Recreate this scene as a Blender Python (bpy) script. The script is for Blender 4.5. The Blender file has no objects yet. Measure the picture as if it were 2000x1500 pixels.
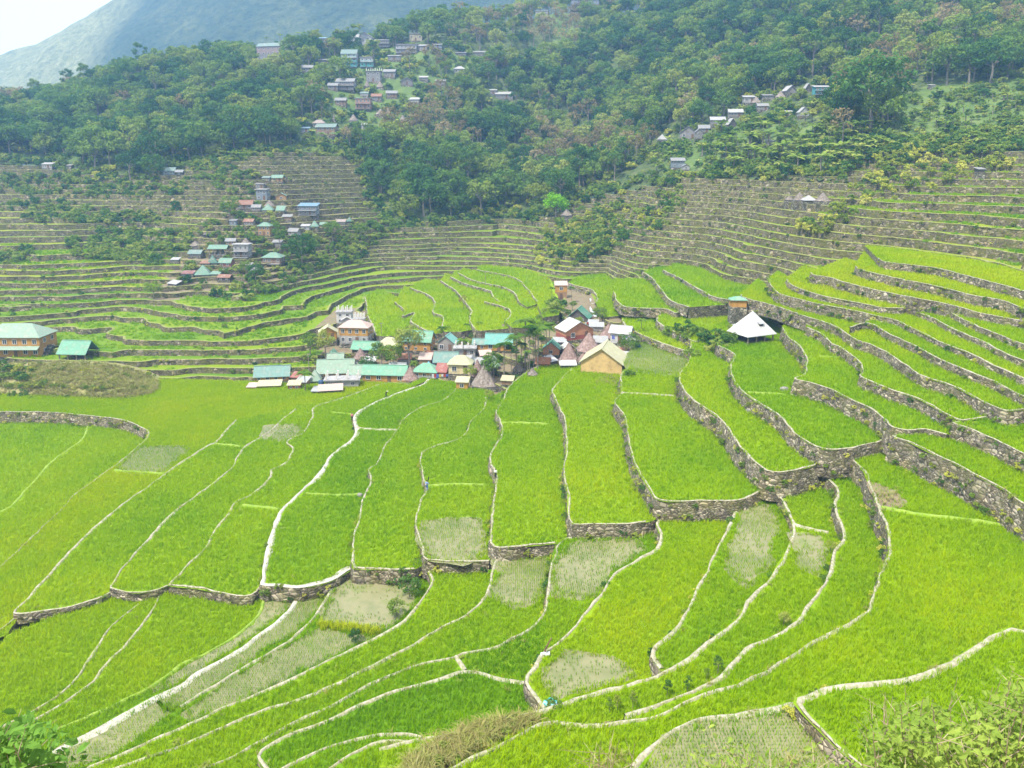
import bpy, bmesh, math, random
import numpy as np
from mathutils import Vector, Matrix, noise as mnoise
from mathutils.geometry import tessellate_polygon

R = math.radians
random.seed(7)
rng = np.random.default_rng(11)
sc = bpy.context.scene
COL = sc.collection

# ------------------------------------------------------------------ camera
F, UC, VC, CAMZ, PITCH = 1511.0, 1000.0, 566.0, 50.0, R(10)
cd = bpy.data.cameras.new("camera")
cam = bpy.data.objects.new("camera", cd)
COL.objects.link(cam)
cam.location = (0, 0, CAMZ)
cam.rotation_euler = (R(90) - PITCH, 0, 0)
cd.sensor_fit = 'HORIZONTAL'
cd.sensor_width = 36.0
cd.lens = 36.0 * F / 2000.0
cd.shift_y = -(750.0 - VC) / 2000.0
cd.clip_start, cd.clip_end = 0.2, 6000.0
sc.camera = cam

# ------------------------------------------------------------------ sky, sun, exposure
SUN_EL, SUN_AZ = R(62), R(222)          # azimuth clockwise from +Y : behind the viewer, to the left
w = bpy.data.worlds.new("World")
sc.world = w
w.use_nodes = True
wn = w.node_tree
bg = wn.nodes['Background']
sky = wn.nodes.new('ShaderNodeTexSky')
sky.sky_type = 'NISHITA'
sky.sun_disc = False
sky.sun_elevation = SUN_EL
sky.sun_rotation = SUN_AZ
sky.air_density = 1.0
sky.dust_density = 4.5
sky.ozone_density = 1.0
_mx = wn.nodes.new('ShaderNodeMix'); _mx.data_type = 'RGBA'; _mx.inputs[0].default_value = 0.62   # thin bright cloud veil
_mx.inputs[7].default_value = (10.5, 10.8, 11.2, 1)
wn.links.new(sky.outputs[0], _mx.inputs[6])
wn.links.new(_mx.outputs[2], bg.inputs[0])
bg.inputs[1].default_value = 0.115
sd = bpy.data.lights.new("sun", 'SUN')
sd.energy = 4.7
sd.angle = R(0.6)
sd.color = (1.0, 0.96, 0.88)
sun = bpy.data.objects.new("sun", sd)
COL.objects.link(sun)
_d = Vector((math.sin(SUN_AZ) * math.cos(SUN_EL), math.cos(SUN_AZ) * math.cos(SUN_EL), math.sin(SUN_EL)))
sun.rotation_euler = _d.to_track_quat('Z', 'Y').to_euler()
sun.location = (0, 0, 300)
sc.view_settings.view_transform = 'Standard'
sc.view_settings.look = 'None'
sc.view_settings.gamma = 1.0
sc.view_settings.exposure = 0.95
sc.cycles.max_bounces = 6
sc.cycles.diffuse_bounces = 3
sc.cycles.glossy_bounces = 2
sc.cycles.transmission_bounces = 3
sc.cycles.transparent_max_bounces = 8
sc.cycles.volume_bounces = 1
sc.cycles.caustics_reflective = False
sc.cycles.caustics_refractive = False

# ------------------------------------------------------------------ helpers
CA, SA = math.cos(PITCH), math.sin(PITCH)

def ray(u, v):
    a, t = (u - UC) / F, (VC - v) / F
    return (a, CA + SA * t, CA * t - SA)

def at_z(u, v, z):
    r = ray(u, v)
    s = (z - CAMZ) / r[2]
    return (r[0] * s, r[1] * s, z)

def at_d(u, v, d):
    r = ray(u, v)
    s = d / r[1]
    return (r[0] * s, d, CAMZ + r[2] * s)

def project(x, y, z):
    dz = z - CAMZ
    f = y * CA - dz * SA
    t = y * SA + dz * CA
    return UC + F * x / f, VC - F * t / f

def project_np(x, y, z):
    dz = z - CAMZ
    f = np.maximum(y * CA - dz * SA, 0.01)
    t = y * SA + dz * CA
    return UC + F * x / f, VC - F * t / f

def pip(px, py, poly):
    """vectorised point in polygon"""
    px = np.asarray(px, float); py = np.asarray(py, float)
    ins = np.zeros(px.shape, bool)
    n = len(poly)
    for i in range(n):
        x1, y1 = poly[i][0], poly[i][1]
        x2, y2 = poly[(i + 1) % n][0], poly[(i + 1) % n][1]
        if y1 == y2:
            continue
        c = ((y1 > py) != (y2 > py)) & (px < (x2 - x1) * (py - y1) / (y2 - y1) + x1)
        ins ^= c
    return ins

_tab = np.random.default_rng(5).random((256, 256))
def vnoise(x, y, s):
    x = np.asarray(x, float) / s + 1000.3; y = np.asarray(y, float) / s + 1000.7
    i = np.floor(x).astype(int); j = np.floor(y).astype(int)
    fx = x - i; fy = y - j
    fx = fx * fx * (3 - 2 * fx); fy = fy * fy * (3 - 2 * fy)
    i0, i1, j0, j1 = i % 256, (i + 1) % 256, j % 256, (j + 1) % 256
    return ((_tab[i0, j0] * (1 - fx) + _tab[i1, j0] * fx) * (1 - fy) +
            (_tab[i0, j1] * (1 - fx) + _tab[i1, j1] * fx) * fy) * 2 - 1

def tag(o, label=None, cat=None, group=None, kind=None):
    if label: o['label'] = label
    if cat: o['category'] = cat
    if group: o['group'] = group
    if kind: o['kind'] = kind
    return o

def link(name, me, parent=None):
    o = bpy.data.objects.new(name, me)
    COL.objects.link(o)
    if parent: o.parent = parent
    return o

def empty(name, loc, rz=0.0, scale=1.0):
    o = bpy.data.objects.new(name, None)
    o.empty_display_size = 0.3
    COL.objects.link(o)
    o.location = loc
    o.rotation_euler = (0, 0, rz)
    o.scale = (scale, scale, scale)
    return o

def mesh(name, verts, faces, mats, midx=None, smooth=False):
    me = bpy.data.meshes.new(name)
    me.from_pydata([tuple(v) for v in verts], [], faces)
    for m in mats:
        me.materials.append(m)
    if midx is not None:
        me.polygons.foreach_set('material_index', midx)
    if smooth:
        me.polygons.foreach_set('use_smooth', [True] * len(me.polygons))
    me.update()
    return me

class MB:
    """collects boxes, prisms and tubes into one mesh"""
    def __init__(s):
        s.v, s.f, s.m = [], [], []
    def add(s, vs, fs, mi=0):
        b = len(s.v)
        s.v += [tuple(p) for p in vs]
        s.f += [tuple(b + i for i in f) for f in fs]
        s.m += [mi] * len(fs)
    def box(s, x0, x1, y0, y1, z0, z1, mi=0):
        s.add([(x0, y0, z0), (x1, y0, z0), (x1, y1, z0), (x0, y1, z0), (x0, y0, z1), (x1, y0, z1), (x1, y1, z1), (x0, y1, z1)],
              [(0, 3, 2, 1), (4, 5, 6, 7), (0, 1, 5, 4), (1, 2, 6, 5), (2, 3, 7, 6), (3, 0, 4, 7)], mi)
    def tube(s, pts, rad, n=6, mi=0):
        if not hasattr(rad, '__len__'): rad = [rad] * len(pts)
        vs, fs = [], []
        for k, p in enumerate(pts):
            p = Vector(p)
            a = Vector(pts[max(k - 1, 0)]); b = Vector(pts[min(k + 1, len(pts) - 1)])
            d = (b - a).normalized()
            x = d.orthogonal().normalized(); y = d.cross(x)
            for i in range(n):
                t = 2 * math.pi * i / n
                vs.append(p + (x * math.cos(t) + y * math.sin(t)) * rad[k])
        for k in range(len(pts) - 1):
            for i in range(n):
                j = (i + 1) % n
                fs.append((k * n + i, k * n + j, (k + 1) * n + j, (k + 1) * n + i))
        fs.append(tuple(range(n - 1, -1, -1)))
        fs.append(tuple((len(pts) - 1) * n + i for i in range(n)))
        s.add(vs, fs, mi)
    def me(s, name, mats, smooth=False):
        return mesh(name, s.v, s.f, mats, s.m, smooth)
    def build(s, name, mats, parent=None, smooth=False):
        if not isinstance(mats, (list, tuple)): mats = [mats]
        return link(name, s.me(name, mats, smooth), parent)

# ------------------------------------------------------------------ materials
def new_mat(name):
    m = bpy.data.materials.new(name)
    m.use_nodes = True
    nt = m.node_tree
    b = nt.nodes['Principled BSDF']
    b.inputs['Roughness'].default_value = 0.85
    b.inputs['Specular IOR Level'].default_value = 0.2
    return m, nt, b

def N(nt, t, **kw):
    n = nt.nodes.new(t)
    for k, v in kw.items():
        if k in n.inputs:
            n.inputs[k].default_value = v
        else:
            setattr(n, k, v)
    return n

def ramp(nt, fac, stops):
    r = nt.nodes.new('ShaderNodeValToRGB')
    e = r.color_ramp.elements
    while len(e) < len(stops): e.new(0.5)
    for i, (p, c) in enumerate(stops):
        e[i].position = p
        e[i].color = (*c, 1)
    nt.links.new(fac, r.inputs[0])
    return r.outputs[0]

def noise_fac(nt, scale, detail=4, rough=0.6, coord='pos'):
    if coord == 'pos':
        g = nt.nodes.new('ShaderNodeNewGeometry').outputs['Position']
    else:
        g = nt.nodes.new('ShaderNodeTexCoord').outputs['Object']
    n = N(nt, 'ShaderNodeTexNoise', Scale=scale, Detail=detail, Roughness=rough)
    nt.links.new(g, n.inputs['Vector'])
    return n.outputs['Fac']

def mixc(nt, fac, a, b, mode='MIX'):
    n = nt.nodes.new('ShaderNodeMix')
    n.data_type = 'RGBA'
    n.blend_type = mode
    for sock, val in ((n.inputs[0], fac), (n.inputs[6], a), (n.inputs[7], b)):
        if hasattr(val, 'is_output'): nt.links.new(val, sock)
        elif isinstance(val, tuple): sock.default_value = (*val, 1)
        else: sock.default_value = val
    return n.outputs[2]

def bump(nt, b, h, strength=0.5, dist=0.1):
    n = N(nt, 'ShaderNodeBump', Strength=strength, Distance=dist)
    nt.links.new(h, n.inputs['Height'])
    nt.links.new(n.outputs[0], b.inputs['Normal'])

def mottled(name, c1, c2, scale=2.0, bs=0.4, bd=0.05, rough=0.85, coord='pos', c3=None):
    m, nt, b = new_mat(name)
    f = noise_fac(nt, scale, 5, 0.65, coord)
    st = [(0.3, c1), (0.7, c2)] if c3 is None else [(0.28, c1), (0.52, c2), (0.72, c3)]
    nt.links.new(ramp(nt, f, st), b.inputs['Base Color'])
    b.inputs['Roughness'].default_value = rough
    bump(nt, b, f, bs, bd)
    return m

RICE = [(0.0, (0.055, 0.172, 0.003)), (0.30, (0.146, 0.302, 0.002)), (0.62, (0.270, 0.400, 0.001)), (0.85, (0.360, 0.430, 0.002)), (1.0, (0.40, 0.42, 0.04))]

def rice_blade_mat():
    m, nt, b = new_mat("rice_leaf")
    nt.nodes.remove(b)
    a = N(nt, 'ShaderNodeAttribute', attribute_type='INSTANCER', attribute_name='tint')
    col = ramp(nt, a.outputs['Fac'], RICE)
    d = N(nt, 'ShaderNodeBsdfDiffuse'); t = N(nt, 'ShaderNodeBsdfTranslucent')
    mx = N(nt, 'ShaderNodeMixShader', Fac=0.45)
    nt.links.new(col, d.inputs[0]); nt.links.new(col, t.inputs[0])
    nt.links.new(d.outputs[0], mx.inputs[1]); nt.links.new(t.outputs[0], mx.inputs[2])
    nt.links.new(mx.outputs[0], nt.nodes['Material Output'].inputs[0])
    return m

def field_mat(name, far=False):
    m, nt, b = new_mat(name)
    a = N(nt, 'ShaderNodeAttribute', attribute_type='GEOMETRY', attribute_name='tint')
    f1 = noise_fac(nt, 0.09, 3); f2 = noise_fac(nt, 2.6 if not far else 1.2, 6, 0.75)
    ad = N(nt, 'ShaderNodeMath', operation='MULTIPLY_ADD'); ad.inputs[1].default_value = 0.55; nt.links.new(f1, ad.inputs[0])
    sub = N(nt, 'ShaderNodeMath', operation='SUBTRACT'); nt.links.new(a.outputs['Fac'], sub.inputs[0]); sub.inputs[1].default_value = 0.27
    nt.links.new(sub.outputs[0], ad.inputs[2])
    col = ramp(nt, ad.outputs[0], RICE)
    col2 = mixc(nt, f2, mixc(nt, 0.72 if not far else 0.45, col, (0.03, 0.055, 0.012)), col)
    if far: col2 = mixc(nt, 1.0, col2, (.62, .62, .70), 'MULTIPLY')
    nt.links.new(col2, b.inputs['Base Color'])
    b.inputs['Roughness'].default_value = 0.95
    bump(nt, b, f2, 0.8, 0.25)
    return m

def flooded_mat():
    m, nt, b = new_mat("paddy_mud_water")
    f = noise_fac(nt, 0.35, 4); f2 = noise_fac(nt, 5, 4)
    c = ramp(nt, f, [(0.3, (0.125, 0.125, 0.045)), (0.55, (0.215, 0.185, 0.105)), (0.75, (0.125, 0.15, 0.04))])
    c = mixc(nt, f2, c, mixc(nt, 0.5, c, (0.10, 0.15, 0.03)))
    nt.links.new(c, b.inputs['Base Color'])
    rr_ = ramp(nt, f, [(.38, (.28, .28, .28)), (.62, (.6, .6, .6))])
    nt.links.new(rr_, b.inputs['Roughness'])
    b.inputs['Specular IOR Level'].default_value = 0.4
    bump(nt, b, f2, 0.10, 0.02)
    return m

def stone_mat(name, scale=2.4, green=0.45, mul=None):
    m, nt, b = new_mat(name)
    g = nt.nodes.new('ShaderNodeNewGeometry').outputs['Position']
    mp = N(nt, 'ShaderNodeMapping'); mp.inputs['Scale'].default_value = (1, 1, 1.7)
    nt.links.new(g, mp.inputs[0])
    v = N(nt, 'ShaderNodeTexVoronoi', Scale=scale); nt.links.new(mp.outputs[0], v.inputs['Vector'])
    v2 = N(nt, 'ShaderNodeTexVoronoi', feature='DISTANCE_TO_EDGE', Scale=scale); nt.links.new(mp.outputs[0], v2.inputs['Vector'])
    sz = noise_fac(nt, .45, 3, .7)          # courses of small and of large stones
    sr = ramp(nt, sz, [(.47, (1, 1, 1)), (.50, (.5, .5, .5))])
    sm = N(nt, 'ShaderNodeMath', operation='MULTIPLY'); sm.inputs[1].default_value = scale; nt.links.new(sr, sm.inputs[0])
    nt.links.new(sm.outputs[0], v.inputs['Scale']); nt.links.new(sm.outputs[0], v2.inputs['Scale'])
    sep = nt.nodes.new('ShaderNodeSeparateColor'); nt.links.new(v.outputs['Color'], sep.inputs[0])
    stone = ramp(nt, sep.outputs[0], [(0.0, (0.065, 0.06, 0.05)), (0.35, (0.14, 0.13, 0.11)), (0.7, (0.23, 0.21, 0.18)), (1.0, (0.40, 0.365, 0.31))])
    gap = ramp(nt, v2.outputs['Distance'], [(0.0, (0.12, 0.12, 0.12)), (0.09, (1, 1, 1))])
    big = noise_fac(nt, .22, 3, .6)
    c = mixc(nt, 1.0, stone, gap, 'MULTIPLY')
    c = mixc(nt, 1.0, c, ramp(nt, big, [(.32, (.55, .52, .48)), (.5, (1, 1, 1)), (.68, (1.0, .92, .74))]), 'MULTIPLY')
    f = noise_fac(nt, 0.55, 5, 0.7)
    gr = ramp(nt, f, [(0.42, (0, 0, 0)), (0.62, (1, 1, 1))])
    gm = N(nt, 'ShaderNodeMath', operation='MULTIPLY'); gm.inputs[1].default_value = green
    nt.links.new(gr, gm.inputs[0])
    f3 = noise_fac(nt, 3.0, 4, 0.7)
    moss = ramp(nt, f3, [(0.35, (0.06, 0.09, 0.015)), (0.5, (0.125, 0.135, 0.035)), (0.68, (0.20, 0.165, 0.085))])
    c = mixc(nt, gm.outputs[0], c, moss)
    if mul: c = mixc(nt, 1.0, c, mul, 'MULTIPLY')
    nt.links.new(c, b.inputs['Base Color'])
    b.inputs['Roughness'].default_value = 0.95
    bump(nt, b, v2.outputs['Distance'], 0.9, 0.25)
    return m

M = {}
M['blade'] = rice_blade_mat()
M['field'] = field_mat("rice_paddy")
M['farfield'] = field_mat("terrace_floor", True)
M['flood'] = flooded_mat()
M['stone'] = stone_mat("dry_stone", 2.6, 0.5, (1.12, 1.06, .97))
M['farstone'] = stone_mat("far_dry_stone", 1.5, 0.9, (.86, .80, .66))
M['cap'] = mottled("pale_bund_top", (0.15, 0.165, 0.055), (0.29, 0.265, 0.19), 2.6, 0.9, 0.12, c3=(0.41, 0.38, 0.315))
M['farcap'] = mottled("grassy_bund_top", (0.10, 0.15, 0.02), (0.20, 0.21, 0.06), 0.9, 0.6, 0.08, c3=(0.28, 0.25, 0.12))
M['green_bund'] = mottled("grassy_ridge", (0.12, 0.22, 0.02), (0.24, 0.30, 0.05), 1.5, 0.5, 0.08)
M['path'] = mottled("concrete_path", (0.28, 0.26, 0.215), (0.40, 0.375, 0.32), 0.9, 0.15, 0.03)
M['earth'] = mottled("bare_earth", (0.09, 0.07, 0.04), (0.19, 0.145, 0.09), 0.6, 0.5, 0.1, c3=(0.10, 0.135, 0.03))
M['grass_slope'] = mottled('grassy_slope', (.045, .08, .018), (.085, .13, .03), .12, .6, .3, c3=(.14, .17, .05))
M['forest_floor'] = mottled("forest_floor", (0.028, 0.048, 0.014), (0.06, 0.085, 0.025), 0.35, 0.7, 0.4, c3=(0.12, 0.12, 0.045))
M['drysoil'] = mottled("dry_slope", (0.15, 0.15, 0.045), (0.24, 0.21, 0.09), 0.8, 0.7, 0.2, c3=(0.16, 0.22, 0.05))
# ------------------------------------------------------------------ near terraces : crest lines read off the photograph
def P(s):
    return [tuple(float(q) for q in t.split(',')) for t in s.split()]

def ext(line, px, end=1):
    """carry a line on past the frame edge"""
    a, b = (line[-2], line[-1]) if end else (line[1], line[0])
    l = math.hypot(b[0] - a[0], b[1] - a[1])
    p = (b[0] + (b[0] - a[0]) / l * px, b[1] + (b[1] - a[1]) / l * px)
    return line + [p] if end else [p] + line

L = {}
L['WA'] = P("-250,800 0,805 87,805 168,812 210,816 252,825 276,835 290,848 245,891 192,933 147,965 115,1000 52,1059 0,1106 -250,1320")
L['L0'] = P("175,825 154,863 101,902 52,954 10,996")
L['A2'] = P("-60,1004 10,1001 110,1001")
L['L2'] = P("460,821 441,841 420,865 411,869 322,925 273,961 222,1000 182,1034 133,1083 91,1129 56,1167 28,1199")
L['L3'] = P("577,799 549,821 518,849 476,874 462,895 451,914 420,940 378,972 338,1000 301,1041 252,1094 231,1122 214,1150")
L['L4'] = P("800,750 755,748 700,767 650,783 614,795 609,814 591,846 560,863 569,874 563,895 549,909 528,917 528,930 518,944 490,965 458,982 437,1013 413,1045 402,1066 367,1104 343,1129 328,1144")
L['L5'] = P("835,741 825,751 765,772 709,797 690,816 694,839 685,860 647,888 623,926 588,961 549,999 532,1034 521,1066 516,1094 513,1132 511,1143")
L['L6'] = P("893,756 860,783 828,793 790,818 776,839 751,870 737,905 720,916 725,940 711,975 702,1006 690,1052 687,1090 689,1111")
L['L7'] = P("949,776 944,797 919,821 911,846 891,860 835,876 825,884 821,905 830,940 834,954 821,979 812,1010 819,1045 825,1076 832,1094")
L['L8'] = P("1061,713 1028,727 993,758 979,786 968,802 979,828 977,853 958,888 958,902 968,926 967,958 960,1000 960,1031 961,1062")
L['L9'] = P("1115,720 1087,751 1079,765 1091,793 1101,814 1105,846 1105,888 1101,930 1108,965 1108,1000 1112,1013 1119,1025")
L['L10'] = P("1227,716 1213,734 1212,769 1199,785 1217,807 1227,849 1234,888 1245,919 1266,954 1281,975 1300,980 1370,979 1440,977 1470,967 1500,948")
L['L11'] = P("1349,665 1349,681 1345,706 1326,734 1331,755 1352,779 1380,800 1415,828 1440,863 1468,895 1499,919 1520,923 1562,918 1597,907 1622,891")
L['L12'] = P("1401,664 1401,674 1433,692 1426,713 1433,744 1457,772 1485,790 1524,814 1552,846 1580,867 1615,879 1650,877 1702,867 1740,856")
L['L13'] = P("1528,640 1538,657 1569,685 1576,713 1566,734 1552,741 1580,748 1615,758 1650,776 1702,800 1727,818 1744,835 1772,841 1807,839 1850,850")
L['L14'] = P("1575,640 1604,653 1625,671 1650,685 1678,706 1685,727 1680,736 1706,748 1748,765 1790,779 1825,797 1849,811 1877,822 1923,816 1975,812 2250,805")
L['L15'] = P("1446,576 1457,583 1510,597 1562,615 1615,632 1645,646 1671,664 1702,674 1737,692 1769,713 1807,737 1860,755 1902,776 1930,790 1965,803 2000,801 2250,790")
L['L16'] = P("1660,640 1695,632 1737,653 1790,678 1835,702 1877,720 1930,741 2000,776 2250,890")
L['L17'] = P("1500,545 1506,559 1527,576 1580,590 1650,604 1700,615 1744,625 1790,646 1842,671 1895,692 1947,716 2000,741 2250,860")
L['L18'] = P("1795,612 1821,622 1860,643 1912,664 1965,692 2000,706 2250,800")
L['L19'] = P("1845,605 1863,615 1895,632 1947,653 2000,674 2250,750")
L['L21'] = P("1536,546 1541,554 1566,566 1615,580 1685,594 1720,601 1765,603")
L['L22'] = P("1582,533 1590,538 1615,541 1650,552 1720,569 1790,583 1860,597 1912,611 1982,625 2250,670")
L['L23'] = P("1670,520 1681,527 1755,545 1825,559 1895,576 1965,590 2000,604 2250,660")
L['L24'] = P("1715,505 1730,512 1825,524 1895,541 2000,569 2250,630")
# the lower fan
L['B2'] = P("269,1181 238,1206 196,1251 171,1286 154,1318 122,1353 70,1384 35,1404 -120,1470")
L['B3'] = P("311,1160 294,1199 280,1220 245,1258 206,1297 182,1332 140,1363 56,1411 -100,1490")
L['B4'] = P("514,1174 504,1202 483,1223 420,1265 350,1300 297,1339 245,1363 210,1381 140,1412 98,1430 -60,1500")
L['B5'] = P("511,1144 545,1149 579,1151 581,1157 560,1195 504,1241 437,1286 385,1314 350,1339 297,1360 245,1388 175,1430 105,1468 49,1498 -60,1550")
L['B6'] = P("800,1129 740,1126 690,1127 650,1127 644,1150 623,1188 595,1223 560,1255 507,1286 455,1318 402,1349 350,1381")
L['B7'] = P("951,1108 895,1107 845,1106 835,1112 841,1136 825,1171 804,1199 779,1220 737,1244 685,1269 650,1286 560,1332 490,1360 420,1388 350,1423 280,1454 175,1498 20,1560")
L['B8'] = P("1085,1074 1050,1076 1015,1078 985,1083 965,1108 958,1139 944,1171 916,1199 860,1227 807,1262 755,1286 702,1311 630,1346 560,1374 490,1398 420,1426 350,1454 280,1479 227,1498 90,1555")
L['B9'] = P("1255,1048 1190,1048 1140,1050 1105,1052 1087,1066 1077,1097 1072,1132 1070,1171 1059,1202 1035,1227 1000,1248 965,1265 902,1278 891,1285 842,1295 790,1307 737,1328 685,1356 612,1391 542,1426 455,1475 402,1498 290,1550")
L['B10'] = P("1045,1335 1021,1332 979,1325 930,1313 909,1311 860,1325 807,1339 755,1356 702,1377 630,1409 560,1437 507,1465 500,1479 511,1498 540,1560")
L['B11'] = P("1420,1006 1350,1008 1283,1018 1289,1048 1280,1073 1245,1094 1199,1122 1175,1157 1154,1188 1133,1213 1098,1248 1070,1269 1052,1283 1045,1304 1030,1321 1031,1335 1045,1360 1062,1388")
L['B12'] = P("1500,975 1460,985 1436,1002 1419,1038 1401,1069 1384,1108 1370,1132 1352,1164 1342,1192 1317,1230 1273,1272 1276,1290 1287,1308")
L['B13'] = P("1590,933 1562,937 1517,947 1527,979 1541,1010 1548,1031 1538,1069 1517,1104 1496,1139 1457,1178 1440,1206 1405,1234 1370,1262 1335,1290 1280,1321 1210,1342 1140,1360 1084,1377 1035,1391 965,1405 895,1426 820,1440 740,1462")
L['B14'] = P("1650,905 1625,912 1597,925 1625,944 1636,965 1629,982 1636,1010 1648,1041 1643,1062 1631,1076 1624,1104 1615,1129 1601,1160 1576,1188 1545,1220 1510,1244 1457,1269 1433,1293 1405,1321 1370,1346 1328,1363 1280,1381 1220,1398")
L['B15'] = P("1760,862 1690,878 1650,882 1667,898 1688,926 1695,947 1706,972 1716,996 1727,1017 1736,1052 1734,1083 1718,1115 1713,1150 1699,1181 1692,1195 1650,1220 1597,1248 1545,1279 1492,1311 1440,1335 1387,1356 1335,1377 1280,1402 1210,1414 1140,1414 1087,1409 1052,1414 1017,1430 965,1458 923,1479 888,1499 800,1550")
L['B16'] = P("2250,1290 2000,1232 1972,1225 1947,1234 1895,1265 1842,1297 1790,1318 1720,1332 1632,1342 1580,1355 1552,1362 1549,1374 1566,1395 1597,1426 1632,1461 1671,1493 1740,1560")
L['B17'] = P("1560,1372 1541,1370 1510,1377 1457,1391 1387,1402 1352,1409 1317,1426 1280,1454 1252,1479 1238,1498 1200,1560")
L['B18'] = P("835,1442 818,1437 783,1430 720,1437 650,1455 612,1472 560,1497 460,1550")
L['B19'] = P("815,1450 797,1446 748,1446 702,1465 650,1497 570,1550")
L['R1'] = P("1900,842 1842,849 1790,848 1744,853 1772,863 1807,881 1860,905 1912,933 1965,961 2000,986 2250,1130")
L['R2'] = P("1915,815 1890,822 1860,826 1895,839 1930,853 1965,870 2000,888 2250,1000")
# terraces climbing behind the village
L['C1'] = P("712,580 716,596 718,615 729,640 735,655")
L['C2'] = P("771,590 790,608 786,618 808,611 802,628 840,650")
L['C3'] = P("800,562 835,576 849,590 846,611 863,618 862,640")
L['C4'] = P("835,550 867,566 876,580 867,594")
L['C5'] = P("860,548 891,569 902,583 919,604 919,629 930,645")
L['C6'] = P("881,541 909,555 958,569 961,578 975,590")
L['C7'] = P("947,589 993,604 998,615 986,628")
L['C8'] = P("895,534 930,550 975,559 1000,569 1014,590")
L['C9'] = P("930,527 1000,541 1031,566 1049,590")
L['C10'] = P("1110,553 1122,557 1154,566 1166,583 1163,592")
L['C11'] = P("1172,538 1186,548 1193,570 1207,590 1215,605")
L['C12'] = P("1198,570 1207,590 1220,600 1260,603 1300,604 1320,612 1330,600")
L['C13'] = P("1255,532 1275,545 1290,565 1315,590 1345,600")
L['C14'] = P("1295,528 1330,545 1360,562 1400,582 1450,590")
L['C15'] = P("1290,615 1283,625 1300,640 1330,655 1360,668 1400,655")

def off(line, dx, dy):
    return [(x + dx, y + dy) for x, y in line]
def rv(line):
    return list(reversed(line))

# name : crest, back (read in the same sense as the crest, then reversed), z, wall drop, tint, cap, words for the label
G_OFF = (30, -6)
FIELDS = []
def field(crest, back, z, drop, tint, desc, cap='cap', capw=0.36):
    capw = min(capw, .72) * (.66 if cap == 'cap' else 1)
    if z > 9.5: z, drop = 9.5 + (z - 9.5) * .82, drop * .9
    FIELDS.append(dict(crest=crest, back=back, z=z, drop=drop, tint=tint, desc=desc, cap=cap, capw=capw))

field(L['L0'] + [(-260, 1100)], P("-260,760 0,776 240,786 320,806 330,860 270,905 190,960 100,1050 -100,1200"), -4.2, 0.6, .60, "thin pale ridge splitting the two yellow-green paddies at the left edge", 'green_bund', .45)
field(P("-300,790 -200,780") , P("-260,1000 -60,1004 10,1001 60,1001 150,880 200,790"), -4.5, .3, .56, None)
field(L['A2'], P("-260,1300 -20,1130 60,1075 150,990"), -5.3, 1.0, .55, None)
field(L['WA'], P("-250,740 300,740 480,745 600,752 740,735 760,745 640,785 590,800 470,822 425,868 330,925 230,1000 140,1083 60,1170 30,1205 -200,1450"), -2.2, 2.9, .66, "long curving wall of the broad yellow-green paddy at the left edge")
field(L['L2'] + P("40,1200 90,1193 140,1185 203,1167 218,1158"), off(L['L3'], 14, -4)[:-1], -1.6, 1.0, .56, "pale slanting bund second from the left across the lower paddies", 'cap', .5)
field(L['L3'] + P("227,1153 262,1160 308,1153 328,1146"), P("580,790 620,790 622,815 605,850 575,866 585,880 575,905 545,925 530,955 500,975 460,990 420,1055 360,1120 340,1140"), -1.1, .9, .54, "pale slanting bund left of the terrace wall with two stone bulges", 'cap', .5)
field(L['L4'] + P("336,1146 385,1151 437,1160 490,1162 506,1149"), P("850,728 830,745 770,772 715,797 698,816 700,839 690,865 655,890 600,961 545,1034 530,1066 525,1120 518,1140"), -0.8, 1.2, .53, "low stone wall with two bulges left of the white footpath", 'cap', .5)
field(L['L5'] + [(545, 1147), (579, 1150), (640, 1139), (690, 1112)], P("905,748 865,783 795,818 780,839 755,870 742,905 730,920 730,940 715,975 705,1006 697,1052 694,1090 700,1115"), 0.0, 1.6, .46, "wall carrying the white concrete footpath through the paddies", 'path', .72)
field(L['L6'] + P("694,1112 737,1113 775,1114 810,1112"), P("965,765 952,800 925,825 915,850 895,866 845,880 832,890 828,905 840,940 845,955 830,979 822,1010 828,1045 832,1076 838,1100"), 0.8, 2.0, .52, "stone edged terrace wall just right of the white footpath")
field(L['L7'] + P("856,1097 895,1099 955,1097"), P("1010,760 1000,785 990,805 992,828 990,853 970,888 972,926 974,958 968,1000 966,1031 968,1066"), 1.8, 2.3, .50, "winding stone wall beside which the person in blue stands")
field(L['L8'] + P("967,1069 1017,1068 1050,1066 1085,1062"), P("1140,715 1100,751 1092,765 1105,793 1115,814 1118,846 1118,888 1114,930 1120,965 1118,1000 1120,1020 1100,1062"), 3.4, 2.6, .50, "stone wall with pale top beside which the white-shirted person walks")
field(L['L9'] + P("1150,1025 1192,1024 1262,1021"), P("1250,705 1235,734 1230,769 1215,785 1235,807 1245,849 1252,888 1262,919 1285,954 1295,985 1280,1015"), 5.2, 3.0, .60, "tall straight stone wall descending from the thatched village edge")
field(L['L10'], P("1362,660 1362,706 1342,734 1345,755 1366,779 1394,800 1430,828 1455,863 1482,895 1512,922 1520,945"), 7.5, 3.2, .50, "stone wall curving round the wide bright paddy below the ochre gabled house")
field(L['L11'], P("1415,652 1415,674 1450,692 1440,713 1447,744 1470,772 1500,790 1538,814 1566,846 1592,867 1625,884"), 10.5, 4.0, .58, "high grey wall right of the wide central paddy, rising toward the white-roofed pavilion")
field(L['L12'], P("1380,640 1440,620 1500,625 1545,645 1590,680 1596,713 1585,734 1575,738 1595,744 1640,758 1672,776 1722,800 1750,820 1768,838 1765,850"), 13.2, 4.0, .46, "massive grey wall below the round paddy in front of the white-roofed pavilion")
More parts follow.
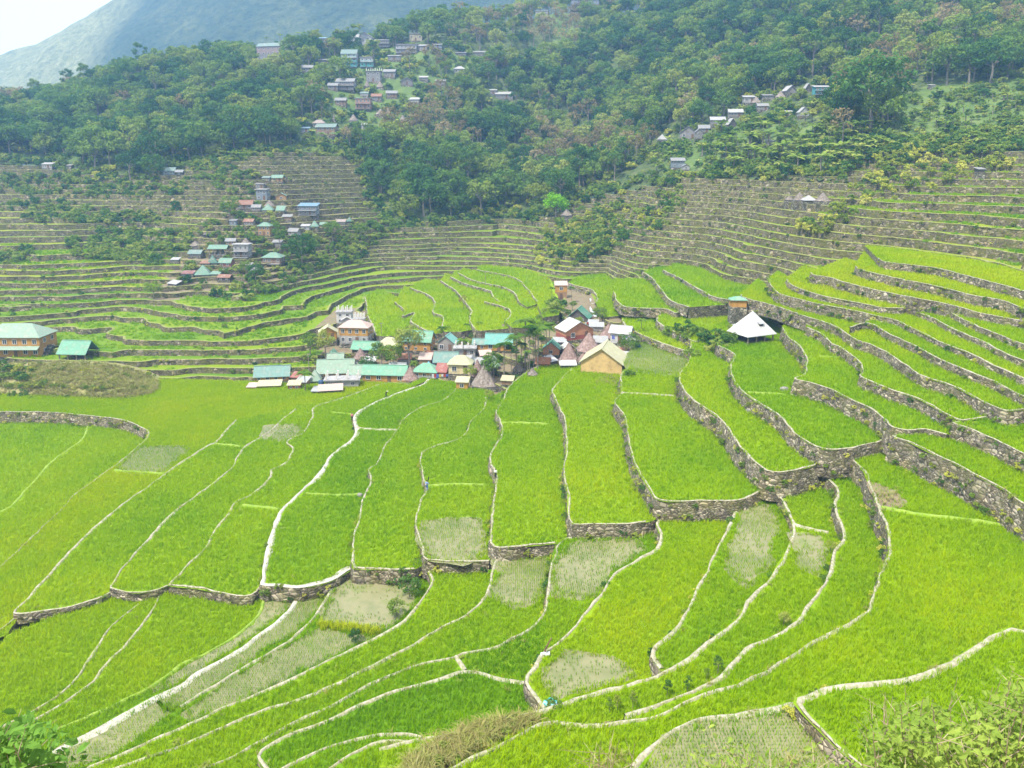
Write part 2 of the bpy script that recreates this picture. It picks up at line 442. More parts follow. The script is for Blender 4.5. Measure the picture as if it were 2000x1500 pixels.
field(L['L13'], P("1540,600 1600,630 1625,650 1650,671 1678,690 1700,706 1706,727 1700,736 1726,744 1770,762 1812,777 1846,795 1868,809 1880,824"), 16.3, 4.0, .50, "bush-grown stone wall stepping down right of the round paddy")
field(L['L14'], P("1600,600 1650,620 1690,650 1720,668 1757,686 1790,708 1827,732 1880,750 1922,771 1950,786 1985,797 2250,780"), 18.3, 3.0, .56, "grey stone wall, first above the bush-grown wall on the right")
field(L['L15'], P("1480,545 1535,585 1600,602 1660,615 1715,626 1757,647 1810,672 1855,696 1897,714 1950,735 2020,770 2250,880"), 20.3, 3.0, .62, "long grey wall sweeping from the small ochre shed to the right edge")
field(L['L16'], P("1740,615 1764,620 1810,641 1862,666 1915,687 1967,711 2020,736 2250,850"), 21.8, 2.2, .52, "low wall splitting off beside a flat stone on the right hillside")
field(L['L17'], P("1520,530 1560,555 1590,570 1640,578 1700,592 1740,598 1790,604 1841,615 1880,636 1932,657 1985,685 2020,700 2250,790"), 23.0, 3.4, .66, "long pale-edged wall above the small ochre shed running right")
field(L['L18'], P("1840,600 1885,612 1917,628 1967,648 2020,670 2250,745"), 24.2, 2.2, .55, "short low wall second from the top of the slanting right-hand paddies")
field(L['L19'], P("1870,585 1912,600 1990,620 2250,660"), 25.4, 2.2, .58, "topmost short wall of the slanting right-hand paddies at the frame edge")
field(L['L21'], P("1570,520 1620,535 1660,546 1730,562 1800,578 1830,588"), 24.5, 2.4, .72, "wall of the narrow yellow-green wedge terrace on the right slope")
field(L['L22'], P("1650,505 1700,522 1775,538 1845,552 1915,570 1985,584 2020,596 2250,650"), 27.0, 3.6, .76, "straight grey wall under a long yellow terrace on the right slope")
field(L['L23'], P("1690,490 1750,505 1845,518 1915,535 2020,562 2250,615"), 29.2, 3.2, .70, "tall brownish wall with green bushes on the right slope")
field(L['L24'], P("1690,480 1760,488 1850,500 1920,512 2020,535 2250,590"), 31.2, 3.0, .70, "uppermost traced grey wall of the right slope with pale grass top")
# lower fan
field([(-220, 1330), (-40, 1255), (0, 1232), (40, 1199)], P("210,1165 285,1170 255,1206 210,1251 185,1286 160,1325 130,1353 70,1390 -150,1490"), -2.2, .5, .54, None)
field(L['B2'], P("330,1150 308,1199 290,1220 255,1258 216,1297 190,1332 150,1363 60,1415 -100,1500"), -2.05, .6, .58, "grassy pale ridge at lower left, left one of a close pair", 'cap', .4)
field(L['B3'], P("530,1150 514,1202 493,1223 430,1265 360,1300 305,1339 255,1363 215,1385 150,1415 -40,1500"), -1.92, .6, .55, "grassy pale ridge at lower left, right one of a close pair", 'cap', .4)
field(L['B4'], P("560,1140 590,1157 570,1195 514,1241 447,1286 395,1314 360,1339 300,1362 250,1392 180,1436 110,1475 -50,1560"), -1.75, .6, .40, "green edged bund along the narrow seedling strip left of the footpath", 'green_bund', .4)
field(L['B5'], P("660,1110 655,1150 630,1188 605,1223 570,1255 517,1286 465,1318 412,1349 360,1385 330,1430 200,1490 30,1580"), -1.55, .6, .36, "wall carrying the white concrete footpath down to the lower left corner", 'path', .72)
field(L['B6'], P("830,1095 850,1136 835,1171 814,1199 789,1220 747,1244 695,1269 570,1332 500,1360 430,1388 360,1430 190,1500"), -1.0, .8, .34, "pale bund left of the flooded seedling plot with yellow plants", 'cap', .45)
field(L['B7'], P("960,1085 985,1095 975,1120 968,1139 954,1171 926,1199 870,1227 817,1262 765,1286 712,1311 640,1346 570,1374 500,1398 430,1426 290,1482 100,1565"), 0.4, 1.0, .50, "long curving bund right of the flooded seedling plot", 'cap', .45)
field(L['B8'], P("1110,1040 1100,1066 1090,1097 1084,1132 1082,1171 1071,1202 1045,1227 1010,1248 975,1265 912,1282 852,1298 800,1310 747,1332 695,1360 552,1430 465,1478 300,1555"), 1.9, 1.4, .50, "long curving bund below the pale plot under the white-shirted person's wall")
field(L['B9'], P("1290,1005 1303,1048 1292,1073 1257,1094 1211,1122 1187,1157 1166,1188 1145,1213 1110,1248 1080,1269 1064,1288 1056,1304 1045,1330 1021,1342 930,1320 860,1335 755,1366 630,1415 510,1475 520,1560"), 3.5, 1.7, .44, "brown-topped curving bund running down to the bottom left")
field(L['B10'], P("1040,1360 1045,1395 965,1412 895,1430 830,1445 720,1445 650,1462 560,1505 480,1570"), 4.0, 1.0, .30, "pale bund below the dark green plot at the bottom", 'cap', .5)
field(L['B11'], P("1440,985 1448,1008 1433,1038 1415,1069 1397,1108 1383,1132 1364,1164 1354,1192 1327,1230 1287,1272 1290,1300 1300,1318 1280,1330 1210,1350 1140,1368 1084,1385 1040,1395"), 5.0, 1.9, .60, "looping bund that ends beside the crooked dark pole", 'cap', .5)
field(L['B12'], P("1490,930 1530,930 1540,979 1555,1010 1560,1031 1550,1069 1529,1104 1508,1139 1469,1178 1452,1206 1415,1234 1380,1262 1345,1290 1300,1320"), 6.1, 1.6, .46, "bund ending in a small hook among the lower right paddies", 'cap', .5)
field(L['B13'], P("1620,905 1640,944 1650,965 1643,982 1648,1010 1660,1041 1655,1062 1643,1076 1636,1104 1627,1129 1613,1160 1588,1188 1555,1220 1520,1244 1467,1269 1443,1293 1415,1321 1380,1350 1300,1385 1220,1405 1060,1425 960,1462 850,1500 740,1500"), 7.2, 1.6, .54, "long bund sweeping down past the teal bag", 'cap', .5)
field(L['B14'], P("1680,875 1700,926 1710,947 1720,972 1730,996 1740,1017 1750,1052 1746,1083 1730,1115 1725,1150 1710,1181 1702,1200 1660,1225 1607,1255 1555,1287 1450,1345 1345,1385 1290,1410 1225,1420"), 8.6, 1.8, .52, "long bund with small dark shrubs on its lower stretch", 'cap', .5)
field(L['B15'], P("1765,840 1800,870 1880,908 1935,938 2030,992 2280,1120 2300,1300 2000,1245 1972,1236 1900,1275 1800,1325 1640,1352 1565,1372 1460,1400 1360,1420 1325,1440 1260,1490 1215,1570"), 11.3, 3.0, .57, "high curving wall and long bund bounding the large bottom-right paddy")
field(L['B16'], P("2300,1600 1800,1620"), 13.3, 2.0, .52, "stone bund across the bottom right corner behind the leafy shrub", 'cap', .6)
field(L['B17'], P("1590,1410 1620,1440 1690,1500 1760,1600"), 12.0, 1.2, .40, "broad pale bund round the striped seedling plot at the bottom", 'cap', .6)
field(L['B18'], P("830,1460 760,1520 600,1580"), 4.7, .8, .34, "pale weedy bund at the bottom left of the dry grass hump", 'cap', .45)
field(L['B19'], P("850,1470 800,1560 700,1600"), 5.2, .8, .42, "short pale bund round the small dark green plot at the bottom edge", 'cap', .45)
field(L['R1'], P("1940,826 1955,840 2020,880 2280,1000"), 15.5, 4.4, .50, "tall grey wall crossing the right edge above the bare earth patch")
field(L['R2'], P("1890,805 2000,792 2260,785"), 18.0, 3.4, .48, "weedy grey wall above the tall right-edge wall")
# behind the village
field(L['C1'], P("740,565 795,590 815,608 830,612 835,648 800,656 745,657"), 3.4, 1.5, .62, "pale curved wall of the paddy directly behind the white houses", 'cap', .5)
field(L['C2'], P("790,560 830,562 865,576 875,590 872,611 890,618 880,650 845,652"), 4.2, 2.2, .66, "notched stone wall second behind the village from the white houses", 'cap', .5)
field(L['C3'], P("830,545 870,550 895,566 925,583 945,604 945,640 900,648 868,648"), 5.0, 2.2, .60, "wavy wall third from the left behind the village", 'cap', .5)
field(L['C5'], P("870,535 930,550 985,565 1005,585 1025,615 1010,640 940,646"), 5.9, 2.4, .66, "wavy wall with a shaggy bush behind the village", 'cap', .5)
field(L['C6'], P("890,530 950,545 1000,560 1015,585"), 6.9, 2.0, .58, "short wall with pale edge left of the tower house", 'cap', .5)
field(L['C7'], P("990,575 1030,575 1070,600 1080,625 1050,640 1000,640"), 6.7, 2.0, .62, "short hooked wall behind the palm cluster", 'cap', .5)
field(L['C8'], P("905,525 960,535 1040,555 1060,590 1030,600"), 7.6, 2.0, .58, "upper short wall left of the tower house", 'cap', .5)
field(L['C9'], P("940,518 1020,525 1075,545 1090,580 1092,615 1060,620"), 8.2, 2.2, .60, "top wavy wall left of the tower house", 'cap', .5)
field(L['C10'], P("1130,540 1180,535 1215,560 1240,595 1225,615 1180,620"), 8.6, 2.0, .56, "small curved wall right of the tower house", 'cap', .5)
field(L['C12'], P("1200,545 1260,545 1300,580 1340,600"), 12.4, 2.4, .54, "stepped wall round the small square paddy right of the tower house", 'cap', .5)
field(L['C13'], P("1290,520 1340,530 1400,565 1460,575 1465,592"), 14.6, 2.6, .45, "dark stone wall above the small square paddy", 'cap', .5)
field(L['C14'], P("1320,515 1370,525 1420,550 1490,565"), 16.0, 2.4, .50, "dark stone wall left of the small ochre shed", 'cap', .5)
field(L['C15'], P("1310,590 1380,592 1470,590 1540,640 1480,665 1420,670"), 10.8, 3.2, .62, "bulging stone wall with bushes left of the white-roofed pavilion", 'cap', .5)
field(P("1214,625 1225,640 1285,668 1345,688"), P("1215,600 1260,606 1310,612 1310,640 1360,672"), 8.9, 2.0, .64, "low stone wall right of the white house with blue windows", 'cap', .5)

def catmull(pts, step):
    """3-D polyline smoothed and resampled"""
    p = [np.array(q, float) for q in pts]
    if len(p) < 3:
        out = []
        for a, b in zip(p[:-1], p[1:]):
            n = max(1, int(np.linalg.norm(b - a) / step))
            out += [a + (b - a) * k / n for k in range(n)]
        return out + [p[-1]]
    out = []
    for i in range(len(p) - 1):
        p0 = p[i - 1] if i else 2 * p[0] - p[1]
        p1, p2 = p[i], p[i + 1]
        p3 = p[i + 2] if i + 2 < len(p) else 2 * p[-1] - p[-2]
        l = np.linalg.norm(p2 - p1)
        n = max(1, min(60, int(round(l / step))))
        t0 = 0.0
        d1 = max(np.linalg.norm(p1 - p0), 1e-4) ** .5; d2 = max(l, 1e-4) ** .5; d3 = max(np.linalg.norm(p3 - p2), 1e-4) ** .5
        m1 = (p1 - p0) / d1 - (p2 - p0) / (d1 + d2) + (p2 - p1) / d2
        m2 = (p2 - p1) / d2 - (p3 - p1) / (d2 + d3) + (p3 - p2) / d3
        m1 *= d2; m2 *= d2
        for k in range(n):
            t = k / n
            out.append((2*t**3-3*t*t+1)*p1 + (t**3-2*t*t+t)*m1 + (-2*t**3+3*t*t)*p2 + (t**3-t*t)*m2)
    out.append(p[-1])
    return out

def wall_meshes(name, line, inward, z, drop, cap, capw, stone, jit=0.13, batter=0.20, caph=0.12, step_rows=3):
    """stone face below a crest polyline and its coping strip; line = list of xy, inward = list of unit normals to the upper side"""
    n = len(line)
    fv, ff, cv, cf = [], [], [], []
    rows = step_rows
    for i in range(n):
        x, y = line[i][0], line[i][1]
        nx, ny = inward[i]
        j = jit * float(vnoise(x + 31, y, 1.3)) + jit * 1.6 * float(vnoise(x, y + 77, 5.0))
        hz = 0.5 * caph * float(vnoise(x, y, 1.7))
        px, py = x + nx * j, y + ny * j
        cw = capw * max(.35, 1 + 0.45 * float(vnoise(x, y, 2.2)) + .45 * float(vnoise(x + 5, y, 6)))
        for k in range(rows + 1):
            t = k / rows
            jj = 0 if k == 0 else jit * 1.1 * float(vnoise(x * 1.0 + k * 13.1, y + k * 7.7, 0.9))
            o = batter * drop * t - jj
            fv.append((px - nx * o, py - ny * o, z + (caph + hz) * (1 - t) - drop * t))
        cv += [(px - nx * 0.03, py - ny * 0.03, z + caph + hz - 0.02), (px + nx * cw * .2, py + ny * cw * .2, z + caph + hz + .05),
               (px + nx * cw * .75, py + ny * cw * .75, z + caph + hz * .6 + .02), (px + nx * cw, py + ny * cw, z - .05)]
        if i:
            b0, b1 = (i - 1) * (rows + 1), i * (rows + 1)
            for k in range(rows):
                ff.append((b0 + k, b0 + k + 1, b1 + k + 1, b1 + k))
            c0, c1 = (i - 1) * 4, i * 4
            for k in range(3):
                cf.append((c0 + k, c1 + k, c1 + k + 1, c0 + k + 1))
    return mesh("dry_stone", fv, ff, [stone]), mesh("coping", cv, cf, [cap], None, True)

def skirt(me, poly, z, depth, skip):
    """plain stone face under the rest of the outline, so that no plot hangs in the air"""
    bm = bmesh.new(); bm.from_mesh(me)
    n = len(poly)
    for i in range(skip - 1, n):
        a, b = poly[i], poly[(i + 1) % n]
        vs = [bm.verts.new((p[0], p[1], h)) for p, h in ((a, z + .02), (b, z + .02), (b, z - depth), (a, z - depth))]
        bm.faces.new(vs)
    bm.to_mesh(me); bm.free()

def normals_left(line):
    out = []
    n = len(line)
    for i in range(n):
        a = line[max(i - 1, 0)]; b = line[min(i + 1, n - 1)]
        dx, dy = b[0] - a[0], b[1] - a[1]
        l = math.hypot(dx, dy) or 1
        out.append((-dy / l, dx / l))
    return out

rice_pts = []            # x, y, z, tint, scale
weed_pts = []            # small plants on the stone faces
FPOLY = []               # world polygons for the macro terrain
for fd in FIELDS:
    z = fd['z']
    c3 = [at_z(u, v, z) for u, v in fd['crest']]
    crest = catmull(c3, 0.8)
    back = [at_z(u, v, z) for u, v in fd['back']]
    poly = [(p[0], p[1]) for p in crest] + [(p[0], p[1]) for p in rv(back)]
    area = sum(poly[i][0] * poly[(i + 1) % len(poly)][1] - poly[(i + 1) % len(poly)][0] * poly[i][1] for i in range(len(poly)))
    sgn = 1 if area > 0 else -1
    fd['world'] = poly
    fd['line'] = np.array([(p[0], p[1]) for p in crest])
    FPOLY.append((poly, z))
    tris = tessellate_polygon([[Vector((p[0], p[1], 0)) for p in poly]])
    me = mesh("paddy_field", [(p[0], p[1], z) for p in poly], [tuple(t) for t in tris], [M['field']])
    bm = bmesh.new(); bm.from_mesh(me)
    for f in bm.faces:
        if f.normal.z < 0: f.normal_flip()
    bm.to_mesh(me); bm.free()
    at = me.attributes.new('tint', 'FLOAT', 'POINT')
    at.data.foreach_set('value', [fd['tint']] * len(me.vertices))
    tag(link("paddy_field", me), kind='structure')
    if fd['drop'] > 0.3:
        nl = [(a * sgn, b * sgn) for a, b in normals_left(crest)]
        wm, cm = wall_meshes("terrace_wall", crest, nl, z, fd['drop'], M[fd['cap']], fd['capw'], M['stone'])
        skirt(wm, poly, z, fd['drop'] + 1.0, len(crest))
        wo = link("terrace_wall", wm)
        fd['wall'] = wo
        lab = fd['desc'] or {-4.5: "stone face at the left edge under the broad paddy", -5.3: "short dark stone step at the left edge below the yellow-green paddy", -3.1: "low stone edge of the lowest paddy at the left"}.get(z, "low stone edge of the lowest paddy at the left")
        tag(wo, lab, 'wall', 'dry stone terrace walls', 'thing')
        link("coping", cm, wo)
        for i in range(0, len(crest) - 1):
            if fd['drop'] > 1.3 and rng.random() < .85 * fd['drop'] / 3:
                t = rng.random() ** .6 * .92
                o = 0.20 * fd['drop'] * t + .02
                weed_pts.append((crest[i][0] - nl[i][0] * o, crest[i][1] - nl[i][1] * o, z - fd['drop'] * t, rng.random(), .5 + rng.random() * .8))

# low grassy ridges across the plots
def zz(k): return 9.5 + (k - 9.5) * .82 if k > 9.5 else k
BUNDS = [("835,950 870,947 945,948", 1.8, "thin grassy ridge crossing the paddy beside the person in light blue"), ("598,965 650,968 704,967", 0.0, "thin grassy ridge crossing the paddy just right of the white footpath"),
         ("978,826 1030,827 1070,829", 3.4, "thin grassy ridge crossing the paddy below the palm cluster"), ("1214,768 1260,770 1316,774", 7.5, "pale ridge crossing the wide paddy under the seedling bed"),
         ("650,806 670,808 690,810", -0.8, "short ridge joining the footpath bend to the left"), ("224,920 270,923 322,926", -2.2, "thin ridge below the faded seedling patch at the left"), ("420,868 445,870 470,873", -1.6, "short ridge crossing the second slanting paddy from the left"),
         ("474,988 510,991 545,996", -0.8, "thin ridge crossing the paddy left of the white footpath, lower one"), ("1722,993 1800,1006 1900,1018 2010,1034", 11.3, "long thin ridge crossing the large right-hand paddy below the bare earth"),
         ("1548,1026 1580,1034 1618,1042", 7.2, "stony ridge between the brown plot and the bright seedling plot"), ("1600,697 1640,699 1678,703", 16.3, "thin ridge crossing the paddy right of the round one"), ("1460,768 1495,769 1528,772", 13.2, "ridge at the near side of the round paddy before the pavilion"),
         ("693,836 740,840 776,841", 0.0, "faint ridge crossing the pale paddy right of the footpath bend"), ("891,1284 899,1297 909,1312", 3.5, "short pale ridge linking two long bunds at the bottom centre"), ("740,1285 700,1300", 0.0, None)]
BUND_LINES = []
for s_, z_, lb in BUNDS:
    z_ = zz(z_)
    if lb is None: continue
    ln_ = catmull([at_z(u, v, z_) for u, v in P(s_)], .6)
    nl = normals_left(ln_)
    v_, f_ = [], []
    for i, p in enumerate(ln_):
        j = .06 * float(vnoise(p[0], p[1], 1.1)); hh_ = .24 + .1 * float(vnoise(p[0], p[1] + 9, .9))
        for o_, h_ in ((-.24, -.1), (-.12, hh_), (.12, hh_), (.24, -.1)):
            v_.append((p[0] + nl[i][0] * (o_ + j), p[1] + nl[i][1] * (o_ + j), z_ + h_))
        if i:
            for k in range(3): f_.append(((i - 1) * 4 + k, i * 4 + k, i * 4 + k + 1, (i - 1) * 4 + k + 1))
    o_ = link("ridge", mesh("ridge", v_, f_, [M['cap' if 'pale' in lb or 'stony' in lb else 'green_bund']], None, True))
    tag(o_, lb, 'ridge', 'low ridges across the paddies', 'thing')
    BUND_LINES.append((z_, np.array([(p[0], p[1]) for p in ln_])))
# ------------------------------------------------------------------ the valley's large shape : a thin-plate surface through sight-line points
CTRL = """2000,300,225 2000,400,188 2000,450,168 2000,512,146 2000,200,265 2000,100,315 2000,0,375
1700,500,168 1700,450,186 1700,400,206 1700,340,232 1700,300,250 1700,200,300 1700,100,360 1700,0,420
1850,512,158 1850,450,177 1850,400,197 1850,300,236
1550,520,178 1550,460,205 1550,400,228 1550,340,252 1550,250,295 1550,150,350
1400,340,285 1400,430,258 1400,520,216 1400,300,300 1400,250,330 1400,150,400 1400,50,470 1400,0,500
1300,560,216 1300,500,245
1210,640,186 1200,600,205 1200,550,242 1200,480,268 1200,420,300 1200,370,325 1100,400,325 1080,380,350 1100,300,400 1100,200,450 1100,100,500 1100,20,540
950,640,206 950,560,256 950,500,296 950,430,335 900,400,338 900,300,382 900,200,425 900,100,470 900,45,510
700,640,206 700,560,258 700,500,290 700,430,312 700,350,348 700,300,362 700,200,402 700,135,440 700,110,475
540,745,170 650,760,163 740,742,169 830,735,171 945,752,163 1000,735,164 1075,700,166 1180,715,158 1250,680,166 950,660,192 800,665,195 700,660,199 1080,650,184 1150,650,178
500,640,200 500,560,240 500,500,265 500,430,288 500,350,325 520,300,345 500,200,400 500,120,450
330,690,183 300,640,202 300,560,235 300,430,298 300,500,264 300,300,350 300,205,410 300,138,465
100,640,205 100,560,235 100,500,264 100,430,297 100,300,350 100,225,415 100,202,440 20,222,440
-200,640,205 -200,560,237 -200,430,300 -200,300,352 -200,230,425 -200,212,450
2300,400,180 2300,200,255 2300,0,350"""
cp = [at_d(*[float(q) for q in t.split(',')]) for t in CTRL.split()]
cp += [(-330, 560, 70), (-180, 570, 78), (-60, 590, 100), (60, 610, 125), (220, 620, 175), (400, 520, 210), (-200, 140, -8), (0, 120, -6), (90, 90, 8)]
cp = np.array(cp, float)
def tps(r2):
    return np.where(r2 > 0, r2 * np.log(np.maximum(r2, 1e-9)) * .5, 0)
nc = len(cp)
S_ = 100.0
cx = cp[:, :2] / S_
K = tps(((cx[:, None] - cx[None]) ** 2).sum(-1)) + np.eye(nc) * 0.004
Pm = np.hstack([np.ones((nc, 1)), cx])
A = np.block([[K, Pm], [Pm.T, np.zeros((3, 3))]])
sol = np.linalg.solve(A, np.concatenate([cp[:, 2], np.zeros(3)]))
def macro(x, y):
    x = np.asarray(x, float); y = np.asarray(y, float)
    sh = x.shape
    q = np.stack([x.ravel(), y.ravel()], 1) / S_
    out = np.zeros(len(q))
    for i in range(0, len(q), 20000):
        b = q[i:i + 20000]
        out[i:i + 20000] = tps(((b[:, None] - cx[None]) ** 2).sum(-1)) @ sol[:nc] + sol[nc] + b @ sol[nc + 1:]
    out = out.reshape(sh)
    far = np.clip((y - 190) / 100, 0, 1)
    rough = 1.5 * vnoise(x, y, 34) + 1.0 * vnoise(x + 50, y - 20, 14) + .35 * vnoise(x, y, 6)
    rough = rough + far * (2.2 * vnoise(x + 9, y + 5, 55)) + np.clip((y - 330) / 60, 0, 1) * (4 * vnoise(x, y, 45) + 2 * vnoise(x, y, 20))
    return out + rough

GX0, GX1, GY0, GY1, GS = -460.0, 520.0, 60.0, 660.0, 2.0
gx = np.arange(GX0, GX1 + .1, GS); gy = np.arange(GY0, GY1 + .1, GS)
GXX, GYY = np.meshgrid(gx, gy, indexing='ij')
H = macro(GXX, GYY)
infield = np.zeros(H.shape, bool)
for poly, z in FPOLY:
    xs = [p[0] for p in poly]; ys = [p[1] for p in poly]
    i0, i1 = max(int((min(xs) - GX0) / GS) - 1, 0), min(int((max(xs) - GX0) / GS) + 2, len(gx))
    j0, j1 = max(int((min(ys) - GY0) / GS) - 1, 0), min(int((max(ys) - GY0) / GS) + 2, len(gy))
    if i1 <= i0 or j1 <= j0: continue
    ins = pip(GXX[i0:i1, j0:j1], GYY[i0:i1, j0:j1], poly)
    sub = H[i0:i1, j0:j1]
    sub[ins] = np.minimum(sub[ins], z - 0.6)
    infield[i0:i1, j0:j1] |= ins
# no cliffs behind or before the traced plots : ease the ground toward them
near_ = infield.copy()
for _ in range(9):
    n2 = near_.copy(); n2[1:] |= near_[:-1]; n2[:-1] |= near_[1:]; n2[:, 1:] |= near_[:, :-1]; n2[:, :-1] |= near_[:, 1:]; near_ = n2
soft = near_ & ~infield & (GYY > 150)
for _ in range(40):
    Hs = H.copy(); Hs[1:-1, 1:-1] = (H[2:, 1:-1] + H[:-2, 1:-1] + H[1:-1, 2:] + H[1:-1, :-2]) / 4
    H[soft] = Hs[soft]
NEAR_Y = 112.0

def bil(arr, x, y):
    fx = np.clip((np.asarray(x, float) - GX0) / GS, 0, len(gx) - 1.001); fy = np.clip((np.asarray(y, float) - GY0) / GS, 0, len(gy) - 1.001)
    i = fx.astype(int); j = fy.astype(int); a = fx - i; b = fy - j
    return (arr[i, j] * (1 - a) + arr[i + 1, j] * a) * (1 - b) + (arr[i, j + 1] * (1 - a) + arr[i + 1, j + 1] * a) * b

# which part is terraced and which is wooded, told by where it is seen
T_LINE = P("-900,270 -300,285 0,312 90,318 200,345 330,335 420,318 520,296 640,292 705,312 722,385 760,440 880,432 1040,418 1070,412 1140,382 1200,368 1330,345 1500,338 1640,338 1690,300 1760,284 2000,286 2400,262 3200,250")
TERR_POLY = T_LINE + [(3200, 2600), (-900, 2600)]
U_, V_ = project_np(GXX, GYY, H)
TERR = pip(U_, V_, TERR_POLY) & (GYY < 400)
ZK = np.concatenate([np.arange(-12, 14.3, 1.25), 14.25 + 1.9 * np.arange(0, 110)])   # levels of the terraces: low steps in the valley, taller ones above
ZK = np.unique(np.round(ZK, 3))
def zlev(k): return float(ZK[int(min(max(k, 0), len(ZK) - 1))])
# quantised level function with small jogs between neighbouring plots
vor = rng.random((60, 2)) * np.array([560, 360]) + np.array([-280, 90])
joff = np.zeros(H.shape)
near_id = np.zeros(H.shape, int); best = np.full(H.shape, 1e18)
for k, (vx, vy) in enumerate(vor):
    d2 = (GXX - vx + 8 * vnoise(GXX, GYY, 25)) ** 2 + ((GYY - vy) * 1.6) ** 2
    m = d2 < best
    best[m] = d2[m]; near_id[m] = k
joff = (np.random.default_rng(3).random(60) * 0.9 - .45)[near_id]
LV = np.interp(H, ZK, np.arange(len(ZK))) + np.where(infield, 0, joff)
HT = np.where(TERR, ZK[np.clip(np.floor(LV).astype(int), 0, len(ZK) - 1)], H)

def ground(x, y):
    """height of the visible ground (terrace floor or slope) under a world point"""
    i = int(round((x - GX0) / GS)); j = int(round((y - GY0) / GS))
    i = min(max(i, 0), len(gx) - 1); j = min(max(j, 0), len(gy) - 1)
    z = float(HT[i, j]) if TERR[i, j] else float(bil(H, x, y))
    return z
def field_z(x, y):
    zs = [z for poly, z in FPOLY if pip(np.array([x]), np.array([y]), poly)[0]]
    return max(zs) if zs else -99
def hit(u, v, dmin=60.0, use_field=True):
    """first ground point met by the sight line"""
    r = ray(u, v)
    ds = np.arange(dmin, 640, 0.5)
    s = ds / r[1]
    x = r[0] * s; z = CAMZ + r[2] * s
    g = bil(H, x, ds)
    k = np.argmax(z < g)
    if not (z < g).any():            # just over the crest : the nearest point of the ridge
        k = int(np.argmin(np.where((ds > 300) & (ds < 535), z - g, 1e9)))
    p = (float(x[k]), float(ds[k]), float(min(g[k], z[k]) if (z < g).any() else z[k] - .2))
    if use_field:
        bestp = None
        for poly, fz in FPOLY:
            if r[2] < 0:
                q = at_z(u, v, fz)
                if q[1] < p[1] + 1 and (bestp is None or q[1] < bestp[1]) and pip(np.array([q[0]]), np.array([q[1]]), poly)[0]:
                    bestp = q
        if bestp: return bestp
    return p

# --- terraced ground : every grid triangle cut at the level lines; walls stand on the cuts
fl_v, fl_f, fl_t, fl_m = [], [], [], []
segs = {}
hid = np.random.default_rng(9).random((200, 64))
vis = (U_ > -260) & (U_ < 2260) & (GYY > 92)
def clip(poly, lo, hi):
    def half(pl, val, keep_above):
        out = []
        for a, b in zip(pl, pl[1:] + pl[:1]):
            ia = (a[2] >= val) if keep_above else (a[2] <= val); ib = (b[2] >= val) if keep_above else (b[2] <= val)
            if ia: out.append(a)
            if ia != ib:
                t = (val - a[2]) / (b[2] - a[2])
                out.append((a[0] + (b[0] - a[0]) * t, a[1] + (b[1] - a[1]) * t, val))
        return out
    return half(half(poly, lo, True), hi, False)
EARTH = [P("470,790 495,715 600,735 620,690 600,640 640,600 720,600 735,650 780,640 900,640 1000,625 1060,560 1110,540 1170,600 1280,650 1260,720 1240,745 1180,745 1060,720 960,770 880,770 740,750 620,800"),
         P("270,600 400,440 440,350 520,330 580,360 640,400 720,440 700,480 560,560 400,570"), P("1380,560 1480,570 1540,640 1540,680 1420,680 1400,630")]
FALLOW = P("-100,300 420,300 460,430 330,560 -100,560")
ni, nj = len(gx), len(gy)
for i in range(ni - 1):
    for j in range(nj - 1):
        if not (TERR[i, j] and vis[i, j]): continue
        q = [(gx[i], gy[j], LV[i, j]), (gx[i + 1], gy[j], LV[i + 1, j]), (gx[i + 1], gy[j + 1], LV[i + 1, j + 1]), (gx[i], gy[j + 1], LV[i, j + 1])]
        u0, v0 = U_[i, j], V_[i, j]
        sector = near_id[i, j]
        for tri in ((q[0], q[1], q[2]), (q[0], q[2], q[3])):
            hs = [p[2] for p in tri]
            k0, k1 = math.floor(min(hs)), math.floor(max(hs))
            for k in range(k0, k1 + 1):
                pl = list(tri) if k0 == k1 else clip(list(tri), k, k + 1)
                if len(pl) < 3: continue
                b = len(fl_v)
                fl_v += [(p[0], p[1], zlev(k)) for p in pl]
                fl_f.append(tuple(range(b, b + len(pl))))
                r0 = hid[k % 200, sector % 64]
                fl_t += [(u0, v0, r0)] * len(pl)
            if k1 > k0:
                for k in range(k0 + 1, k1 + 1):
                    pts = []
                    for a, bb in ((0, 1), (1, 2), (2, 0)):
                        ha, hb = hs[a], hs[bb]
                        if (ha >= k) != (hb >= k):
                            t = (k - ha) / (hb - ha)
                            pts.append((tri[a][0] + (tri[bb][0] - tri[a][0]) * t, tri[a][1] + (tri[bb][1] - tri[a][1]) * t))
                    if len(pts) == 2:
                        # put the higher side on the left
                        hi = max(range(3), key=lambda n_: hs[n_])
                        (ax, ay), (bx, by) = pts
                        if (bx - ax) * (tri[hi][1] - ay) - (by - ay) * (tri[hi][0] - ax) < 0:
                            pts.reverse()
                        segs.setdefault(k, []).append((pts[0], pts[1]))
ft = np.array(fl_t)
earth = np.zeros(len(ft), bool)
for e in EARTH: earth |= pip(ft[:, 0], ft[:, 1], e)
fal = pip(ft[:, 0], ft[:, 1], FALLOW)
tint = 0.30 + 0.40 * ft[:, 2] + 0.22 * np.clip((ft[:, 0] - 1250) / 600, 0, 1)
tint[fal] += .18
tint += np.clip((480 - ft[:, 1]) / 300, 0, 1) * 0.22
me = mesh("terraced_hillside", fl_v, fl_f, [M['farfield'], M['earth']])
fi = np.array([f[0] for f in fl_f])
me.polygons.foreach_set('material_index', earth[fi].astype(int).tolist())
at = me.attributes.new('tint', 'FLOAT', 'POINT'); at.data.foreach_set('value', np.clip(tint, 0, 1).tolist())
tag(link("terraced_hillside", me), kind='structure')

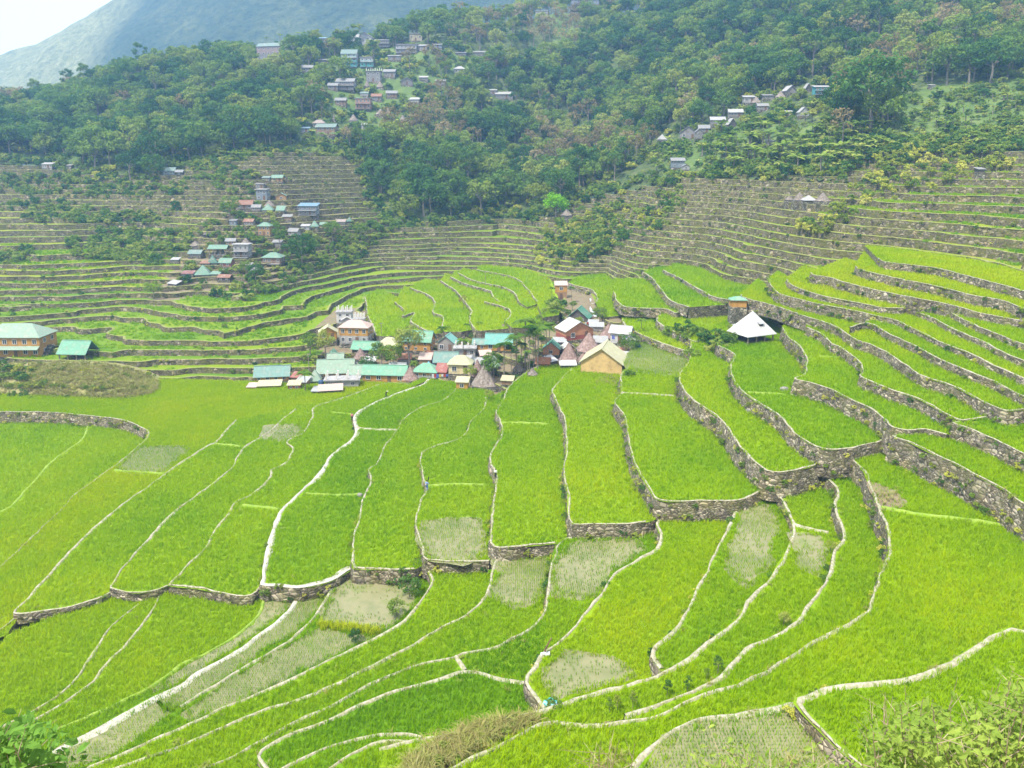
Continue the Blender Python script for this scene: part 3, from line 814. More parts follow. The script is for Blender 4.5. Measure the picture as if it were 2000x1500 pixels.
# chain the cuts into walls
def key(p): return (round(p[0] * 50), round(p[1] * 50))
FARWALLS = []
for k, ss in segs.items():
    nxt, prv = {}, {}
    for a, b in ss:
        if key(a) == key(b): continue
        nxt[key(a)] = (key(b), a, b); prv[key(b)] = key(a)
    used = set()
    starts = [s for s in nxt if s not in prv] + list(nxt)
    for s in starts:
        if s in used or s not in nxt: continue
        line = [nxt[s][1]]
        c = s
        while c in nxt and c not in used:
            used.add(c)
            line.append(nxt[c][2]); c = nxt[c][0]
        # drop near-duplicate points, soften
        pl = [line[0]]
        for p in line[1:]:
            if math.hypot(p[0] - pl[-1][0], p[1] - pl[-1][1]) > 1.1: pl.append(p)
        if len(pl) >= 5: FARWALLS.append((k, pl))
FARWALLS.sort(key=lambda t: -len(t[1]))
print("far walls", len(FARWALLS), [len(t[1]) for t in FARWALLS][:10], [len(t[1]) for t in FARWALLS][-5:])
wall_recs = []
for k, pl in FARWALLS[:235]:
    z = zlev(k)
    nl = normals_left(pl)
    v_, f_, mi = [], [], []
    drop = zlev(k) - zlev(k - 1) + .25
    for i, (x, y) in enumerate(pl):
        nx, ny = nl[i]
        j = .22 * float(vnoise(x, y, 2.2))
        hz = .12 * float(vnoise(x + 9, y, 3.1))
        px, py = x + nx * j, y + ny * j
        o = .2 * drop
        v_ += [(px - nx * o, py - ny * o, z - drop), (px - nx * o * .5 + nx * .15 * float(vnoise(x, y + 5, 1.5)), py - ny * o * .5, z - drop * .5), (px, py, z + .12 + hz), (px + nx * .3, py + ny * .3, z + .2 + hz), (px + nx * .75, py + ny * .75, z - .04)]
        if i:
            a, b = (i - 1) * 5, i * 5
            for r_ in range(4):
                f_.append((a + r_, b + r_, b + r_ + 1, a + r_ + 1)); mi.append(0 if r_ < 2 else 1)
    o = link("terrace_wall", mesh("far_stone", v_, f_, [M['farstone'], M['farcap']], mi))
    mid = pl[len(pl) // 2]
    u, v = project(mid[0], mid[1], z)
    wall_recs.append((o, u, v, len(pl)))
    for i in range(0, len(pl) - 1):
        if rng.random() < .3:
            t = rng.random()
            weed_pts.append((pl[i][0] - nl[i][0] * .2 * drop * t, pl[i][1] - nl[i][1] * .2 * drop * t, z - drop * t, rng.random(), .6 + rng.random() * .9))
LANDW = [("the hillside hamlet on the left spur", 510, 450), ("the ochre house at the left edge", 60, 620), ("the white houses of the village", 680, 610), ("the lime-green crowned tree", 1085, 405),
         ("the cone-roofed hut trio", 1580, 395), ("the white-roofed pavilion", 1486, 580), ("the tower house", 1096, 540), ("the grey timber house by the banana grove", 1330, 335), ("the right edge of the hillside", 1980, 420),
         ("the grey-roofed house left of the forest foot", 337, 345), ("the forest foot in the centre", 900, 430), ("the left edge of the hillside", 30, 480)]
DIRS = ['right of', 'upper right of', 'above', 'upper left of', 'left of', 'lower left of', 'below', 'lower right of']
ORD = ['nearest', 'second', 'third', 'fourth', 'fifth', 'sixth', 'seventh', 'eighth', 'ninth', 'tenth', 'eleventh', 'twelfth', 'thirteenth', 'fourteenth', 'fifteenth', 'sixteenth', 'seventeenth', 'eighteenth', 'nineteenth', 'twentieth',
       'twenty-first', 'twenty-second', 'twenty-third', 'twenty-fourth', 'twenty-fifth', 'twenty-sixth', 'twenty-seventh', 'twenty-eighth', 'twenty-ninth', 'thirtieth'] + ['%dth' % n for n in range(31, 90)]
def label_by_place(recs, land, cat, group):
    """recs: (object, phrase, u, v): each gets a label built from the landmark nearest to it in the picture"""
    bins = {}
    for o, ph, u, v in recs:
        nm, lu, lv = min(land, key=lambda l: (l[1] - u) ** 2 + (1.3 * (l[2] - v)) ** 2)
        s = int(((math.atan2(-(v - lv), u - lu) + 2 * math.pi + math.pi / 8) % (2 * math.pi)) / (math.pi / 4)) % 8
        bins.setdefault((ph, nm, s), []).append((math.hypot(u - lu, v - lv), o))
    for (ph, nm, s), l in bins.items():
        l.sort(key=lambda t: t[0])
        for n, (d, o) in enumerate(l):
            tag(o, ("%s, %s %s" % (ph, DIRS[s], nm)) if len(l) == 1 else ("%s, %s one %s %s" % (ph, ORD[n], DIRS[s], nm)), cat, group, 'thing')
label_by_place([(o, 'long stone wall' if n > 25 else 'short stone wall', u, v) for o, u, v, n in wall_recs], LANDW, 'wall', 'dry stone terrace walls')

# --- untended slopes : woods, ridge
wv, wf, idx = [], [], {}
SK = 1
def wid(i, j):
    if (i, j) not in idx:
        idx[(i, j)] = len(wv)
        wv.append((gx[i], gy[j], H[i, j] - .9))
    return idx[(i, j)]
for i in range(0, ni - SK, SK):
    for j in range(0, nj - SK, SK):
        c4 = [(i, j), (i + SK, j), (i + SK, j + SK), (i, j + SK)]
        if all(TERR[a, b] for a, b in c4) and GYY[i, j] > 94: continue
        if GYY[i, j] < 94 : continue
        wf.append(tuple(wid(a, b) for a, b in c4))
_wc = np.array([wv[f[0]] for f in wf]); _wu, _wv = project_np(_wc[:, 0], _wc[:, 1], _wc[:, 2])
_wu = _wu + 22 * vnoise(_wc[:, 0], _wc[:, 1], 14); _wv = _wv + 12 * vnoise(_wc[:, 1], _wc[:, 0], 14)
wmi = np.zeros(len(wf), int)
for g_ in (P("1680,310 1760,185 1900,160 2300,120 2300,300"), P("1060,0 1160,10 1250,60 1180,120 1080,90"), P("1280,340 1330,290 1420,255 1560,235 1640,340"), P("640,100 900,100 960,150 800,260 640,240"), P("-200,320 430,322 720,318 720,290 500,285 -200,285")):
    wmi[pip(_wu, _wv, g_)] = 1
wmi = wmi.tolist()
tag(link("wooded_hillside", mesh("wooded_hillside", wv, wf, [M['forest_floor'], M['grass_slope']], wmi, True)), kind='structure')

# --- the slope under the viewer and the low ground below the nearest plots
sv, sf = [], []
prof = [(-40, 60), (-12, 52), (-2, 48.4), (.8, 48.2), (2, 46.9), (4, 45.1), (6, 43.4), (10, 39.6), (15, 34.4), (22, 26), (30, 16.5), (38, 7), (46, -3), (60, -8), (96, -8.5)]
py_ = [p[0] for p in prof]; pz_ = [p[1] for p in prof]
xs = np.arange(-300, 301, 4.0)
ys = np.concatenate([np.arange(-40, 60, 2.5), np.arange(60, 100, 6)])
for x in xs:
    for y in ys:
        sv.append((x, y, float(np.interp(y, py_, pz_)) + (.25 * float(vnoise(x, y, 3)) if y > 2 else 0) - max(0, abs(x) - 60) * .02))
ny_ = len(ys)
for i in range(len(xs) - 1):
    for j in range(ny_ - 1):
        sf.append((i * ny_ + j, (i + 1) * ny_ + j, (i + 1) * ny_ + j + 1, i * ny_ + j + 1))
tag(link("hillside", mesh("hillside", sv, sf, [M['drysoil']], None, True)), kind='structure')

# --- far mountain
def mountain_mat():
    m, nt, b = new_mat("mountain_woods")
    f = noise_fac(nt, .012, 8, .7); f2 = noise_fac(nt, .09, 6, .75)
    c = ramp(nt, f2, [(.35, (.022, .042, .014)), (.52, (.055, .085, .025)), (.7, (.10, .12, .04))])
    c2 = ramp(nt, f2, [(.35, (.16, .18, .06)), (.6, (.34, .33, .13)), (.75, (.5, .46, .26))])  # left ridge: pale grass, with its sunlit look put into the colour
    g = nt.nodes.new('ShaderNodeNewGeometry').outputs['Position']
    sx = nt.nodes.new('ShaderNodeSeparateXYZ'); nt.links.new(g, sx.inputs[0])
    mr = N(nt, 'ShaderNodeMapRange'); mr.inputs[1].default_value = -520; mr.inputs[2].default_value = -640
    nt.links.new(sx.outputs[0], mr.inputs[0])
    mu = N(nt, 'ShaderNodeMath', operation='MULTIPLY_ADD'); nt.links.new(f, mu.inputs[0]); mu.inputs[1].default_value = 1.6; mu.inputs[2].default_value = -.8
    ad = N(nt, 'ShaderNodeMath', operation='ADD', use_clamp=True); nt.links.new(mu.outputs[0], ad.inputs[0]); nt.links.new(mr.outputs[0], ad.inputs[1])
    nt.links.new(mixc(nt, ad.outputs[0], c, c2), b.inputs['Base Color'])
    bump(nt, b, f2, 1.0, 12)
    return m
RIDGE = [(-1600, 70), (-1150, 125), (-1000, 150), (-900, 176), (-804, 204), (-703, 240), (-603, 288), (-500, 345), (-350, 420), (-150, 480), (150, 500), (500, 470), (1400, 420)]
mxs = np.arange(-1600, 1401, 14.0); mys = np.arange(700, 1900, 16.0)
rx = [r[0] for r in RIDGE]; rz = [r[1] for r in RIDGE]
MX, MY = np.meshgrid(mxs, mys, indexing='ij')
rid = np.interp(MX * 1.0, rx, rz)
t = np.clip((MY - 700) / 560, 0, 1); t2 = np.clip((MY - 1260) / 640, 0, 1)
spur = 42 * np.sin(MX / 95 + MY / 210 + 1.5 * vnoise(MX, MY, 240)) * np.sin(np.pi * np.clip((MY - 700) / 560, 0, 1)) + 26 * vnoise(MX, MY, 120) + 12 * vnoise(MX, MY, 45) + 6 * vnoise(MX, MY, 20)
MZ = -60 + (rid + 60) * t ** 1.15 * (1 - .6 * t2) + spur * (.35 + .65 * (1 - np.abs(2 * t - 1))) * np.clip(t * 3, 0, 1)
nm_ = len(mys)
mf = [(i * nm_ + j, (i + 1) * nm_ + j, (i + 1) * nm_ + j + 1, i * nm_ + j + 1) for i in range(len(mxs) - 1) for j in range(nm_ - 1)]
tag(link("mountain", mesh("mountain", np.stack([MX.ravel(), MY.ravel(), MZ.ravel()], 1).tolist(), mf, [mountain_mat()], None, True)), kind='structure')

# --- air
hz = MB(); hz.box(-1800, 1600, -60, 2000, -90, 620)
hm = bpy.data.materials.new("haze"); hm.use_nodes = True
hn = hm.node_tree
hn.nodes.remove(hn.nodes['Principled BSDF'])
pv = N(hn, 'ShaderNodeVolumePrincipled')
pv.inputs['Color'].default_value = (.30, .57, 1.0, 1)
pv.inputs['Density'].default_value = 0.00036
pv.inputs['Anisotropy'].default_value = 0.25
hn.links.new(pv.outputs[0], hn.nodes['Material Output'].inputs['Volume'])
tag(hz.build("haze", hm), kind='stuff')
# ------------------------------------------------------------------ scattered plants (stuff) : points carrying a plant each
def scatter(name, pts, protos, kind='stuff'):
    """pts rows: x, y, z, index, rot_z, scale, tint, tilt"""
    pts = np.asarray(pts, float)
    me = bpy.data.meshes.new(name)
    me.vertices.add(len(pts))
    me.vertices.foreach_set('co', pts[:, :3].ravel().tolist())
    for an, ty, arr in (('idx', 'INT', pts[:, 3].astype(int)), ('scl', 'FLOAT', pts[:, 5]), ('tint', 'FLOAT', pts[:, 6])):
        a = me.attributes.new(an, ty, 'POINT'); a.data.foreach_set('value', arr.tolist())
    a = me.attributes.new('rot', 'FLOAT_VECTOR', 'POINT')
    a.data.foreach_set('vector', np.stack([pts[:, 7], pts[:, 7] * .6, pts[:, 4]], 1).ravel().tolist())
    pc = bpy.data.collections.new(name + "_kinds")
    for i, pm in enumerate(protos):
        o = bpy.data.objects.new("%s_%02d" % (name, i), pm)
        pc.objects.link(o)
    ng = bpy.data.node_groups.new(name, 'GeometryNodeTree')
    ng.interface.new_socket('Geometry', in_out='INPUT', socket_type='NodeSocketGeometry')
    ng.interface.new_socket('Geometry', in_out='OUTPUT', socket_type='NodeSocketGeometry')
    gi = ng.nodes.new('NodeGroupInput'); go = ng.nodes.new('NodeGroupOutput')
    ci = ng.nodes.new('GeometryNodeCollectionInfo')
    ci.inputs['Collection'].default_value = pc
    ci.inputs['Separate Children'].default_value = True
    ci.inputs['Reset Children'].default_value = True
    ip = ng.nodes.new('GeometryNodeInstanceOnPoints')
    ip.inputs['Pick Instance'].default_value = True
    def na(t, n):
        q = ng.nodes.new('GeometryNodeInputNamedAttribute'); q.data_type = t; q.inputs[0].default_value = n
        return [s for s in q.outputs if s.enabled][0]
    l = ng.links.new
    l(gi.outputs[0], ip.inputs['Points']); l(ci.outputs[0], ip.inputs['Instance'])
    l(na('INT', 'idx'), ip.inputs['Instance Index']); l(na('FLOAT_VECTOR', 'rot'), ip.inputs['Rotation']); l(na('FLOAT', 'scl'), ip.inputs['Scale'])
    l(ip.outputs[0], go.inputs[0])
    o = link(name, me)
    md = o.modifiers.new("plants", 'NODES'); md.node_group = ng
    tag(o, kind=kind)
    return o

# --- rice
def tuft(seed, n, h, spread, wid):
    r = random.Random(seed)
    v, f = [], []
    for k in range(n):
        a = r.uniform(0, 6.283); d = spread * math.sqrt(r.random())
        x, y = d * math.cos(a), d * math.sin(a)
        b = r.uniform(0, 6.283); hh = h * r.uniform(.65, 1.1); lean = r.uniform(.25, .9) * hh
        dx, dy = math.cos(b), math.sin(b)
        sx, sy = -dy * wid, dx * wid
        p0 = (x, y, -.03); p1 = (x + dx * lean * .4, y + dy * lean * .4, hh * .6); p2 = (x + dx * lean, y + dy * lean, hh)
        i = len(v)
        v += [(p0[0] - sx, p0[1] - sy, p0[2]), (p0[0] + sx, p0[1] + sy, p0[2]), (p1[0] + sx * .8, p1[1] + sy * .8, p1[2]), (p1[0] - sx * .8, p1[1] - sy * .8, p1[2]), p2]
        f += [(i, i + 1, i + 2, i + 3), (i + 3, i + 2, i + 4)]
    return mesh("rice_tuft", v, f, [M['blade']])
RICE_PROTO = [tuft(1, 14, .42, .26, .022), tuft(2, 14, .46, .28, .022), tuft(3, 12, .38, .24, .024), tuft(4, 5, .34, .05, .016), tuft(5, 4, .30, .05, .016)]

FIELDS_Z = {k: 9.5 + (k - 9.5) * .82 for k in (11.3, 12.0)}
FLOODED = [  # outline in the photo, level, row direction, share of plants
    (P("650,1128 808,1130 812,1150 800,1185 765,1215 735,1232 625,1222 640,1170"), -1.0, .10), (P("622,1225 735,1236 690,1262 640,1285 560,1328 470,1368 385,1402 360,1385 480,1310 560,1262"), -1.0, .55),
    (P("516,1170 560,1165 575,1168 555,1196 500,1241 430,1286 340,1336 300,1345 350,1304 430,1268 495,1222"), -1.75, .45), (P("590,1157 640,1152 618,1188 590,1220 500,1283 395,1349 350,1375 310,1360 440,1290 560,1205"), -1.55, .75),
    (P("300,1365 345,1388 372,1412 250,1462 190,1490 60,1520 190,1430"), -1.55, .6), (P("968,1092 1060,1085 1072,1100 1062,1150 1050,1178 985,1180 958,1165 972,1130"), 1.9, .5),
    (P("1115,1060 1180,1052 1245,1052 1262,1075 1230,1100 1190,1122 1160,1165 1140,1180 1085,1165 1080,1130 1090,1090"), 3.5, .35), (P("830,1018 935,1012 945,1035 945,1085 925,1100 850,1098 828,1085 820,1050"), 1.8, .45),
    (P("1085,1290 1130,1270 1190,1280 1230,1318 1210,1338 1140,1355 1085,1372 1060,1350 1055,1325"), 5.0, .22), (P("1440,990 1500,985 1515,1030 1505,1090 1480,1125 1455,1145 1415,1110 1420,1070 1440,1030"), 6.1, .35),
    (P("1545,1045 1580,1040 1615,1055 1610,1100 1590,1118 1550,1105 1545,1080"), 7.2, .30), (P("1535,955 1575,940 1610,960 1625,985 1615,1033 1555,1022"), 7.2, .8),
    (P("520,830 575,828 590,842 565,862 515,860"), -1.1, .35), (P("275,872 370,875 355,890 318,920 230,918"), -2.2, .7), (P("1235,672 1300,668 1342,690 1335,728 1290,732 1228,722"), 7.5, .6),
    (P("1300,1440 1352,1418 1457,1402 1535,1385 1565,1405 1610,1445 1700,1540 1240,1580"), FIELDS_Z[12.0], .7), (P("1060,1210 1030,1238 990,1256 930,1285 912,1300 980,1320 1020,1328 1040,1310 1060,1280"), 3.5, 1.0),
    (P("900,1320 980,1330 1030,1350 1040,1385 960,1400 890,1422 830,1432 700,1430 560,1490 520,1480 640,1412 760,1362"), 4.0, .8), (P("1690,940 1712,945 1745,958 1762,975 1752,992 1718,990 1704,972"), FIELDS_Z[11.3], .15)]
fl_world = []
for pl, z, dens in FLOODED:
    uc_ = sum(p[0] for p in pl) / len(pl); vc_ = sum(p[1] for p in pl) / len(pl)
    wp = [at_z(uc_ + (u - uc_) * 1.06, vc_ + (v - vc_) * 1.05, z) for u, v in pl]
    sm = catmull(wp + [wp[0]], 1.5)[:-1]
    poly = [(p[0] + .45 * float(vnoise(p[0], p[1], 1.4)) + .4 * float(vnoise(p[0], p[1], 4)), p[1] + .6 * float(vnoise(p[1], p[0], 1.4)) + .6 * float(vnoise(p[1], p[0], 4))) for p in sm]
    fl_world.append((poly, z, dens))
    if dens < .79 and dens != .15:
        tr = tessellate_polygon([[Vector((p[0], p[1], 0)) for p in poly]])
        me = mesh("flooded_paddy", [(p[0], p[1], z + .02) for p in poly], [tuple(t) if Vector((poly[t[1]][0] - poly[t[0]][0], poly[t[1]][1] - poly[t[0]][1])).cross(Vector((poly[t[2]][0] - poly[t[0]][0], poly[t[2]][1] - poly[t[0]][1]))) > 0 else tuple(reversed(t)) for t in tr], [M['flood']])
        tag(link("flooded_paddy", me), kind='structure')
# bare patch of earth
bz = fl_world[-1]
tr = tessellate_polygon([[Vector((p[0], p[1], 0)) for p in bz[0]]])
tag(link("bare_patch", mesh("bare_patch", [(p[0], p[1], bz[1] + .03) for p in bz[0]], [tuple(t) for t in tr], [M['earth']])), kind='structure')

recs = []
for fd in FIELDS:
    poly, z = fd['world'], fd['z']
    xs = [p[0] for p in poly]; ys = [p[1] for p in poly]
    x0, x1, y0, y1 = min(xs), max(xs), min(ys), max(ys)
    ym = max(y0, 35)
    dist = math.hypot((x0 + x1) / 2, ym)
    sp = .36 + max(0, ym - 60) * .0042
    nx, ny = int((x1 - x0) / sp), int((y1 - y0) / sp)
    if nx * ny > 400000: print("big", fd['desc'], nx, ny)
    X, Y = np.meshgrid(x0 + np.arange(nx) * sp, y0 + np.arange(ny) * sp, indexing='ij')
    X = (X + rng.uniform(-.4, .4, X.shape) * sp).ravel(); Y = (Y + rng.uniform(-.4, .4, Y.shape) * sp).ravel()
    m = pip(X, Y, poly)
    U2, V2 = project_np(X, Y, np.full(X.shape, z))
    m &= (U2 > -40) & (U2 < 2040) & (V2 < 1540)
    for p2, z2, dn in fl_world:
        if abs(z2 - z) < .01: 
            if dn < .79:
                c2_ = np.mean(np.array(p2), 0)
                inner = [tuple(c2_ + (np.array(q_) - c2_) * .84) for q_ in p2]
                m &= ~(pip(X, Y, inner) | (pip(X, Y, p2) & (rng.random(X.shape) < .55)))
    for q2, (poly2, z2) in enumerate(FPOLY):   # nothing grows where a higher plot covers this one
        if z2 > z and min(p[0] for p in poly2) < x1 and max(p[0] for p in poly2) > x0:
            m[m] &= ~pip(X[m], Y[m], poly2)
    # keep clear of the wall top
    X, Y = X[m], Y[m]
    if fd['drop'] > .3 and len(X):
        cl_ = fd['line']; far_ = np.ones(len(X), bool)
        lim = (fd['capw'] * (.7 + .6 * rng.random()) + .06) ** 2
        for q in range(0, len(X), 4000):
            far_[q:q + 4000] = ((X[q:q + 4000, None] - cl_[None, :, 0]) ** 2 + (Y[q:q + 4000, None] - cl_[None, :, 1]) ** 2).min(1) > lim
        X, Y = X[far_], Y[far_]
    for bz_, bl_ in BUND_LINES:
        if abs(bz_ - z) < .01 and len(X):
            kp_ = np.ones(len(X), bool)
            for q in range(0, len(X), 4000):
                kp_[q:q + 4000] = ((X[q:q + 4000, None] - bl_[None, :, 0]) ** 2 + (Y[q:q + 4000, None] - bl_[None, :, 1]) ** 2).min(1) > .16
            X, Y = X[kp_], Y[kp_]
    t = fd['tint'] + .12 * vnoise(X, Y, 16) + .08 * vnoise(X, Y, 7) + .06 * vnoise(X + 40, Y, 3) + rng.uniform(-.10, .10, X.shape)
    for p2, z2, dn in fl_world:
        if abs(z2 - z) < .01 and dn >= .79: t[pip(X, Y, p2)] -= .16 if dn == 1.0 else .02
    recs.append(np.stack([X, Y, np.full(X.shape, z), rng.integers(0, 3, X.shape), rng.uniform(0, 6.28, X.shape), (.8 + .4 * rng.random(X.shape)) * (1 + max(0, ym - 60) * .006), np.clip(t, 0, 1), rng.uniform(-.15, .15, X.shape)], 1))
for poly, z, dn in fl_world:
    if dn >= .79: continue
    xs = [p[0] for p in poly]; ys = [p[1] for p in poly]
    sp = .24
    nx, ny = int((max(xs) - min(xs)) / sp), int((max(ys) - min(ys)) / (sp * 1.25))
    X, Y = np.meshgrid(min(xs) + np.arange(nx) * sp, min(ys) + np.arange(ny) * sp * 1.25, indexing='ij')
    X = (X + rng.uniform(-.12, .12, X.shape) * sp).ravel(); Y = (Y + rng.uniform(-.12, .12, Y.shape) * sp).ravel()
    m = pip(X, Y, poly) & (rng.random(X.shape) < np.clip(dn * 1.6 + .1 + .5 * vnoise(X, Y, 4), .04, 1))
    X, Y = X[m], Y[m]
    recs.append(np.stack([X, Y, np.full(X.shape, z), rng.integers(3, 5, X.shape), rng.uniform(0, 6.28, X.shape), .8 + .5 * rng.random(X.shape), np.clip(.42 + .2 * vnoise(X, Y, 5) + rng.uniform(-.15, .15, X.shape), 0, 1), rng.uniform(-.2, .2, X.shape)], 1))
# terrace floors farther back
n_ = 60000
X = rng.uniform(-240, 240, n_); Y = rng.uniform(140, 275, n_)
I = np.round((X - GX0) / GS).astype(int); J = np.round((Y - GY0) / GS).astype(int)
Z = HT[I, J]
slo = np.abs(LV[np.minimum(I + 1, ni - 1), J] - LV[I, J]) + np.abs(LV[I, np.minimum(J + 1, nj - 1)] - LV[I, J])
U2, V2 = project_np(X, Y, Z)
m = TERR[I, J] & ~infield[I, J] & (slo < .5) & (np.abs(LV[I, J] % 1 - .5) < .36) & (U2 > -20) & (U2 < 2020)
for e_ in EARTH: m &= ~pip(U2, V2, e_)
X, Y, Z, I, J = X[m], Y[m], Z[m], I[m], J[m]
recs.append(np.stack([X, Y, Z, rng.integers(0, 3, len(X)), rng.uniform(0, 6.28, len(X)), rng.uniform(1.1, 1.8, len(X)), np.clip(.42 + .25 * vnoise(X, Y, 25) + rng.uniform(-.12, .12, len(X)), 0, 1), rng.uniform(-.15, .15, len(X))], 1))
rp = np.concatenate(recs)
print("rice", len(rp))
scatter("rice_crop", rp, RICE_PROTO)

# --- leaves
def leaf_mat(name, stops, trans=.35, var=.5):
    m, nt, b = new_mat(name)
    nt.nodes.remove(b)
    oi = nt.nodes.new('ShaderNodeObjectInfo')
    f = noise_fac(nt, .55, 3, .7)
    a = N(nt, 'ShaderNodeMath', operation='MULTIPLY_ADD'); nt.links.new(oi.outputs['Random'], a.inputs[0]); a.inputs[1].default_value = var
    mu = N(nt, 'ShaderNodeMath', operation='MULTIPLY'); nt.links.new(f, mu.inputs[0]); mu.inputs[1].default_value = 1 - var
    nt.links.new(mu.outputs[0], a.inputs[2])
    col = ramp(nt, a.outputs[0], stops)
    d = N(nt, 'ShaderNodeBsdfDiffuse'); t = N(nt, 'ShaderNodeBsdfTranslucent'); mx = N(nt, 'ShaderNodeMixShader', Fac=trans)
    nt.links.new(col, d.inputs[0]); nt.links.new(col, t.inputs[0])
    nt.links.new(d.outputs[0], mx.inputs[1]); nt.links.new(t.outputs[0], mx.inputs[2])
    nt.links.new(mx.outputs[0], nt.nodes['Material Output'].inputs[0])
    return m
M['leaf'] = leaf_mat("tree_leaf", [(.2, (.028, .080, .022)), (.42, (.070, .155, .032)), (.62, (.15, .235, .036)), (.85, (.28, .30, .05))])
M['leaf_light'] = leaf_mat("light_leaf", [(.2, (.09, .16, .025)), (.5, (.18, .265, .04)), (.8, (.33, .35, .08))])
M['leaf_dry'] = leaf_mat("dry_leaf", [(.2, (.16, .13, .05)), (.5, (.26, .20, .09)), (.8, (.33, .27, .14))])
M['leaf_lime'] = leaf_mat("lime_leaf", [(.2, (.16, .38, .012)), (.5, (.28, .55, .015)), (.8, (.42, .62, .03))])
M['leaf_palm'] = leaf_mat("palm_leaf", [(.2, (.035, .09, .015)), (.5, (.07, .15, .02)), (.8, (.14, .22, .035))])
M['leaf_bush'] = leaf_mat("bush_leaf", [(.2, (.13, .19, .025)), (.45, (.28, .32, .045)), (.65, (.44, .45, .07)), (.85, (.52, .48, .15))])
M['straw'] = leaf_mat("dry_straw", [(.2, (.17, .19, .04)), (.45, (.34, .29, .12)), (.65, (.26, .31, .06)), (.85, (.44, .39, .20))])
M['bark'] = mottled("bark", (.10, .085, .065), (.26, .23, .19), 3.0, .5, .05)

def crown_geo(r, clumps, per, size, rx, rz, zc, flat=.75, hang=0.0, seed_clump=None):
    """leaf clumps spread over a crown's volume"""
    v, f = [], []
    cents = []
    for k in range(clumps):
        for _ in range(30):
            a = r.uniform(0, 6.283); q = r.uniform(-.55, 1.0)
            rr = r.uniform(.55, 1.0) ** .7
            c = Vector((rx * rr * math.cos(a) * math.sqrt(max(0, 1 - q * q * .8)), rx * rr * math.sin(a) * math.sqrt(max(0, 1 - q * q * .8)), zc + rz * q * rr))
            if all((c - o).length > rx * .30 for o in cents): break
        cents.append(c)
        cr = rx * r.uniform(.26, .46)
        for _ in range(per):
            d = Vector((r.gauss(0, 1), r.gauss(0, 1), r.gauss(.25, .9))).normalized()
            p = c + Vector((d.x * cr, d.y * cr, d.z * cr * flat)) * r.uniform(.6, 1.05)
            n = (d + Vector((r.gauss(0, .5), r.gauss(0, .5), r.gauss(.3, .5)))).normalized()
            t = n.orthogonal().normalized(); t.rotate(Matrix.Rotation(r.uniform(0, 6.283), 3, n))
            b = n.cross(t)
            s = size * r.uniform(.6, 1.3)
            i = len(v)
            dr = Vector((0, 0, -hang * s))
            v += [p - t * s * .5 + dr, p - b * s * .28, p + t * s * .55 + dr, p + b * s * .28]
            f.append((i, i + 1, i + 2, i + 3))
    return v, f, cents

def trunk_geo(mb, r, h, rad, cents, mi=0, lean=.4):
    top = Vector((r.uniform(-lean, lean), r.uniform(-lean, lean), h))
    mid = top * .5 + Vector((r.uniform(-.2, .2), r.uniform(-.2, .2), 0))
    mb.tube([(0, 0, -1.5), (0, 0, .2), mid, top], [rad * 1.5, rad * 1.15, rad * .8, rad * .55], 6, mi)
    for c in cents[::2]:
        s = mid.lerp(top, r.uniform(.3, 1.0))
        e = s.lerp(c, .85)
        m2 = s.lerp(e, .5) + Vector((0, 0, -.15))
        mb.tube([s, m2, e], [rad * .4, rad * .28, rad * .1], 4, mi)

TREES = {}
def tree_kind(key, seed, clumps, per, size, rx, rz, h, rad, lm, flat=.75, hang=.1):
    r = random.Random(seed)
    v, f, cents = crown_geo(r, clumps, per, size, rx, rz, h + rz * .35, flat, hang)
    t = MB(); trunk_geo(t, r, h, rad, cents)
    cm = mesh("crown", v, f, [M[lm]])
    tm = t.me("trunk", [M['bark']])
    both = MB(); both.add(v, f, 0); both.add(t.v, t.f, 1)
    TREES[key] = (cm, tm, both.me("tree", [M[lm], M['bark']]))
for s in range(4): tree_kind(('dark', s), 20 + s, 20, 70, .58, 3.6, 2.9, 4.2, .24, 'leaf')
for s in range(3): tree_kind(('light', s), 40 + s, 16, 64, .55, 3.0, 2.6, 4.6, .2, 'leaf_light')
for s in range(2): tree_kind(('tall', s), 60 + s, 15, 60, .55, 2.3, 3.8, 6.4, .2, 'leaf')
for s in range(2): tree_kind(('dry', s), 80 + s, 13, 22, .55, 2.6, 2.8, 5.0, .15, 'leaf_dry')
tree_kind(('lime', 0), 99, 24, 60, .6, 3.4, 2.4, 3.6, .26, 'leaf_lime')
for s in range(4): tree_kind(('bush', s), 110 + s, 11, 34, .42, 1.25, .85, .35, .06, 'leaf_bush', .7, .1)
for s in range(3): tree_kind(('shrub', s), 130 + s, 11, 34, .45, 1.4, 1.0, .5, .07, 'leaf_light', .7, .1)
for s in range(2): tree_kind(('darkshrub', s), 140 + s, 11, 34, .5, 1.5, 1.1, .5, .07, 'leaf', .7, .1)

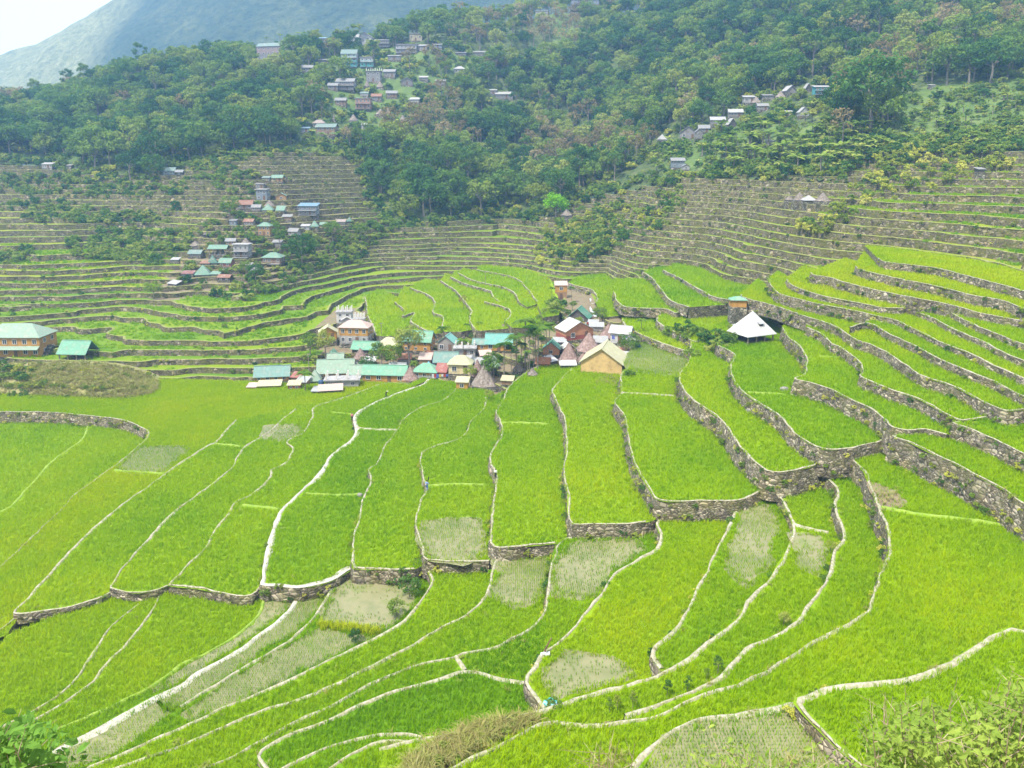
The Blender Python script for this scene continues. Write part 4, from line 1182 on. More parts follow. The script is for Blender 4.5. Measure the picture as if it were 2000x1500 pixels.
def banana_geo(seed):
    r = random.Random(seed)
    v, f = [], []
    for k in range(8):
        a = k * 2.4 + r.uniform(-.3, .3); L_ = r.uniform(1.9, 2.7); up = r.uniform(.5, 1.15)
        dx, dy = math.cos(a), math.sin(a)
        prev = None
        for s in range(6):
            t = s / 5
            rr = .1 + L_ * t * math.cos(up) + .25 * t * t; z = 2.0 + L_ * (math.sin(up) * t - .75 * t * t * (1 - .25 * up))
            wd = .36 * math.sin(math.pi * min(1, t * .93 + .06))
            i = len(v)
            v += [(dx * rr - dy * wd, dy * rr + dx * wd, z - wd * .35), (dx * rr, dy * rr, z), (dx * rr + dy * wd, dy * rr - dx * wd, z - wd * .35)]
            if s: f += [(i - 3, i, i + 1, i - 2), (i - 2, i + 1, i + 2, i - 1)]
    t = MB(); t.tube([(0, 0, -.6), (0, 0, .4), (.05, 0, 2.1)], [.17, .14, .09], 6)
    cm = mesh("fronds", v, f, [M['leaf_light']]); tm = t.me("stem", [M['bark']])
    both = MB(); both.add(v, f, 0); both.add(t.v, t.f, 1)
    TREES[('banana', seed)] = (cm, tm, both.me("banana", [M['leaf_light'], M['bark']]))
for s in range(3): banana_geo(s)

def palm_geo(seed, h, nf=11, L_=2.2):
    r = random.Random(200 + seed)
    v, f = [], []
    for k in range(nf):
        a = k * 6.283 / nf + r.uniform(-.2, .2); up = r.uniform(.2, 1.2)
        dx, dy = math.cos(a), math.sin(a)
        for s in range(9):
            t = (s + 1) / 9
            rr = L_ * t * math.cos(up * (1 - .3 * t)); z = h + L_ * (math.sin(up) * t - .8 * t * t)
            wl = .7 * math.sin(math.pi * (t * .85 + .1))
            for sd in (-1, 1):
                i = len(v)
                ex, ey = -dy * sd, dx * sd
                v += [(dx * (rr - .13), dy * (rr - .13), z + .03), (dx * (rr + .12), dy * (rr + .12), z), (dx * (rr + .3) + ex * wl, dy * (rr + .3) + ey * wl, z - .4 * wl), (dx * (rr + .1) + ex * wl * .95, dy * (rr + .1) + ey * wl * .95, z - .45 * wl)]
                f.append((i, i + 1, i + 2, i + 3))
    t = MB()
    b = r.uniform(-.4, .4)
    t.tube([(0, 0, -1), (b * .3, 0, h * .4), (b * .1, .1, h * .75), (0, 0, h)], [.13, .10, .085, .07], 6)
    t.tube([(0, 0, h - .75), (0, 0, h - .1), (0, 0, h + .15)], [.085, .12, .07], 6, 0)
    TREES[('palm', seed)] = (mesh("fronds", v, f, [M['leaf_palm']]), t.me("trunk", [M['bark']]), None)
palm_geo(0, 8.5); palm_geo(1, 7.0); palm_geo(2, 10.0); palm_geo(3, 4.5)

def plant(kind, x, y, z, scale, rz, name='tree'):
    cm, tm, _ = TREES[kind]
    e = empty(name, (x, y, z), rz, scale)
    link(cm.name.split('.')[0], cm, e)
    link(tm.name.split('.')[0], tm, e)
    return e

# --- the woods
lat = []
sp = 7.0
for x in np.arange(-330, 470, sp):
    for y in np.arange(150, 560, sp):
        lat.append((x + rng.uniform(-.45, .45) * sp, y + rng.uniform(-.45, .45) * sp))
lat = np.array(lat)
lz = bil(H, lat[:, 0], lat[:, 1])
lu, lv = project_np(lat[:, 0], lat[:, 1], lz)
WOOD = P("-300,290 0,300 90,308 200,335 330,325 420,305 520,285 640,285 705,300 735,380 770,428 880,424 1030,410 1062,404 1135,376 1195,360 1250,320 1330,300 1420,250 1600,240 1720,270 1760,180 2000,150 2300,140 2300,-400 -300,-400")
ok = pip(lu, lv, WOOD) & (lu > -120) & (lu < 2120) & (lv > -120)
CLEAR = [P("480,160 500,75 1060,0 1060,120 900,150 900,260 640,290 560,270"), P("1290,290 1380,215 1620,150 1640,240 1560,260 1400,300")]
dens = np.ones(len(lat))
dens[pip(lu, lv, CLEAR[0])] = .9
dens[pip(lu, lv, CLEAR[1])] = .45
dens[pip(lu, lv, P('1690,320 1770,170 1900,165 2300,150 2300,330'))] = .06
ok &= rng.random(len(lat)) < dens
# ------------------------------------------------------------------ houses
RC = dict(mint=(.125, .275, .185), teal=(.06, .19, .13), turq=(.12, .30, .26), cream=(.36, .35, .215), white=(.42, .42, .41), pink=(.38, .29, .25), rust=(.26, .11, .06), grey=(.27, .28, .28), gg=(.20, .28, .21),
          blue=(.12, .30, .42), red=(.24, .085, .075), pale=(.38, .39, .35), dark=(.08, .08, .09), teal2=(.135, .23, .20))
WC = dict(ochre=(.38, .205, .055), wood=(.23, .21, .19), white=(.44, .43, .41), conc=(.29, .28, .27), red=(.26, .08, .06), dark=(.09, .08, .07), orange=(.40, .19, .10), teal=(.10, .50, .46), brown=(.26, .16, .09), bg=(.22, .27, .32), cream=(.50, .42, .24), turq=(.04, .40, .42))
_mc = {}
def roof_mat(c, ax):
    k = ('r', c, ax)
    if k not in _mc:
        m, nt, b = new_mat("roof_" + c)
        col = RC[c]
        tc = nt.nodes.new('ShaderNodeTexCoord').outputs['Object']
        wv_ = N(nt, 'ShaderNodeTexWave', bands_direction=ax, Scale=1.4, Distortion=.0)
        nt.links.new(tc, wv_.inputs['Vector'])
        f = noise_fac(nt, .7, 5, .7, 'obj'); f2 = noise_fac(nt, 3.5, 4, .7, 'obj')
        worn = tuple(.55 * q + .45 * g for q, g in zip(col, (.42, .36, .30)))
        light = tuple(min(.82, q * 1.18 + .03) for q in col)
        cc = ramp(nt, f, [(.3, worn), (.5, col), (.72, light)])
        cc = mixc(nt, ramp(nt, f2, [(.52, (0, 0, 0)), (.74, (.75, .75, .75))]), cc, (.20, .135, .09))
        nt.links.new(cc, b.inputs['Base Color'])
        b.inputs['Roughness'].default_value = .75; b.inputs['Specular IOR Level'].default_value = .12
        bump(nt, b, wv_.outputs['Fac'], .6, .06)
        _mc[k] = m
    return _mc[k]
def wall_mat(c):
    k = ('w', c)
    if k not in _mc:
        m, nt, b = new_mat("housewall_" + c)
        col = WC[c]
        tc = nt.nodes.new('ShaderNodeTexCoord').outputs['Object']
        wv_ = N(nt, 'ShaderNodeTexWave', bands_direction='X' if c.split('_')[0] in ('conc', 'white') else 'Z', Scale=1.1, Distortion=.3)
        nt.links.new(tc, wv_.inputs['Vector'])
        f = noise_fac(nt, .8, 5, .7, 'obj')
        cc = ramp(nt, f, [(.28, tuple(q * .62 for q in col)), (.5, col), (.75, tuple(min(.8, q * 1.2) for q in col))])
        nt.links.new(cc, b.inputs['Base Color'])
        bump(nt, b, wv_.outputs['Fac'], .3, .04)
        _mc[k] = m
    return _mc[k]
M['thatch'] = mottled("thatch", (.11, .088, .07), (.22, .185, .155), 2.2, 1.0, .15, .95, 'obj', c3=(.32, .28, .245))
M['thatch_red'] = mottled("reddish_thatch", (.15, .098, .08), (.26, .18, .155), 2.2, 1.0, .15, .95, 'obj', c3=(.36, .275, .245))
M['glass'] = mottled("dark_pane", (.02, .025, .03), (.06, .07, .09), 1, 0, .01, .25)
M['bluepane'] = mottled("blue_pane", (.03, .06, .30), (.05, .09, .42), 1, 0, .01, .3)
M['frame'] = mottled("window_frame", (.45, .42, .38), (.62, .60, .56), 4, .1, .01)
M['post'] = mottled("timber_post", (.15, .12, .09), (.30, .25, .20), 3, .3, .02)
M['plinth'] = stone_mat("stone_plinth", 2.0, .25)
M['doorw'] = mottled("door_wood", (.10, .06, .035), (.18, .11, .07), 4, .2, .02)

def thick(mb, top, faces, t, mi=0):
    """a roof skin with real thickness"""
    n = len(top)
    vs = list(top) + [(p[0], p[1], p[2] - t) for p in top]
    fs = [tuple(f) for f in faces] + [tuple(n + i for i in reversed(f)) for f in faces]
    ed = {}
    for f in faces:
        for a, b in zip(f, f[1:] + f[:1]): ed[(a, b)] = 1
    for (a, b) in ed:
        if (b, a) not in ed: fs.append((b, a, n + a, n + b))
    mb.add(vs, fs, mi)

_win = None
def window_meshes():
    global _win
    if _win is None:
        f = MB()
        for b in ((-.5, -.42, -.06, .03, -.5, .5), (.42, .5, -.06, .03, -.5, .5), (-.42, .42, -.06, .03, .42, .5), (-.42, .42, -.06, .03, -.5, -.42), (-.03, .03, -.05, .02, -.42, .42)): f.box(*b)
        p = MB(); p.box(-.42, .42, -.02, .01, -.42, .42)
        _win = (f.me("window", [M['frame']]), p.me("pane", [M['glass']]), p.me("pane", [M['bluepane']]))
    return _win

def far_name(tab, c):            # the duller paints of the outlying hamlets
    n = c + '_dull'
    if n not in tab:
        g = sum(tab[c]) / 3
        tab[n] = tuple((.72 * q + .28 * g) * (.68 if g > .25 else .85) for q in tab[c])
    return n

HB = []          # picture boxes of the houses, to keep trees from growing in front of them
VG = 'houses of the valley villages'
def house(ty, u, v, w, wall, roof, dr, yaw, rc, wc, win, ex, label, cat='house', name='house', z=None, p=None):
    if p is None:
        p = hit(u, v)
        if z is not None: p = at_z(u, v, z)
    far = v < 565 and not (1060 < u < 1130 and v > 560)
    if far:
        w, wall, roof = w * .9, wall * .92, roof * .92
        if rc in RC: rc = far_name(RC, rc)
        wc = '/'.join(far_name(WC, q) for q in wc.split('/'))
    m = (p[1] * CA + (CAMZ - p[2]) * SA) / F
    eaves = .38 if w * m > 5 else .25
    yaw = R(yaw)
    W = w * m - 2 * eaves; hh = wall * m; rh = roof * m; D = max(2.0, W * dr)
    W = max(W, 1.2)
    # base centre lies half a depth behind the front foot seen in the picture
    cx_, cy_ = p[0] - math.sin(yaw) * D / 2, p[1] + math.cos(yaw) * D / 2
    e = empty(name, (cx_, cy_, p[2]), yaw)
    tag(e, label, cat, VG, 'thing')
    HB.append((u - w / 2, v - wall - roof, u + w / 2, v, p[1]))
    h0 = 0.0
    if 'S' in ex:                                    # on stilts
        h0 = hh * .38
        for sx in (-1, 0, 1):
            for sy in (-1, 1):
                q = MB(); q.box(sx * (W / 2 - .2) - .1, sx * (W / 2 - .2) + .1, sy * (D / 2 - .2) - .1, sy * (D / 2 - .2) + .1, -3.5, h0)
                q.build('post', M['post'], e)
    else:
        q = MB(); q.box(-W / 2 - .15, W / 2 + .15, -D / 2 - .15, D / 2 + .15, -3.5, .12)
        q.build('foundation', M['plinth'], e)
    H1 = hh
    top = H1 + rh
    wm = [wall_mat(wc.split('/')[0])] + ([wall_mat(wc.split('/')[1])] if '/' in wc else [])
    wl = MB()
    o = eaves
    rf = MB()
    if 'P' in ex:                                    # open posts instead of walls
        for sx in (-1, -.33, .33, 1):
            for sy in (-1, 1):
                q = MB(); q.box(sx * (W / 2 - .15) - .11, sx * (W / 2 - .15) + .11, sy * (D / 2 - .15) - .11, sy * (D / 2 - .15) + .11, .1, H1 + (0.02 if ty != 'gx' else .0))
                q.build('post', M['post'], e)
        wl.box(-W / 2 + .4, W / 2 - .4, -D / 2 + .4, D / 2 - .4, .12, .5)
        wl.box(-W * .15, W * .22, -D * .05, D * .3, .5, H1 * .8)
    elif len(wm) > 1:
        wl.box(-W / 2, W / 2, -D / 2, D / 2, h0, h0 + (H1 - h0) * .5, 1)
        wl.box(-W / 2 - .02, W / 2 + .02, -D / 2 - .02, D / 2 + .02, h0 + (H1 - h0) * .5 + .002, H1, 0)
    else:
        wl.box(-W / 2, W / 2, -D / 2, D / 2, max(h0, .0), H1)
    ax = 'X'
    if ty == 'gx':
        s = rh / (D / 2); ez = H1 - o * s
        thick(rf, [(-W / 2 - o, -D / 2 - o, ez), (W / 2 + o, -D / 2 - o, ez), (W / 2 + o, 0, top), (-W / 2 - o, 0, top), (W / 2 + o, D / 2 + o, ez), (-W / 2 - o, D / 2 + o, ez)], [[0, 1, 2, 3], [3, 2, 4, 5]], -.12)
        if 'P' not in ex:
            for sx in (-1, 1): wl.add([(sx * W / 2, -D / 2, H1), (sx * W / 2, D / 2, H1), (sx * W / 2, 0, top - .02), (sx * (W / 2 - .15), -D / 2, H1), (sx * (W / 2 - .15), D / 2, H1), (sx * (W / 2 - .15), 0, top - .02)], [(0, 1, 2), (5, 4, 3), (0, 3, 4, 1), (1, 4, 5, 2), (2, 5, 3, 0)])
    elif ty == 'gy':
        ax = 'Y'
        s = rh / (W / 2); ez = H1 - o * s
        thick(rf, [(-W / 2 - o, -D / 2 - o, ez), (0, -D / 2 - o, top), (0, D / 2 + o, top), (-W / 2 - o, D / 2 + o, ez), (W / 2 + o, -D / 2 - o, ez), (W / 2 + o, D / 2 + o, ez)], [[0, 1, 2, 3], [1, 4, 5, 2]], -.12)
        for sy in (-1, 1): wl.add([(-W / 2, sy * D / 2, H1), (W / 2, sy * D / 2, H1), (0, sy * D / 2, top - .02), (-W / 2, sy * (D / 2 - .15), H1), (W / 2, sy * (D / 2 - .15), H1), (0, sy * (D / 2 - .15), top - .02)], [(0, 1, 2), (5, 4, 3), (0, 3, 4, 1), (1, 4, 5, 2), (2, 5, 3, 0)])
    elif ty == 'hip':
        rl = max(W - D, W * .25) / 2
        ez = H1 - .1
        a = W / 2 + o; b = D / 2 + o
        thick(rf, [(-a, -b, ez), (a, -b, ez), (a, b, ez), (-a, b, ez), (-rl, 0, top), (rl, 0, top)], [[0, 1, 5, 4], [1, 2, 5], [2, 3, 4, 5], [3, 0, 4]], -.12)
    elif ty == 'pyr':
        a = W / 2 + o; b = D / 2 + o; ez = H1 - .1
        thick(rf, [(-a, -b, ez), (a, -b, ez), (a, b, ez), (-a, b, ez), (0, 0, top)], [[0, 1, 4], [1, 2, 4], [2, 3, 4], [3, 0, 4]], -.1)
    elif ty == 'shed':
        thick(rf, [(-W / 2 - o, -D / 2 - o, H1 - .05), (W / 2 + o, -D / 2 - o, H1 - .05), (W / 2 + o, D / 2 + o, top), (-W / 2 - o, D / 2 + o, top)], [[0, 1, 2, 3]], -.12)
        if 'P' not in ex:
            wl.add([(-W / 2, -D / 2, H1 - .02), (W / 2, -D / 2, H1 - .02), (W / 2, D / 2, H1 - .02), (-W / 2, D / 2, H1 - .02), (W / 2, D / 2, top - .1), (-W / 2, D / 2, top - .1)], [(1, 2, 4), (3, 0, 5), (2, 3, 5, 4)])
    elif ty == 'flat':
        rf.box(-W / 2 - o, W / 2 + o, -D / 2 - o, D / 2 + o, H1 + .003, H1 + .28)
        if 'C' in ex:
            for sx in (-1, -.33, .33, 1):
                for sy in (-1, 1):
                    q = MB(); q.box(sx * (W / 2 - .2) - .14, sx * (W / 2 - .2) + .14, sy * (D / 2 - .2) - .14, sy * (D / 2 - .2) + .14, H1 + .285, H1 + max(rh, 1.6))
                    q.build('column', M['frame'], e)
    elif ty == 'thatch':
        r_ = random.Random(int(u * 7 + v))
        n = 20
        vs, fs = [], []
        prof_ = [(1.0, -.22), (1.02, .0), (.80, .22), (.55, .48), (.30, .75), (.10, .95), (.0, 1.0)]
        for k, (rr, zz) in enumerate(prof_):
            for i in range(n):
                a = 2 * math.pi * i / n
                c, s = math.cos(a), math.sin(a)
                sq = 1 / max(abs(c), abs(s)) ** .45
                j = 1 + r_.uniform(-.05, .05)
                vs.append(((W / 2 + o) * rr * c * sq * j * .9, (W / 2 + o) * rr * s * sq * j * .9, H1 + rh * zz * (1 if zz > 0 else .6) + (r_.uniform(-.10, .10) if k < 3 else 0)))
        for k in range(len(prof_) - 1):
            for i in range(n):
                j = (i + 1) % n
                fs.append((k * n + i, k * n + j, (k + 1) * n + j, (k + 1) * n + i))
        rf.add(vs, fs)
        # loose straw ends
        for q in range(240):
            a = r_.uniform(0, 6.283); t = r_.random() ** .8
            rr = (W / 2 + o) * (1.02 - .95 * t) * .95 / max(abs(math.cos(a)), abs(math.sin(a))) ** .4
            zb = H1 + rh * (t * .98) - .05
            x, y = rr * math.cos(a), rr * math.sin(a)
            l = r_.uniform(.3, .7); wd = r_.uniform(.05, .12)
            rf.add([(x - math.sin(a) * wd, y + math.cos(a) * wd, zb + .15), (x + math.sin(a) * wd, y - math.cos(a) * wd, zb + .15), (x * (1 + l * .35 / max(rr, .5)), y * (1 + l * .35 / max(rr, .5)), zb - l * .45)], [(0, 1, 2)])
    wl.build('wall', wm, e)
    if ty == 'thatch': rf.build('roof', M['thatch_red' if rc == 'red' else 'thatch'], e)
    elif 'T' in ex:                                  # slopes of two colours
        rm = [roof_mat(rc, ax), roof_mat('teal', 'Y')]
        me_ = rf.me('roof', rm)
        for pl in me_.polygons:
            if pl.normal.x < -.3: pl.material_index = 1
        link('roof', me_, e)
    else: rf.build('roof', roof_mat(rc, ax) if ty != 'flat' else wall_mat('conc'), e)
    if ty in ('gx', 'gy') and w > 30:
        q = MB()
        if ty == 'gx': q.box(-W / 2 - o, W / 2 + o, -.14, .14, top + .06, top + .17)
        else: q.box(-.14, .14, -D / 2 - o, D / 2 + o, top + .06, top + .17)
        q.build('ridge_cap', roof_mat(rc, ax), e)
    # windows and a door on the front and the right side
    if win and 'P' not in ex:
        nx_, ny_ = win
        st = (H1 - h0) / ny_
        wmf, pn, pb = window_meshes()
        ws = min(1.1, W / nx_ * .5, st * .55); wh = min(1.2, st * .5)
        for r2 in range(ny_):
            for c2 in range(nx_):
                zc = h0 + st * (r2 + .55)
                xx = -W / 2 + W * (c2 + .5) / nx_
                if r2 == 0 and c2 == nx_ // 2 and not h0 and W > 3 and st > 1.7:
                    d_ = MB(); d_.box(xx - .42, xx + .42, -D / 2 - .07, -D / 2 + .02, .1, min(st * .85, 2.0)); d_.build('door', M['doorw'], e)
                    continue
                wo = link('window', wmf, e); wo.location = (xx, -D / 2 - .03, zc); wo.scale = (ws, 1, wh)
                if w > 24: po = link('pane', pb if 'U' in ex else pn, wo)
                else:
                    po = link('pane', pn, wo)
            if D > 3 and w > 24:
                for yy in (-D * .22, D * .22):
                    wo = link('window', wmf, e); wo.location = (W / 2 + .03, yy, h0 + st * (r2 + .55)); wo.rotation_euler = (0, 0, R(90)); wo.scale = (min(ws, D * .3), 1, wh)
                    link('pane', pn, wo)
    if 'B' in ex:                                    # balconies along the front
        ny_ = win[1] if win else 1
        st = (H1 - h0) / ny_
        for r2 in range(ny_):
            zz = h0 + st * r2
            q = MB(); q.box(-W / 2 - .02, W / 2 + .02, -D / 2 - 1.3, -D / 2 - .04, zz - .06, zz + .08)
            bo = q.build('balcony', wall_mat('conc'), e)
            q = MB()
            q.box(-W / 2, W / 2, -D / 2 - 1.28, -D / 2 - 1.22, zz + .85, zz + .95)
            for k in range(9):
                x = -W / 2 + W * k / 8
                q.box(x - .04 * (1 if k else -1), x + .05, -D / 2 - 1.275, -D / 2 - 1.225, zz + .08, zz + .85)
            q.build('railing', wall_mat('teal' if 'G' in ex else 'wood'), bo)
    if 'L' in ex:                                    # lean-to strip along the front
        q = MB(); thick(q, [(-W / 2, -D / 2 - 1.3, H1 * .42), (W / 2, -D / 2 - 1.3, H1 * .42), (W / 2, -D / 2 - .03, H1 * .55), (-W / 2, -D / 2 - .03, H1 * .55)], [[0, 1, 2, 3]], -.08)
        q.build('awning', roof_mat('gg', 'X'), e)
    if 'H' in ex:                                    # dark roof hatch with a small hood
        q = MB(); q.box(.02 * W, .16 * W, -D * .36, -D * .25, H1 + rh * .22, H1 + rh * .50); do = q.build('dormer', wall_mat('dark'), e)
        q = MB(); thick(q, [(-.01 * W, -D * .40, H1 + rh * .48), (.19 * W, -D * .40, H1 + rh * .48), (.19 * W, -D * .2, H1 + rh * .58), (-.01 * W, -D * .2, H1 + rh * .58)], [[0, 1, 2, 3]], -.06); q.build('hood', roof_mat('grey', 'X'), do)
    if 'K' in ex:                                    # outside stair at the right end
        q = MB()
        for k in range(9):
            q.box(W / 2 + .05, W / 2 + 1.2, -D / 2 + .3 + k * .32, -D / 2 + .3 + k * .32 + .318, 0, .25 + k * H1 * .055)
        q.build('stair', M['plinth'], e)
    return e

